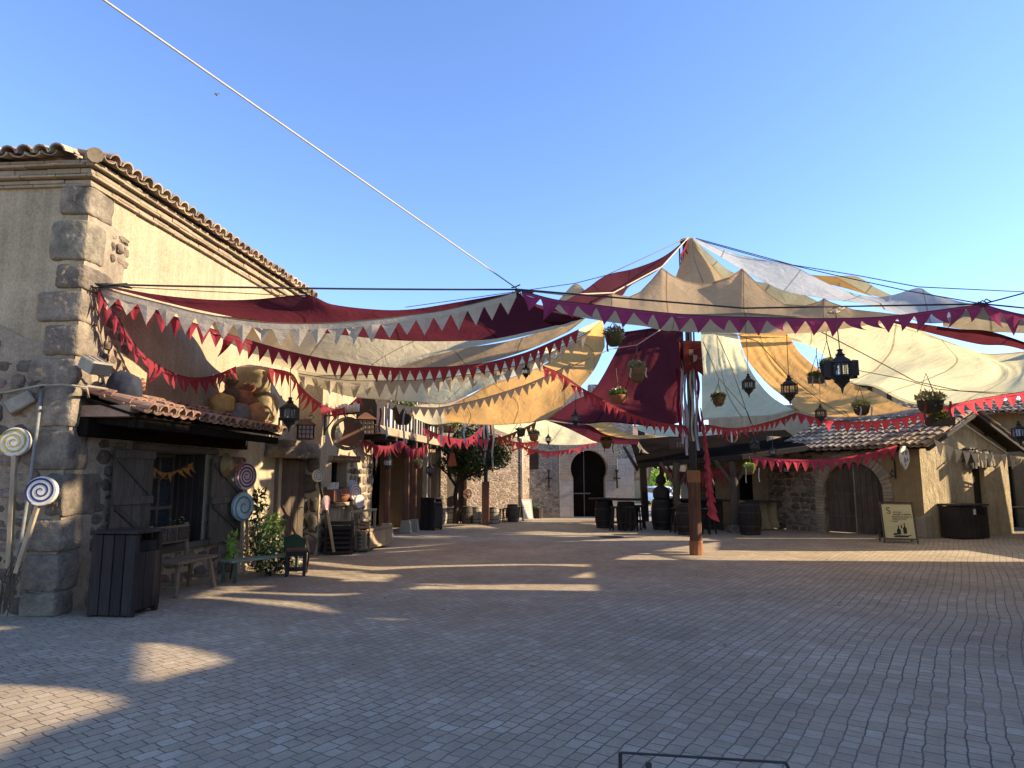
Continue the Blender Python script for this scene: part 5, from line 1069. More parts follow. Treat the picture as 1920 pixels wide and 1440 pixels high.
def cage(label, u, v, Y, pxh, n):
    c = P(u, v, Y); k = psz(u, v, Y, pxh); t = thing('cage_lamp', label, 'lamp', c, 'iron cage wall lamps'); rot = Matrix.Rotation(R(20), 3, 'Z')
    mb = MB(); a = .34 * k
    for i in range(5):
        q = -a + 2 * a * i / 4
        for s in (-1, 1):
            mb.bar(c + rot @ V((q, s * a, -.4 * k)), c + rot @ V((q, s * a, .2 * k)), .03 * k, .03 * k); mb.bar(c + rot @ V((s * a, q, -.4 * k)), c + rot @ V((s * a, q, .2 * k)), .03 * k, .03 * k)
    for z in (-.4, -.2, 0, .2):
        for s in (-1, 1): mb.bar(c + rot @ V((-a, s * a, z * k)), c + rot @ V((a, s * a, z * k)), .035 * k, .035 * k); mb.bar(c + rot @ V((s * a, -a, z * k)), c + rot @ V((s * a, a, z * k)), .035 * k, .035 * k)
    mb.build('cage', m_iron, t)
    mb = MB(); mb.box(c - V((0, 0, .1 * k)), (.6 * k, .6 * k, .55 * k), rot); mb.build('glass', FROST('amber_glass', (.5, .36, .25)), t)
    mb = MB(); mb.lathe(c + V((0, 0, .2 * k)), [(.6 * k, 0), (.56 * k, .04 * k), (.1 * k, .3 * k), (.04 * k, .32 * k)], 4, Matrix.Rotation(R(20) , 3, 'Z')); mb.build('lamp_roof', m_wood_rd, t)
    mb = MB(); p = c + V((0, 0, .45 * k)); wl = p + n * -.55
    mb.tube([c + V((0, 0, .3 * k)), p, p + V((0, 0, .03))], .012); mb.tube([wl, p + n * .1, p + n * .16 + V((0, 0, .05)), p + n * .12 + V((0, 0, .1)), p + n * .06 + V((0, 0, .07))], .012); mb.bar(wl + V((0, 0, -.25)), wl + V((0, 0, .05)), .03, .03); mb.build('bracket', m_iron, t)
    return t
cage('small square cage lamp with peaked roof on a scrolled bracket above the stone lintel', 573, 806, 13.4, 42, FL.n)
cage('larger square cage lamp at the corner of the half timbered floor', 685, 796, 16.9, 44, FB.n)
# ================================================================ flower baskets
def basket(label, u, v, Y, pxw, top=None, mat=None, box=False, leaf=None, bloom=None, ribbons=(), pot=1.0, group='hanging flower baskets', fol=1.0):
    c = P(u, v, Y); w_ = psz(u, v, Y, pxw); t = thing('flower_basket', label, 'flower basket', c, group); rs = random.Random(int(u * 7 + v))
    mb = MB(); r = w_ * .42
    if box: mb.box(c + V((0, 0, -.16 * w_ * pot)), (w_ * .95, w_ * .4, .34 * w_ * pot), None, 1.08)
    else: mb.lathe(c, [(r * .5, -.62 * w_ * pot), (r * .85, -.45 * w_ * pot), (r, -.12 * w_ * pot), (r * 1.03, 0), (r * .93, 0)], 14)
    mb.build('pot', mat or m_wick, t, not box)
    mb = MB(); n = 260
    mb.leaves(c + V((0, 0, .12 * w_)), (.52 * w_ * fol, .45 * w_ * fol, .26 * w_ * fol), n, .075 * w_ + .012, rs)
    mb.leaves(c + V((0, 0, -.12 * w_)), (.55 * w_, .5 * w_, .25 * w_), 50, .06 * w_ + .01, rs); mb.build('foliage', leaf or m_leaf, t)
    mb = MB(); mb.leaves(c + V((0, 0, .2 * w_)), (.5 * w_ * fol, .42 * w_, .24 * w_ * fol), 70, .055 * w_ + .008, rs); mb.build('flowers', bloom or m_bloom, t)
    tp = P(*top) if top else c + V((0, 0, w_ * 1.2))
    mb = MB(); kn = c + (tp - c) * .75 if (tp - c).length > w_ * 1.2 else tp
    for k in range(3): a = 2 * PI * k / 3 + .5; mb.tube([c + V((r * math.cos(a), r * math.sin(a), 0)), kn], .006, 4)
    mb.tube([kn, tp], .007, 4); mb.build('cord', m_rope_b, t)
    for k, (dx, ln, m) in enumerate(ribbons):
        mb = MB(); vs = []; x = dx * w_
        for j in range(9): q = .03 * math.sin(j * .8 + k) * w_; vs += [c + V((x - .04 * w_ + q, -.38 * w_, -.05 * w_ - .85 * ln * w_ * j / 8)), c + V((x + .04 * w_ + q, -.40 * w_, -.05 * w_ - .85 * ln * w_ * j / 8))]
        mb.add(vs, [(2 * i, 2 * i + 1, 2 * i + 3, 2 * i + 2) for i in range(8)]); mb.build('ribbon', m, t, True)
    return t
basket('dark green pot of pale leaves hanging just below the beige front canopy', 1151, 627, 12, 40, (1150, 602, 11.6), m_green, leaf=m_leaf_g, ribbons=((-.35, 1.0, f_wine),), pot=.9)
basket('woven basket of dry flowers in front of the maroon hanging', 1194, 690, 13.4, 36, (1194, 647, 13.6), m_wick, bloom=m_bloom, leaf=m_leaf_g, ribbons=((-.4, .6, f_cream), (.4, .6, f_cream)), pot=1.25)
basket('small bushy flower basket at the lower left of the maroon hanging', 1159, 741, 14, 36, (1155, 690, 14), m_terra, leaf=m_leaf, pot=.7)
basket('flower basket with trailing stems before the pale canopy right of the pole', 1347, 745, 15, 27, (1347, 710, 15), m_wick, bloom=m_bloom_r, ribbons=((-.3, .8, f_brn),))
basket('leafy dark pot half hidden behind the biggest lantern', 1553, 685, 11.8, 36, (1549, 622, 11.4), m_wood_dk, leaf=m_leaf, pot=1.1)
basket('square basket with grey ribbons left of the biggest lantern', 1530, 706, 13, 28, (1531, 652, 13), m_wick, box=True, bloom=m_bloom_r, ribbons=((-.42, .8, f_lil), (.05, .5, f_lil), (.42, .8, f_lil)), pot=1.4)
basket('flower basket with pale blue ribbons hanging above the clay tile roof', 1615, 762, 15.6, 34, (1612, 726, 15.6), m_wick_d, leaf=m_leaf_g, bloom=m_bloom, ribbons=((-.25, .75, f_lil), (.35, .9, f_blue)), pot=.8)
basket('largest round basket with russet flowers, over the corner of the gabled roof', 1744, 752, 13.6, 52, (1736, 700, 13.4), m_wick_d, leaf=m_leaf_g, bloom=m_bloom_r, ribbons=((-.45, .8, f_brn), (.45, .7, f_brn)), pot=.72)
basket('dark wooden planter box hanging before the gable edge under the largest basket', 1762, 783, 15.2, 46, (1758, 740, 15), m_wood_dk, box=True, leaf=m_leaf, bloom=m_bloom_r, pot=1.0, fol=.8)
basket('grey woven basket with blue and wine ribbons before the half timbered wall', 756, 765, 15.8, 44, (753, 728, 15.6), m_wick_d, leaf=m_leaf, ribbons=((-.9, 1.2, f_wine), (-.6, 1.4, f_blue), (.1, 1.7, f_lil)), pot=1.15, fol=1.15)
basket('wreath like trailing basket with ribbons above the red pennants by the tree', 840, 797, 20.5, 46, (832, 770, 20.5), m_straw, leaf=m_leaf, ribbons=((-.2, .8, f_lil), (.1, .9, f_wine), (.7, .8, f_lil)), pot=.5, fol=1.3)
basket('flower basket with hanging stems in front of the gateway arch', 1137, 826, 22, 24, (1136, 792, 21.5), m_wick, leaf=m_leaf, bloom=m_bloom, ribbons=((-.2, 1.0, f_brn), (.45, 1.1, f_brn)))
basket('dark basket left of the taller flower basket under the far pale canopy', 976, 808, 22, 18, (976, 795, 22), m_wick_d, leaf=m_leaf_d, ribbons=((-.3, 1.2, f_brn),))
basket('taller flower basket with russet sprays under the far pale canopy', 1001, 814, 22, 22, (998, 795, 22), m_terra, leaf=m_leaf, bloom=m_bloom_r)
basket('yellow flower basket with long white and pink ribbons at the bar roof corner', 1405, 876, 19.4, 22, (1405, 855, 19.4), m_wick, leaf=m_leaf_l, bloom=m_bloom, ribbons=((-.45, 1.5, f_cream), (.65, 1.4, f_white)))
basket('small flower cluster with red ribbons on the portico edge', 784, 868, 20.6, 18, (784, 850, 20.6), m_wick, leaf=m_leaf_g, bloom=m_bloom, ribbons=((.2, 1.1, f_red),))
# ================================================================ text helper
def text(s, size, mat, M4, parent, name='lettering', ext=.002):
    cu = bpy.data.curves.new('txt', 'FONT'); cu.body = s; cu.size = size; cu.extrude = ext; cu.align_x = 'CENTER'; cu.align_y = 'CENTER'
    ob = bpy.data.objects.new('txt', cu); COL.objects.link(ob); dg = bpy.context.evaluated_depsgraph_get(); dg.update()
    me = bpy.data.meshes.new_from_object(ob.evaluated_get(dg)); bpy.data.objects.remove(ob); bpy.data.curves.remove(cu)
    org = V((0, 0, 0)); p = parent
    while p.parent is not None: p = p.parent
    org = V(p.location); me.transform(Matrix.Translation(-org) @ M4); me.materials.clear(); me.materials.append(mat); me.name = name
    o = bpy.data.objects.new(name, me); COL.objects.link(o); o.parent = parent; return o
def basis(c, x, y):
    x = V(x).normalized(); y = V(y).normalized(); z = x.cross(y).normalized(); M = Matrix((x, y, z)).transposed().to_4x4(); M.translation = V(c); return M
# ================================================================ left front: lollipops, bin, bench, lights, sacks
def lolly(label, c, r, foot, n, col, bg=None, ring=2.6, thick=.07, stick=.05, smat=None):
    c = V(c); n = V(n).normalized(); x = V((0, 0, 1)).cross(n).normalized(); y = n.cross(x); M = Matrix((x, y, n)).transposed()
    t = thing('lollipop', label, 'lollipop sign', c, 'giant painted lollipops')
    mb = MB(); mb.lathe(c, [(r * .96, -thick / 2), (r, -thick * .3), (r, thick * .3), (r * .96, thick / 2)], 28, M); mb.build('disc', bg or m_cream_paint, t)
    mb = MB(); vs = []; nn = 90
    for i in range(nn + 1):
        f_ = i / nn; a = f_ * ring * 2 * PI + .4; rr = r * (.10 + .86 * f_); w_ = r * .13 * min(1, .5 + f_)
        for s in (-1, 1): q = max(0.0, min(r * .99, rr + s * w_ / 2)); vs.append(c + M @ V((q * math.cos(a), q * math.sin(a), thick / 2 + .004)))
    mb.add(vs, [(2 * i, 2 * i + 1, 2 * i + 3, 2 * i + 2) for i in range(nn)]); mb.build('swirl', col, t)
    mb = MB(); f0 = V(foot); d = (c - f0).normalized(); mb.bar(f0, c - d * r * .9, stick, stick * .8); mb.build('stick', smat or m_wood_lt, t, False, .004)
    return t
pt_y = MAT('mustard_paint', (.50, .40, .06), None, .6, 9, .2, .003); pt_b = MAT('navy_paint', (.025, .04, .16), None, .6, 9, .2, .003); pt_p = MAT('plum_paint', (.12, .03, .05), None, .6, 9, .2, .003); pt_t = MAT('teal_paint', (.06, .19, .20), None, .6, 9, .2, .003); pt_g = MAT('dull_green_paint', (.10, .14, .06), None, .6, 9, .2, .003); pt_k = MAT('rose_paint', (.42, .12, .12), None, .6, 9, .2, .003); pt_lb = MAT('light_teal_paint', (.42, .52, .50), None, .6, 9, .2, .003); pt_lp = MAT('pinkish_white_paint', (.62, .48, .46), None, .6, 9, .2, .003); pt_bl = MAT('grey_blue_paint', (.14, .17, .25), None, .6, 9, .2, .003)
nf = V((.12, -1, .04))
lolly('white lollipop with mustard yellow swirl leaning on the stone wall at the left edge', P(29, 829, 8.22), .175, P(14, 1108, 8.05), nf, pt_y, stick=.058)
lolly('white lollipop with navy blue swirl tilted against the granite corner', P(79, 921, 8.0), .17, P(30, 1075, 8.0), (.18, -1, .04), pt_b, stick=.052)
lolly('plum and white lollipop on the wall beside the right shutter', FL.px(460, 893, .2), .245, FL.px(466, 1060, .22), FL.n + V((0, -.35, 0)), pt_p, pt_lp, 3.6)
lolly('pale teal lollipop below the plum one', FL.px(455, 950, .26), .25, FL.px(452, 1085, .25), FL.n + V((0, -.3, 0)), pt_t, pt_lb, 1.8)
lolly('small green striped lollipop on a dark stick beside the stone doorway', FB.px(596, 892, .25), .125, FB.px(617, 985, .3), FB.n + V((0, -.7, 0)), pt_g, smat=m_wood_dk)
lolly('narrow rose swirled lollipop in front of the plank shop front', FB.px(611, 943, .35), .15, FB.px(626, 1035, .5), FB.n + V((0, -.05, 0)), pt_k, pt_lp)
lolly('grey blue lollipop behind the rose ringed one by the shop window', FB.px(660, 911, .2), .14, FB.px(668, 985, .2), FB.n + V((0, -.4, 0)), pt_bl)
lolly('rose ringed white lollipop in front of the rubble pier', FB.px(666, 924, .3), .19, FB.px(672, 990, .3), FB.n + V((0, -.5, 0)), pt_k)
lolly('faded plain lollipop lowest of the three by the rubble pier', FB.px(673, 940, .38), .16, FB.px(681, 1000, .5), FB.n + V((0, -.5, 0)), pt_lp)
def planked_bin(label, c, w_, d_, h, rz, lean=0.0, mat=None, open_side='r'):
    t = thing('litter_bin', label, 'litter bin', (0, 0, 0), 'wooden litter bins'); mat = mat or m_wood_dk
    mb = MB(); n = 4
    for k in range(n): x0 = -w_ / 2 + k * w_ / n; mb.box((x0 + w_ / n / 2, -d_ / 2, h * .48), (w_ / n - .012, .025, h * .92)); mb.box((x0 + w_ / n / 2, d_ / 2, h * .48), (w_ / n - .012, .025, h * .92))
    for k in range(3): y0 = -d_ / 2 + k * d_ / 3 + d_ / 6; mb.box((-w_ / 2, y0, h * .48), (.025, d_ / 3 - .012, h * .92))
    for k in range(3): y0 = -d_ / 2 + k * d_ / 3 + d_ / 6; mb.box((w_ / 2, y0, h * .40), (.025, d_ / 3 - .012, h * .66))
    b = mb.build('cladding', mat, t, False, .005)
    mb = MB(); mb.box((0, 0, h * .45), (w_ * .93, d_ * .9, h * .8)); mb.build('liner', m_dark, t)
    mb = MB(); mb.box((0, 0, h * .97), (w_ + .05, d_ + .05, .04)); mb.build('lid', mat, t, False, .008)
    mb = MB()
    for sx in (-1, 1):
        for sy in (-1, 1): mb.box((sx * (w_ / 2 - .03), sy * (d_ / 2 - .03), h * .47), (.06, .06, h * .94))
    mb.build('corner_post', mat, t, False, .006)
    place(t, c, rz); t.rotation_euler = (0, 0, rz); return t
planked_bin('dark planked litter bin with a side opening in front of the granite corner', (-4.67, 8.5, 0), .56, .50, 1.0, R(-6))
b = planked_bin('dark planked litter bin beyond the portico posts, before the narrow house', (-2.55, 22.0, 0), .5, .5, 1.02, R(-25))
# right side black box bin
t = thing('waste_cabinet', 'wide black waste cabinet with a small white notice, against the gabled house', 'litter bin', (0, 0, 0)); mb = MB()
for k in range(6): mb.box((-.5 + k * .168 + .08, -.3, .44), (.158, .03, .84))
mb.box((0, .02, .44), (.98, .6, .82)); mb.build('cabinet', m_wood_dk, t, False, .006); mb = MB(); mb.box((0, 0, .9), (1.06, .7, .05)); mb.build('lid', m_iron, t, False, .008)
mb = MB(); mb.box((.0, -.325, .72), (.09, .01, .15)); mb.build('notice', m_cream_paint, t); mb = MB(); mb.box((.22, -.32, .72), (.3, .012, .16)); mb.build('opening', m_dark, t); place(t, FGb(1.02, 0, .42), math.atan2(.432, .902) - .12)
# carved bench
m_bnch = MAT('old_bench_wood', (.25, .18, .10), (.14, .10, .058), .85, 8, .6, .006, stretch=(6, 6, .6), mott=.35, isl=.2)
t = thing('carved_bench', 'old wooden bench with a carved back board under the shop window', 'bench', (0, 0, 0)); L_ = 1.02
mb = MB(); 
for k in range(3): mb.box((0, -.14 + k * .14, .45), (L_, .13, .045))
mb.build('seat', m_bnch, t, False, .01)
mb = MB(); mb.box((0, .26, .80), (L_ * .86, .04, .25)); bk_ = mb.build('backrest', m_bnch, t, False, .01)
mb = MB()
for k in range(3):
    cx = -.28 + k * .28; mb.box((cx, .232, .80), (.25, .012, .19))
    for a in range(8): q = 2 * PI * a / 8; mb.box((cx + .05 * math.cos(q), .224, .80 + .05 * math.sin(q)), (.035, .012, .02), Matrix.Rotation(-q, 3, 'Y'))
    for sx in (-1, 1):
        for sz in (-1, 1): mb.box((cx + sx * .09, .224, .80 + sz * .06), (.05, .01, .035), Matrix.Rotation(sx * sz * .7, 3, 'Y'))
mb.build('carving', m_wood_mid, bk_)
for sx in (-1, 1):
    mb = MB(); mb.bar((sx * .41, .24, .45), (sx * .43, .29, .95), .055, .05); mb.build('back_post', m_bnch, t, False, .008)
    for y, dy in ((-.13, -.05), (.15, .08)):
        mb = MB(); mb.bar((sx * (L_ / 2 - .12), y, .43), (sx * (L_ / 2 - .02), y + dy, 0), .06, .055); mb.build('leg', m_bnch, t, False, .008)
    mb = MB(); mb.bar((sx * .44, -.15, .17), (sx * .44, .19, .17), .04, .045); mb.build('stretcher', m_bnch, t, False, .006)
place(t, (-4.68, 10.05, 0), math.atan2(.994, .11) + PI + R(0)); t.rotation_euler = (0, 0, math.atan2(.994, .11))
# flip so that the back is toward the wall
t.rotation_euler = (0, 0, math.atan2(.994, .11)); 
# floodlights, conduit, cables on the corner
def flood(label, c, d, s):
    c = V(c); d = V(d).normalized(); x = d.cross(V((0, 0, 1))).normalized(); y = x.cross(d); M = Matrix((x, d, y)).transposed()
    t = thing('floodlight', label, 'floodlight', c, 'boxed floodlights on the stone corner')
    mb = MB(); mb.box(c, (s, s * 1.15, s * .62), M, .96); mb.build('housing', m_lamp, t, False, .015)
    mb = MB()
    for k in (-.3, 0, .3): mb.box(c + M @ V((k * s, -.1 * s, s * .325)), (s * .05, s * .9, .012), M)
    mb.build('rib', m_zinc, t); mb = MB(); mb.box(c + M @ V((0, s * .585, 0)), (s * .86, .012, s * .5), M); mb.build('glass', m_glass, t)
    mb = MB(); mb.tube([c - d * s * .3, c - d * s * .5 + V((0, .1, -.1)), c - d * s * .4 + V((0, .25, -.14))], .015); mb.build('bracket', m_iron, t)
flood('pale boxed floodlight on the granite corner above the awning, tilted down right', P(179, 686, 8.2), (.75, -.4, -.35), .26)
flood('pale boxed floodlight on the rubble wall above the yellow lollipop, pointing down left', P(42, 755, 8.3), (-.75, -.3, -.55), .26)
mb = MB(); mb.tube([P(78, 733, 8.26), P(70, 800, 8.22), P(57, 900, 8.16), P(40, 1010, 8.1), P(30, 1062, 8.05)], .02, 8); mb.tube([P(30, 1062, 8.05), P(16, 1085, 8.0), P(8, 1120, 7.98), P(5, 1150, 7.97)], [.02, .03, .02, .02], 6)
tag(mb.build('conduit', m_zinc, None, True), 'grey vertical conduit pipe running down the rubble wall beside the blue lollipop', 'pipe')
mb = MB(); mb.tube([P(-40, 742, 8.38), P(20, 734, 8.30), P(78, 722, 8.16), P(120, 721, 8.1), P(163, 726, 8.1), P(166, 745, 8.16)], .015, 6); mb.tube([P(163, 724, 8.1), P(190, 728, 8.4), P(215, 732, 8.8)], .018, 6)
tag(mb.build('cable', m_lamp, None, True), 'pale lagged cable looping round the granite corner at awning height', 'cable')
mb = MB(); rs = random.Random(5)
for k in range(40): mb.tube([P(30 + rs.gauss(0, 6), 1062 + rs.gauss(0, 8), 8.0), P(18 + rs.gauss(0, 8), 1090 + rs.gauss(0, 10), 7.98), P(8 + rs.gauss(0, 8), 1140 + rs.gauss(0, 10), 7.96)], .006, 4)
tag(mb.build('twig_bundle', m_wood_mid, None), 'tangle of dry twigs and cord at the foot of the conduit', 'twigs')
def sack(label, c, sz, mat, tie=None, seed=0, rx=0.0, ry=0.0):
    c = V(c); t = thing('sack', label, 'sack', c, 'sacks piled on the awning'); M = (Matrix.Rotation(ry, 3, 'Y') @ Matrix.Rotation(rx, 3, 'X'))
    mb = MB(); mb.rock(c, sz, M, seed, .5, .10, 10, 2.15); mb.build('bag', mat, t, True)
    if tie:
        mb = MB(); q = c + M @ V((0, 0, sz[2] * .5)); rs = random.Random(seed)
        for k in range(12): a = 2 * PI * k / 12; mb.tube([q + V((0, 0, -.06)), q + M @ V((.03 * math.cos(a), .03 * math.sin(a), .03)), q + M @ V((.10 * math.cos(a), .10 * math.sin(a), .10 + rs.uniform(0, .05)))], [.03, .016, .022], 5)
        mb.build('tied_neck', tie, t)
    return t
sack('slumped slate blue sack with a brown tassel at the left end of the awning', FL.px(234, 731, .35), (.42, .50, .34), m_sack_n, m_sack_b, 3, R(-70), R(10))
sack('mustard yellow sack standing on the awning tiles', FL.px(417, 757, .45), (.36, .40, .36), m_sack_y, None, 4, 0, R(12))
sack('dark brown sack wedged between the yellow sack and the bale', FL.px(433, 746, .3), (.34, .40, .34), m_wood_mid, m_rope_b, 5)
sack('brick red tied sack leaning on the burlap bale', FL.px(456, 752, .42), (.34, .46, .34), m_sack_b, m_sack_b, 6, R(-25), R(10))
sack('grey sack lying in front of the brick red one', FL.px(446, 777, .55), (.36, .52, .34), m_sack_g, None, 7, R(25))
sack('rust orange sack with pointed corner at the front right of the pile', FL.px(478, 778, .62), (.32, .46, .42), m_sack_o, None, 8, R(35), R(15))
for lab, u, v, s, sd in (('tall burlap bale on top of the sack pile', 470, 712, (.5, .72, .48), 1), ('lower burlap bale at the right end of the sack pile', 484, 765, (.42, .66, .62), 2)):
    t = thing('bale', lab, 'bale', FL.px(u, v, .32), 'sacks piled on the awning'); mb = MB(); mb.rock(FL.px(u, v, .32), s, FL.M, sd, .5, .07, 12, 3.6); mb.build('wrapping', m_burlap, t, True)
    mb = MB(); c = FL.px(u, v, .32)
    for k in (-.2, .2): mb.tube([c + FL.M @ V((k * s[0] + .0, s[1] * .52 * math.cos(a), s[2] * .52 * math.sin(a))) for a in [2 * PI * i / 16 for i in range(17)]], .008, 4)
    mb.build('cord', m_rope_b, t)
# straw hat on the shutter, window flowers, teddy
hc = FL.px(424, 872, .16); t = thing('straw_hat', 'straw hat with dried flowers hung on the right shutter', 'hat', hc); Mn = Matrix((FL.d, V((0, 0, 1)), FL.n)).transposed()
mb = MB(); mb.lathe(hc, [(.20, 0), (.205, .012), (.11, .03), (.10, .09), (.07, .115), (.0, .12)], 20, Mn); mb.build('hat', m_straw, t, True)
mb = MB(); mb.leaves(hc + FL.d * .22 + FL.n * .04, (.16, .1, .12), 90, .035, random.Random(3)); mb.build('dried_flowers', m_bloom_r, t)
c = FL(2.55, .74, -.1); t = thing('flower_pot', 'pot of dark leaves and small white flowers on the shop window sill', 'flower pot', c); mb = MB(); mb.lathe(c, [(.07, -.12), (.09, 0), (.095, .02)], 12); mb.build('pot', m_terra, t)
mb = MB(); mb.leaves(c + V((0, 0, .12)), (.2, .22, .16), 160, .035, random.Random(4)); mb.build('foliage', m_leaf_d, t); mb = MB(); mb.leaves(c + V((0, 0, .14)), (.2, .22, .15), 50, .02, random.Random(5)); mb.build('flowers', m_bloom, t)
c = FL(1.72, .80, -.2); t = thing('stuffed_toy', 'small tan stuffed bear sitting among sweets in the shop window', 'toy', c); mb = MB(); mb.rock(c, (.12, .12, .15), None, 1, .45, .03, 6); mb.rock(c + V((0, 0, .12)), (.11, .11, .10), None, 2, .45, .03, 6)
for s in (-1, 1): mb.rock(c + V((.0, s * .045, .175)), (.03, .03, .03), None, 3, .45, .02, 3); mb.rock(c + V((.03, s * .07, .02)), (.05, .05, .09), None, 4, .45, .02, 4); mb.rock(c + V((.06, s * .05, -.06)), (.09, .05, .05), None, 5, .45, .02, 4)
mb.build('body', m_sack_y, t, True)
# planks leaning, plants, green bench, stool
mb = MB()
for k in range(4): mb.bar(FL(3.75 + k * .13, 0, .32 - k * .02), FL(3.8 + k * .12, .72, .06), .09, .022, FL.n)
tag(mb.build('leaning_planks', m_wood_lt, None, False, .004), 'short bleached planks leaning on the wall under the right shutter', 'planks')
def plant(label, c, specs, stems=None, name='plant', cat='plant'):
    t = thing(name, label, cat, c)
    for k, (d, r, n, s, m) in enumerate(specs): mb = MB(); mb.leaves(V(c) + V(d), r, n, s, random.Random(k + int(abs(c[0] * 100)))); mb.build('foliage', m, t)
    if stems:
        mb = MB()
        for a, b in stems: mb.tube([V(c) + V(a), (V(c) + V(a)).lerp(V(c) + V(b), .5) + V((.02, .02, .03)), V(c) + V(b)], [.016, .012, .006], 5)
        mb.build('stem', m_bark, t)
c = G(500, 1068) ; c = V((-4.25, 11.9, 0))
plant('dark climbing shrub rising against the wall behind the green bench', (-4.55, 12.5, 0), [((0, .0, .95), (.14, .3, .55), 190, .06, m_leaf_d), ((.1, .15, .42), (.3, .55, .36), 420, .06, m_leaf_d), ((.1, .5, .75), (.2, .3, .22), 110, .055, m_leaf)], [((0, 0, 0), (0, .0, 1.2)), ((0, .1, 0), (.1, .3, .6)), ((0, 0, 0), (.1, .6, .9))], 'shrub', 'shrub')
plant('bright lime green leafy plant catching the sun beside the planks', (-4.55, 11.35, 0), [((.0, 0, .5), (.10, .12, .28), 60, .065, m_leaf_l)], [((0, 0, 0), (0, 0, .6))])
plant('low dark ground plants and white flowers under the green bench', (-4.05, 12.0, 0), [((.0, -.1, .2), (.3, .65, .2), 300, .05, m_leaf_d), ((.1, .1, .12), (.3, .6, .12), 36, .03, m_bloom)], [((0, 0, 0), (0, .1, .3)), ((-.1, .3, 0), (0, .3, .3))])
t = thing('green_bench', 'long low faded green painted bench with a shaped backrest, amid plants along the wall', 'bench', (0, 0, 0))
mb = MB(); mb.bar((-4.45, 10.9, .32), (-3.62, 12.2, .32), .30, .035); mb.build('seat', m_aqua, t, False, .008)
mb = MB(); a = V((-4.02, 12.3, 0)); b_ = V((-3.58, 12.1, 0)); d = (b_ - a); poly = [a + d * x + V((0, 0, z)) for x, z in ((0, .34), (1, .34), (1, .58), (.82, .59), (.66, .63), (.5, .65), (.34, .63), (.18, .59), (0, .58))]; mb.prism(poly, (.012, .03, 0)); mb.build('backrest', m_green, t)
for x, y in ((-4.5, 10.95), (-4.3, 10.9), (-3.75, 12.2), (-3.55, 12.05)): mb = MB(); mb.bar((x, y, 0), (x, y, .31), .045, .045); mb.build('leg', m_green, t)
mb = MB(); mb.bar((-3.58, 12.1, .58), (-3.45, 11.9, .33), .035, .035); mb.bar((-3.45, 11.9, .33), (-3.5, 11.95, .02), .03, .03); mb.build('armrest', m_wood_dk, t)
t = thing('low_table', 'small dark square stool table with a red brown top in front of the green bench', 'table', (0, 0, 0))
mb = MB(); mb.box((0, 0, .50), (.40, .40, .04)); mb.build('tabletop', m_wood_rd, t, False, .006)
mb = MB(); mb.box((0, 0, .435), (.36, .36, .09)); mb.build('apron', m_wood_dk, t)
for sy in (-.16, .16): mb = MB(); mb.box((0, sy, .12), (.32, .03, .04)); mb.build('stretcher', m_wood_dk, t)
for sx in (-1, 1):
    for sy in (-1, 1): mb = MB(); mb.box((sx * .165, sy * .165, .24), (.06, .06, .48)); mb.build('leg', m_wood_dk, t, False, .005)
place(t, (-3.62, 11.75, 0), R(14), .84)
# crates, trough, pots on the shop front
def crate(label, c, sz, rz, mat, n=7):
    t = thing('slatted_crate', label, 'crate', (0, 0, 0), 'slatted crates by the bakery'); w_, d_, h = sz
    for nm, sg in (('front_panel', -1), ('rear_panel', 1)):
        mb = MB()
        for k in range(n): mb.box((0, sg * d_ / 2, h * (k + .5) / n), (w_, .02, h / n * .5))
        mb.build(nm, mat, t, False, .004)
    for sg in (-1, 1):
        mb = MB()
        for k in range(n): mb.box((sg * w_ / 2, 0, h * (k + .5) / n), (.02, d_, h / n * .5))
        mb.build('side_panel', mat, t, False, .004)
    mb = MB()
    for sx in (-1, 1):
        for sy in (-1, 1): mb.box((sx * (w_ / 2 - .02), sy * (d_ / 2 - .02), h / 2), (.05, .05, h))
    mb.build('corner_post', mat, t, False, .004); mb = MB(); mb.box((0, 0, h * .4), (w_ * .9, d_ * .9, h * .7)); mb.build('contents', m_dark, t)
    place(t, c, rz); return t
crate('tall dark slatted crate before the plank shop front', (-3.72, 15.05, 0), (.58, .42, .70), R(8), m_wood_dk)
crate('smaller slatted crate beside the plank trough, lit on its slats', (-3.3, 15.55, 0), (.26, .40, .66), R(8), m_wood_mid, 8)
t = thing('plank_trough', 'low panelled wooden trough with a rail on posts before the bakery', 'trough', (0, 0, 0)); mb = MB()
for k in range(4): mb.box((-.6 + k * .4 + .0, -.22, .28), (.38, .03, .40)); 
mb.box((0, -.24, .47), (1.55, .04, .06)); mb.box((0, -.24, .10), (1.55, .04, .07)); mb.box((0, .22, .26), (1.5, .03, .42)); mb.box((-.74, 0, .26), (.03, .42, .42)); mb.box((.74, 0, .26), (.03, .42, .42)); mb.build('box', m_wood_lt, t, False, .008)
mb = MB(); mb.box((0, 0, .40), (1.44, .4, .04)); mb.build('earth', m_dark, t); mb = MB(); mb.bar((-.7, .2, .86), (.8, .2, .86), .06, .05); mb.build('rail', m_wood_lt, t, False, .006)
for sx in (-1, 1): mb = MB(); mb.box((sx * .72, .2, .43), (.06, .06, .86)); mb.build('post', m_wood_lt, t, False, .006)
place(t, (-3.28, 16.1, 0), math.atan2(.997, .2))
rs = random.Random(9)
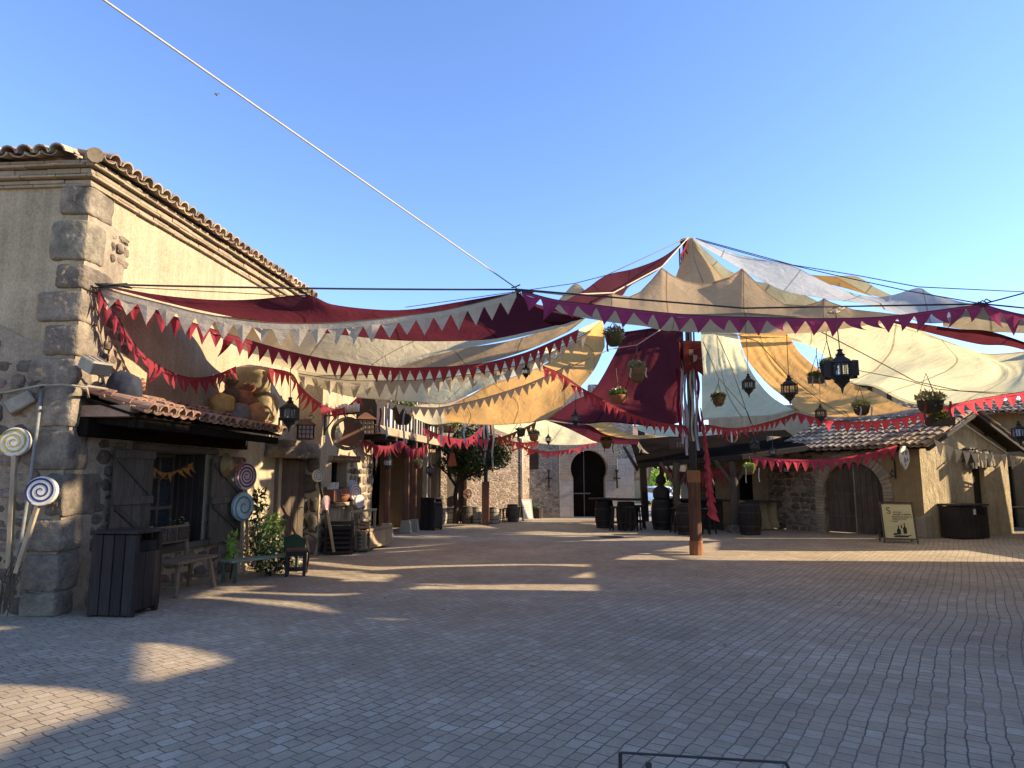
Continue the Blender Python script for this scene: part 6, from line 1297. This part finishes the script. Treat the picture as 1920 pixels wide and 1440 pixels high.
for lab, s, o, z, r, m in (('round terracotta pot nearest the corner on the bakery window ledge', .85, .08, 1.07, .15, m_terra), ('larger terracotta jar in the middle of the bakery window ledge', 1.25, .08, 1.07, .19, m_terra), ('dark basket of bread at the far end of the bakery window ledge', 1.7, .08, 1.07, .16, m_wick_d)):
    c = FB(s, z, o); t = thing('pot', lab, 'pot', c, 'pots on the bakery ledge'); mb = MB(); mb.lathe(c, [(r * .6, 0), (r, r * .7), (r * .95, r * 1.2), (r * .6, r * 1.6), (r * .7, r * 1.75)], 14); mb.build('body', m, t, True)
    mb = MB(); mb.lathe(c, [(r * .72, r * 1.72), (r * .74, r * 1.8), (r * .5, r * 1.8)], 14); mb.build('rim', m, t, True)
c = FB(.35, 1.25, .2); t = thing('shelf_rack', 'small wooden shelf rack of trinkets beside the green striped lollipop', 'shelf', c); mb = MB(); FB.box(mb, .1, .6, 1.1, 1.36, .05, .3); FB.box(mb, .5, 1.0, 1.22, 1.25, .05, .3); mb.build('shelf', m_wood_rd, t, False, .01); mb = MB()
for k in range(6): FB.box(mb, .15 + k * .09, .2 + k * .09, 1.37, 1.42 + .05 * (k % 3), .12, .2)
mb.build('trinket', m_cream_paint, t)
# sign with ring and plank
c = FB.px(652, 813, .85); sx_ = V((.86, .5, 0)).normalized(); t = thing('round_sign', 'round carved bakery sign hanging from an iron bracket, with a small lettered plank below', 'sign', c); sn = V((sx_.y, -sx_.x, 0)); Ms = Matrix((sx_, V((0, 0, 1)), sn)).transposed(); r = .345
mb = MB(); nn = 40; vs = []
for i in range(nn):
    a = 2 * PI * i / nn
    for q, z in ((r, -.02), (r, .02), (r * .78, .02), (r * .78, -.02)): vs.append(c + Ms @ V((q * math.cos(a), q * math.sin(a), z)))
mb.add(vs, [(4 * i + k, 4 * i + (k + 1) % 4, 4 * ((i + 1) % nn) + (k + 1) % 4, 4 * ((i + 1) % nn) + k) for i in range(nn) for k in range(4)]); mb.build('ring', MAT('carved_sign_wood', (.16, .10, .055), (.085, .055, .032)), t)
mb = MB(); mb.prism([c + Ms @ V((x * r, y * r, -.012)) for x, y in ((-.5, -.66), (.3, -.78), (.72, -.4), (.8, .0), (.76, .35), (.5, .66), (.25, .78), (.0, .8), (-.28, .8), (-.22, .3), (-.3, -.1), (-.62, -.5))], sn * .024); mb.build('carved_figure', m_wood_rd, t, False, .006)
for i, ch in enumerate('DULCERIA'):
    a = R(270 - 62 + i * 124 / 7); o_ = c + Ms @ V((r * .89 * math.cos(a), r * .89 * math.sin(a), .024)); rx = Ms @ V((-math.sin(a), math.cos(a), 0)); ry = Ms @ V((-math.cos(a), -math.sin(a), 0)); text(ch, .085, m_cornice, basis(o_, rx, ry), t)
pc = c + V((0, 0, -.52)); mb = MB(); mb.box(pc, (.56, .022, .13), Ms @ Matrix(((1, 0, 0), (0, 0, 1), (0, 1, 0)))); pl = mb.build('plank', m_wood_rd, t); text('Horno la Abuela', .075, m_cornice, basis(pc + sn * .014, sx_, (0, 0, 1)), pl)
mb = MB(); wl = FB.px(609, 790, .05); 
tipp = c + V((0, 0, r + .10)) + sx_ * .25; w0 = V((wl.x, wl.y, tipp.z)); mb.bar(w0, tipp, .03, .035); mb.bar(w0 + V((0, 0, .06)), w0 + V((0, 0, -.42)), .045, .045); mb.bar(w0 + V((0, 0, -.34)), w0.lerp(tipp, .35), .02, .02)
for k in (-.2, .2): mb.tube([c + sx_ * k + V((0, 0, r * .8)), c + sx_ * k + V((0, 0, r + .1))], .006, 4); mb.tube([c + sx_ * k + V((0, 0, -r * .85)), pc + sx_ * k + V((0, 0, .06))], .006, 4)
mb.build('bracket', m_iron, t)
for k in range(8):
    q = w0.lerp(tipp, .34 + k * .085) + V((0, 0, .0175)); h = (.15, .18, .2, .2, .16, .16, .2, .17)[k]; mb = MB(); mb.lathe(q, [(.035, 0), (.038, h), (.03, h)], 9)
    tag(mb.build('candle', m_cream_paint, None, True), 'cream candle standing in a row on the iron bracket of the round sign', 'candle', 'candles on the sign bracket')
# ================================================================ barrels and stools
def make_barrel(label, mat, hoop):
    t = thing('barrel', label, 'barrel', (0, 0, 0), 'wooden barrels'); mb = MB(); n = 20
    prof = [(.26, 0), (.30, .2), (.325, .45), (.30, .7), (.26, .9)]
    for k in range(n):
        a0, a1 = 2 * PI * k / n + .012, 2 * PI * (k + 1) / n - .012; vs = []
        for r, z in prof: vs += [(r * math.cos(a0), r * math.sin(a0), z), (r * math.cos(a1), r * math.sin(a1), z)]
        mb.add(vs, [(2 * i, 2 * i + 1, 2 * i + 3, 2 * i + 2) for i in range(4)])
    mb.lathe((0, 0, 0), [(.24, .02), (.285, .2), (.31, .45), (.285, .7), (.24, .88)], n); mb.build('stave', mat, t)
    for z, r in ((.05, .277), (.24, .312), (.62, .316), (.84, .277)): mb = MB(); mb.lathe((0, 0, 0), [(r, z - .022), (r + .004, z), (r, z + .022)], 20, None, False); mb.build('hoop', hoop, t)
    mb = MB(); mb.lathe((0, 0, 0), [(.245, .86), (.245, .885), (.0, .885)], 20); mb.build('lid', mat, t); return t
m_brl = MAT('oak_barrel', (.13, .10, .07), (.075, .058, .042), .85, 8, .5, .005, stretch=(4, 4, .6), isl=.2)
m_brp = MAT('bleached_barrel', (.42, .36, .26), (.30, .25, .18), .85, 8, .5, .005, stretch=(4, 4, .6), isl=.15)
br0 = make_barrel('dark oak barrel under the tasting table, left of the stools', m_wood_dk, m_iron); place(br0, (3.05, 22.9, 0), .3, 1.0)
dup(br0, (3.62, 22.0, 0), .5, 'dark barrel hidden behind stool legs under the round table before the gate', None, .98)
dup(br0, (4.78, 22.15, 0), 1.2, 'dark barrel carrying the copper still by the bar post', None, 1.06)
dup(br0, (5.08, 20.15, 0), .8, 'dark barrel just behind the foot of the centre pole', None, 1.0)
dup(br0, (6.9, 20.15, 0), .1, 'dark barrel standing beside the burlap counter cloth', None, 1.02)
br1 = make_barrel('weathered barrel between the tree and the thin pole', m_brl, m_iron); place(br1, (-1.62, 25.0, 0), .2, .68)
br2 = make_barrel('pale sunlit barrel left of the tree trunk', m_brp, m_steel); place(br2, (-2.5, 24.7, 0), .2, .62)
dup(br2, (-2.2, 25.1, 0), .9, 'second pale barrel partly behind the tree trunk', None, .62)
dup(br2, (-1.3, 25.15, 0), .4, 'pale barrel immediately left of the thin pole', None, .66)
dup(br2, (-.66, 24.9, 0), .4, 'narrow pale barrel immediately right of the thin pole', None, .66)
dup(br1, (.02, 26.1, 0), 1.1, 'weathered barrel nearest the white sandwich board', None, .72)
def make_stool(label, mat, h=.74):
    t = thing('bar_stool', label, 'stool', (0, 0, 0), 'wooden bar stools'); mb = MB(); mb.lathe((0, 0, 0), [(.0, h - .04), (.165, h - .04), (.17, h - .02), (.165, h), (.0, h)], 16); mb.build('seat', mat, t)
    for k in range(4): a = PI / 4 + k * PI / 2; mb = MB(); mb.bar((.10 * math.cos(a), .10 * math.sin(a), h - .04), (.2 * math.cos(a), .2 * math.sin(a), 0), .038, .038); mb.build('leg', mat, t)
    for k in range(4):
        a = PI / 4 + k * PI / 2; b = a + PI / 2; mb = MB(); mb.bar((.165 * math.cos(a), .165 * math.sin(a), .24), (.165 * math.cos(b), .165 * math.sin(b), .24), .025, .025); mb.build('stretcher', mat, t)
    return t
st0 = make_stool('dark stool at the left front of the round table, touching the barrel', m_wood_dk); place(st0, (3.22, 21.6, 0), .2)
dup(st0, (3.66, 21.4, 0), .5, 'dark stool in front of the round table'); dup(st0, (4.05, 22.2, 0), .9, 'dark stool right of the round table toward the forked post'); dup(st0, (4.22, 22.9, 0), .1, 'dark stool furthest back beside the round table')
dup(st0, (4.95, 20.9, 0), .3, 'dark stool left of the centre pole by the bar'); dup(st0, (5.75, 20.3, 0), .6, 'dark stool right of the centre pole in front of the bar counter')
dup(st0, (5.45, 20.6, 0), .1, 'dark stool half hidden behind the centre pole')
st1 = make_stool('brown stool left of the weathered barrel by the tree', m_wood_dk); place(st1, (-1.95, 25.2, 0), .2, .66)
st2 = make_stool('red brown stool between the thin pole and the right hand barrel', m_wood_rd); place(st2, (-.38, 25.4, 0), .3, .68)
dup(st2, (-1.05, 25.3, 0), .6, 'red brown stool behind the thin pole', None, .68); dup(st1, (-.22, 25.9, 0), .8, 'dark stool immediately left of the barrel by the sandwich board', None, .7); dup(st1, (.32, 26.5, 0), .2, 'dark stool squeezed between barrel and sandwich board', None, .7)
t = thing('round_table', 'round dark barrel topped table among the stools before the gate', 'table', (3.5, 22.1, 0)); mb = MB(); mb.lathe((3.62, 22.0, 0), [(0, .92), (.48, .92), (.5, .95), (.48, .98), (0, .98)], 24); mb.lathe((3.05, 22.9, 0), [(0, .915), (.5, .915), (.52, .94), (.5, .97), (0, .97)], 24); mb.build('tabletop', m_wood_dk, t)
# copper still with swan neck and coil on its barrel
c = V((4.78, 22.15, .955)); t = thing('copper_still', 'dark copper still with swan neck pipe and coil standing on a barrel', 'still', c); mb = MB(); mb.lathe(c, [(.22, 0), (.26, .06), (.27, .25), (.20, .36), (.10, .42), (.09, .46), (.16, .52), (.17, .62), (.12, .72), (.045, .80), (.04, .86)], 18); mb.build('boiler', m_wood_dk, t, True)
mb = MB(); mb.tube([c + V(p) for p in ((0, 0, .84), (0, 0, 1.1), (.03, 0, 1.22), (.1, 0, 1.28), (.17, 0, 1.22), (.22, 0, 1.06), (.34, 0, .92), (.38, 0, .86), (.4, 0, .5))], .026, 8); mb.build('swan_neck', m_wood_dk, t, True)
mb = MB(); mb.tube([c + V((.42 + .09 * math.cos(a), .09 * math.sin(a), .5 - a * .022)) for a in [i * .35 for i in range(100)]], .014, 5); mb.build('coil', m_steel, t, True)
# pale sheet added in the bar for the bright far wall, aprons, bottles
t = thing('stand_in_sheet', 'pale blue white sheet added at the back of the bar for the bright far wall', 'cloth', P(1288, 900, 23.5)); mb = MB(); vs = []
for j in range(7):
    for i in range(7): q = P(1277 + i * 4.3 + (j == 0) * 0, 898 + j * 7.5, 23.6); vs.append(q + V((0, .03 * math.sin(i * 1.7 + j), 0)))
mb.add(vs, [(j * 7 + i, j * 7 + i + 1, (j + 1) * 7 + i + 1, (j + 1) * 7 + i) for j in range(6) for i in range(6)]); mb.build('sheet', f_white, t, True)
t = thing('navy_apron', 'navy blue apron hanging beside the pale sheet in the bar', 'apron', P(1293, 905, 23.2)); mb = MB(); a = P(1287, 897, 23.2); mb.prism([a, a + V((.18, 0, 0)), a + V((.2, 0, -.38)), a + V((.04, 0, -.4))], (0, .02, 0)); mb.build('apron', MAT('navy_cloth', (.02, .025, .06)), t)
rs = random.Random(12)
for k in range(5):
    c = P(1336 + k * 7, 905 + rs.uniform(-5, 5), 24.5); t = thing('hanging_jar', 'dark bottle among the row hanging at the back of the bar', 'bottle', c, 'bottles hanging in the bar'); mb = MB(); mb.lathe(c, [(.05, -.2), (.07, -.15), (.07, 0), (.025, .08), (.02, .16)], 10); mb.build('body', m_lglass, t, True); mb = MB(); mb.tube([c + V((0, 0, .16)), c + V((0, 0, .7))], .004, 4); mb.build('cord', m_rope_b, t)
# wreath shield on tan wall, board sign under bar roof
c = P(1371, 817, 20.4); t = thing('wreath', 'dark wreath with a pale ribbon hanging above the bar roof', 'wreath', c); mb = MB(); mb.tube([c + V((.16 * math.cos(a), 0, .2 * math.sin(a))) for a in [2 * PI * i / 20 for i in range(21)]], .035, 6); mb.build('ring', m_wood_rd, t, True); mb = MB(); mb.box(c + V((0, -.03, -.05)), (.05, .01, .3)); mb.build('ribbon', f_white, t)
c = P(1277, 832, 22.6); t = thing('menu_board', 'brown tavern board leaning under the bar roof behind the centre pole', 'sign', c); mb = MB(); mb.box(c, (.75, .04, .34), Matrix.Rotation(R(-12), 3, 'Z')); mb.build('board', m_wood_rd, t, False, .01); mb = MB()
for k in range(5): mb.box(c + Matrix.Rotation(R(-12), 3, 'Z') @ V((-.12 + k * .09, -.03, -.03)), (.035, .012, .17), Matrix.Rotation(R(-12), 3, 'Z'))
mb.build('lettering', m_cornice, t)
# ================================================================ sandwich boards
def aboard(label, c, rz, w_, h, face, frame):
    t = thing('sandwich_board', label, 'sandwich board', (0, 0, 0), 'sandwich boards'); a = math.atan2(.26, h)
    for nm, sg in (('front_panel', -1), ('rear_panel', 1)):
        M = Matrix.Rotation(-sg * a * -1, 3, 'X'); M = Matrix.Rotation(sg * a, 3, 'X'); mb = MB(); cc = V((0, sg * .14, h * .52)); mb.box(cc, (w_ - .06, .012, h * .84), M); p = mb.build(nm, face if sg < 0 else m_iron, t)
        fr = MB()
        for sx in (-1, 1): fr.bar((sx * w_ / 2, sg * .27, 0), (sx * w_ / 2, sg * .02, h), .035, .035)
        for f_ in (.10, .97): fr.bar((-w_ / 2, sg * (.27 - .25 * f_), h * f_), (w_ / 2, sg * (.27 - .25 * f_), h * f_), .035, .035)
        fr.build('frame', frame, p, False, .004)
        if sg < 0: front = p; MF = M; CF = cc
    return t, front, MF, CF
m_parch = MAT('parchment_poster', (.62, .53, .28), (.54, .45, .22), .8, 5, .1, .002, mott=.2)
t, fr, MF, CF = aboard('tall menu sandwich board with red initial and painted bottles, beside the arched door', (0, 0, 0), 0, .74, 1.02, m_parch, m_wood_mid)
ink = MAT('brown_ink', (.06, .035, .025)); redink = MAT('red_ink', (.22, .03, .025)); grn = MAT('bottle_green', (.03, .04, .02)); 
def on(x, z, o=.010): return CF + MF @ V((x, -o, z))
X_, Y_ = MF @ V((1, 0, 0)), MF @ V((0, 0, 1))
text('S', .24, redink, basis(on(-.2, .26), X_, Y_), fr); 
for i, (s_, x, z) in enumerate((('ervimos', .0, .235), ('comidas y bebidas', .1, .175), ('raciones de queso y', .09, .115), ('tablas de vino', .03, .06), ('y tapas', -.09, .005))): text(s_, .058, ink, basis(on(x, z), X_, Y_), fr)
mb = MB()
def flat(poly, o=.011): q = [on(x, z, o) for x, z in poly]; mb.add(q, [tuple(range(len(q)))])
def bottle(x, z, h, w_): flat([(x - w_, z), (x + w_, z), (x + w_, z + h * .5), (x + w_ * .3, z + h * .7), (x + w_ * .3, z + h), (x - w_ * .3, z + h), (x - w_ * .3, z + h * .7), (x - w_, z + h * .5)])
bottle(-.02, -.33, .22, .045); bottle(.12, -.31, .26, .042); bottle(.05, -.18, .13, .015); mb.build('painted_bottle', grn, fr)
mb = MB(); flat([(-.16, -.37), (-.13, -.40), (.16, -.40), (.28, -.33), (.16, -.355), (-.04, -.35)], .012); flat([(-.15, -.30), (-.07, -.30), (-.06, -.34), (-.15, -.35)], .012); flat([(.085, -.30), (.155, -.30), (.155, -.235), (.085, -.235)], .013); mb.build('painted_food', ink, fr)
place(t, (9.83, 17.75, 0), R(-16))
t, fr, MF, CF = aboard('white sandwich board standing in sun before the gate wall, right of the barrels', (0, 0, 0), 0, .62, 1.25, m_cream_paint, m_cream_paint)
for i, z in enumerate((.25, .1, -.05)): mb = MB(); mb.box(CF + MF @ V((0, -.012, z)), (.25, .004, .05), MF); mb.build('faded_line', m_parch, fr)
place(t, (.55, 26.9, 0), R(28), .66)
# small sign in tree, wheel on wall, pots, box by wall
c = P(848, 860, 23.2); t = thing('red_sign', 'small orange red bell shaped sign hanging in front of the tree crown', 'sign', c); mb = MB(); mb.prism([c + V((x, 0, z)) for x, z in ((-.16, -.25), (.16, -.25), (.12, -.05), (.07, .2), (-.07, .2), (-.12, -.05))], (0, .03, 0)); mb.build('board', MAT('faded_red_paint', (.35, .08, .04), (.28, .11, .05)), t); mb = MB(); mb.tube([c + V((0, 0, .2)), c + V((0, 0, .7))], .006, 4); mb.build('cord', m_rope_b, t)
c = FW.px(876, 926, .08); t = thing('cart_wheel', 'red brown wooden wheel ornament fixed to the brick building, left of the slim pole', 'wheel', c); Mw = Matrix((FW.d, V((0, 0, 1)), FW.n)).transposed()
mb = MB(); nn = 24
for i in range(nn): a0, a1 = 2 * PI * i / nn, 2 * PI * (i + 1) / nn; mb.bar(c + Mw @ V((.17 * math.cos(a0), .17 * math.sin(a0), 0)), c + Mw @ V((.17 * math.cos(a1), .17 * math.sin(a1), 0)), .05, .05)
mb.build('rim', m_wood_rd, t); mb = MB()
for i in range(6): a = PI * i / 6; d = Mw @ V((math.cos(a), math.sin(a), 0)); mb.bar(c - d * .16, c + d * .16, .025, .025)
mb.lathe(c, [(.05, -.02), (.05, .03)], 10, Mw); mb.build('spoke', m_wood_rd, t)
t = thing('planter_box', 'dark planter box at the foot of the brick building beside the tree', 'planter', (-2.6, 26.1, 0)); mb = MB(); mb.box((-1.95, 26.3, .2), (.6, .3, .4)); mb.build('box', m_wood_dk, t, False, .01)
t = thing('wire_basket', 'small dark basket with green stuff against the gate wall, right of the white sandwich board', 'basket', (1.15, 28.7, 0)); mb = MB(); mb.lathe((1.05, 28.6, 0), [(.2, 0), (.25, .4), (.22, .4)], 12); mb.build('basket', m_wick_d, t); mb = MB(); mb.leaves((1.05, 28.6, .42), (.24, .2, .12), 60, .06, random.Random(2)); mb.build('foliage', m_leaf_d, t)
t = thing('wrought_bracket', 'scrolled black iron wall bracket right of the arched door', 'bracket', FH(6.35, 1.75, .1)); mb = MB(); q = FH(6.35, 1.6, .05); mb.bar(q, q + V((0, 0, .5)), .03, .03); mb.tube([q + V((0, 0, .1)), q + FH.n * .2 + V((0, 0, .05)), q + FH.n * .28 + V((0, 0, .15)), q + FH.n * .18 + V((0, 0, .25)), q + FH.n * .1 + V((0, 0, .18))], .014, 5); mb.tube([q + V((0, 0, .5)), q + FH.n * .1 + V((0, 0, .6)), q + FH.n * .18 + V((0, 0, .52))], .012, 5); mb.build('scroll', m_iron, t)
c = FH.px(1697, 857, .75); t = thing('painted_sign', 'white shield shaped sign with dark painted figures hanging at the corner of the tile roof', 'sign', c); d_ = V((.75, .66, 0)).normalized(); nn_ = V((d_.y, -d_.x, 0)); poly = [(-.0, -.34), (.12, -.27), (.3, -.12), (.34, .05), (.26, .22), (.08, .3), (-.1, .28), (-.26, .18), (-.33, .0), (-.26, -.16), (-.1, -.25)]
mb = MB(); mb.prism([c + d_ * x + V((0, 0, z)) for x, z in poly], nn_ * -.04); mb.build('board', m_cream_paint, t); mb = MB()
for k, (x, z, r_) in enumerate(((-.15, .1, .07), (.08, .12, .09), (-.03, -.08, .1), (.16, -.06, .06), (0, -.2, .05))): mb.add([c + d_ * (x + r_ * math.cos(a) * (1 + .4 * math.sin(a * 3 + k))) + V((0, 0, z + r_ * .8 * math.sin(a))) + nn_ * .004 for a in [2 * PI * i / 11 for i in range(11)]], [tuple(range(11))])
mb.build('painted_figure', MAT('faded_grey_paint', (.33, .25, .21), (.25, .19, .17)), t); mb = MB(); mb.tube([c + d_ * -.15 + V((0, 0, .24)), c + d_ * -.15 + V((0, 0, .7))], .008, 4); mb.tube([c + d_ * .15 + V((0, 0, .24)), c + d_ * .15 + V((0, 0, .7))], .008, 4); mb.build('chain', m_iron, t)
# bracketed cloth sign on the gable (its shadow is long in the photograph)
q = FGb(1.75, 2.42, .05); t = thing('gable_bracket', 'iron bracket with a small plank sign projecting from the gable beside the door hood', 'bracket', q); mb = MB(); mb.bar(q, q + FGb.n * .5, .03, .03); mb.bar(q + V((0, 0, -.35)), q + FGb.n * .35, .02, .02); mb.build('arm', m_iron, t); mb = MB(); a = q + FGb.n * .1 + V((0, 0, -.08)); mb.prism([a, a + FGb.n * .36, a + FGb.n * .36 + V((0, 0, -.3)), a + V((0, 0, -.3))], FGb.d * .03); mb.build('board', m_wood_gr, t)
# table at the right edge
t = thing('side_table', 'dark wooden table with posts at the far right edge beyond the gabled house', 'table', (0, 0, 0)); mb = MB(); mb.box((0, 0, .72), (1.2, .5, .05)); mb.build('tabletop', m_wood_dk, t, False, .01)
for sx in (-1, 1):
    for sy in (-1, 1): mb = MB(); mb.box((sx * .52, sy * .2, .35), (.07, .07, .7)); mb.build('leg', m_wood_mid, t)
place(t, (15.75, 21.4, 0), R(-10))
# dark slim stand close to the camera
t = thing('sign_stand', 'slim black metal sign frame close to the camera at the bottom edge', 'stand', (0, 0, 0)); a, b = P(1163, 1411, 1.85), P(1473, 1430, 1.74); d = V((0, .12, -1)).normalized()
mb = MB(); mb.bar(a, b, .005, .005); mb.bar(a, a + d * .55, .009, .006); mb.bar(b, b + (b - a) * .05 + d * .04, .007, .007); mb.bar(b + (b - a) * .05 + d * .04, b + (b - a) * .05 + d * .55, .007, .007); mb.bar(a + d * .55, b + (b - a) * .05 + d * .55, .007, .007); mb.build('frame', m_iron, t)
mb = MB(); q = P(1216, 1436, 1.82); mb.box(q - V((0, 0, .02)), (.014, .012, .055)); mb.build('clip', m_iron, t)
mb = MB(); e = (a + b) / 2 + d * .55; mb.tube([e, V((e.x, e.y + .05, .02))], .012, 8); mb.lathe((e.x, e.y + .05, 0), [(.18, 0), (.18, .015), (.02, .03)], 20); mb.build('leg', m_iron, t)
# ================================================================ tree
tc = V((-2.02, 24.9, 0)); t = thing('orange_tree', 'round dark evergreen tree with a slim forked trunk left of the thin pole', 'tree', tc); mb = MB()
tr = lambda *p: [tc + V(q) for q in p]
mb.tube(tr((0, 0, 0), (.02, 0, .5), (-.02, 0, 1.0), (.03, 0, 1.35)), [.11, .085, .08, .08], 8)
for br_ in (((.03, 0, 1.3), (-.3, .05, 1.75), (-.75, .1, 2.15)), ((.03, 0, 1.3), (.3, .0, 1.7), (.9, .1, 2.2)), ((.03, 0, 1.3), (.1, -.1, 1.9), (.35, -.2, 2.6)), ((.2, 0, 1.55), (.7, -.1, 1.8), (1.3, -.1, 2.0)), ((-.2, 0, 1.6), (-.3, -.2, 2.1), (-.3, -.2, 2.7))): mb.tube(tr(*br_), [.06, .04, .02], 6)
mb.build('trunk', m_bark, t, True)
mb = MB(); rs = random.Random(21)
for k in range(34):
    while True:
        q = V((rs.uniform(-1, 1), rs.uniform(-1, 1), rs.uniform(-1, 1)))
        if .45 < q.length < 1: break
    c = tc + V((.62 + q.x * 1.25, q.y * 1.1, 2.55 + q.z * .95)); mb.leaves(c, (.36, .36, .30), 170, .075, rs)
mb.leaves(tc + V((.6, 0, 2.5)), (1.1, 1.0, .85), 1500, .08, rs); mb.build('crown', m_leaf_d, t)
# ================================================================ parked car
t = thing('parked_car', 'white sport utility vehicle parked nose on in the street beyond the gateway', 'car', (0, 0, 0)); W2, LL = .93, 4.6
mb = MB(); prof = [(-2.3, .35), (-2.3, .78), (-2.2, .98), (-1.15, 1.08), (-.45, 1.62), (.2, 1.72), (1.5, 1.68), (2.1, 1.2), (2.28, .95), (2.28, .35)]
n = len(prof); vs = []
for x, k in ((-W2, .0), (-W2 * .97, 1), (W2 * .97, 1), (W2, 0)):
    for y, z in prof: f_ = 1 - .16 * max(0, (z - 1.0) / .7); vs.append((x * f_ * (1 if k == 0 else .985), y, z + (.015 if k else 0)))
fs = [(i + k * n, (i + 1) % n + k * n, (i + 1) % n + (k + 1) * n, i + (k + 1) * n) for k in range(3) for i in range(n)] + [tuple(range(n))[::-1], tuple(range(3 * n, 4 * n))]
mb.add(vs, fs); cb = mb.build('body', MAT('white_car_paint', (.75, .76, .78), (.70, .71, .73), .25, 3, .05, .002, mott=.05, spec=.6), t, False, .05)
mb = MB(); mb.add([(-.70, -1.12, 1.14), (.70, -1.12, 1.14), (.62, -.50, 1.60), (-.62, -.50, 1.60)], [(0, 1, 2, 3)]); mb.build('windscreen', m_glass, cb)
mb = MB(); mb.box((0, -2.31, .74), (1.0, .04, .28)); mb.build('grille', m_iron, cb); mb = MB(); mb.box((0, -2.32, .42), (1.5, .04, .16)); mb.build('bumper', m_steel, cb); mb = MB(); mb.box((0, -2.35, .5), (.5, .02, .11)); mb.build('number_plate', m_cream_paint, cb); mb = MB(); mb.lathe((0, -2.34, .76), [(.09, 0), (.09, .02)], 12, Matrix.Rotation(PI / 2, 3, 'X')); mb.build('emblem', m_steel, cb)
for sx in (-1, 1):
    mb = MB(); mb.box((sx * .72, -2.27, .84), (.32, .08, .15)); mb.build('headlight', m_frost, t); mb = MB(); mb.box((sx * 1.02, -.9, 1.15), (.16, .1, .14)); mb.build('wing_mirror', m_iron, t)
    mb = MB(); mb.prism([(sx * .87, y, z) for y, z in ((-.95, 1.12), (1.6, 1.15), (1.4, 1.56), (-.35, 1.58))], (sx * .01, 0, 0)); mb.build('side_window', m_glass, t)
    for y in (-1.45, 1.4):
        Mx = Matrix.Rotation(PI / 2, 3, 'Y'); mb = MB(); mb.lathe((sx * .84, y, .35), [(.2, -.11), (.35, -.11), (.36, 0), (.35, .11), (.2, .11)], 18, Mx); wh = mb.build('wheel', m_iron, t); mb = MB(); mb.lathe((sx * .84, y, .35), [(.21, -.115), (.21, .115)], 14, Mx); mb.build('rim', m_steel, wh)
place(t, (13.6, 63, ground_z(63)), R(8))
t = thing('street_lantern_hook', 'tiny distant bird in the open sky near the overhead rope', 'bird', P(406, 177, 30)); mb = MB(); c = P(406, 177, 30); mb.rock(c, (.1, .16, .07), None, 3, .42, .05, 4); mb.prism([c, c + V((-.12, .03, .05)), c + V((-.10, -.03, .05))], (0, .0, .008)); mb.prism([c, c + V((.12, .03, .05)), c + V((.10, -.03, .05))], (0, 0, .008)); mb.build('body', m_sack_g, t); t.name = 'flying_bird'
t = thing('manhole_cover', 'round dark iron cover set in the paving in front of the round table', 'manhole cover', (2.6, 19.4, 0)); mb = MB(); mb.lathe((2.75, 19.3, 0), [(.34, .001), (.34, .008), (.30, .010), (.0, .010)], 24); mb.build('cover', m_iron, t)
t = thing('unseen_shade_pine', 'unseen tall pine added beyond the right houses to dapple portico and paving', 'tree', (20.4, 19.3, 0)); mb = MB(); mb.tube([(20.4, 19.3, 0), (20.5, 19.3, 4), (20.3, 19.2, 7), (20.4, 19.3, 12)], [.22, .18, .14, .06], 8); mb.build('trunk', m_bark, t, True)  # unseen pine, added for dappled shade on the portico side
mb = MB(); rs = random.Random(31)
for k in range(26):
    q = V((rs.uniform(-1, 1), rs.uniform(-1, 1), rs.uniform(-1, 1))); mb.leaves((20.4 + q.x * 2.1, 19.2 + q.y * 2.6, 10.7 + q.z * 2.2), (.9, 1.0, .55), 130, .22, rs)
mb.build('crown', m_leaf_d, t)
mb = MB(); rs = random.Random(17)
for k in range(70):
    x, y = rs.uniform(-4.5, 7), rs.uniform(6, 20); z = rs.uniform(.008, .02); q = rs.uniform(0, 6.3); l = rs.uniform(.018, .04); ca, sa = math.cos(q) * l, math.sin(q) * l
    mb.add([(x - ca, y - sa, z), (x + sa * .4, y - ca * .4, z + .006), (x + ca, y + sa, z), (x - sa * .4, y + ca * .4, z + .008)], [(0, 1, 2, 3)])
tag(mb.build('dry_leaves', LEAF('fallen_leaf', (.10, .06, .03), (.22, .15, .07), .1), None), 'few small dry leaves scattered over the paving', 'leaves', None, 'stuff')
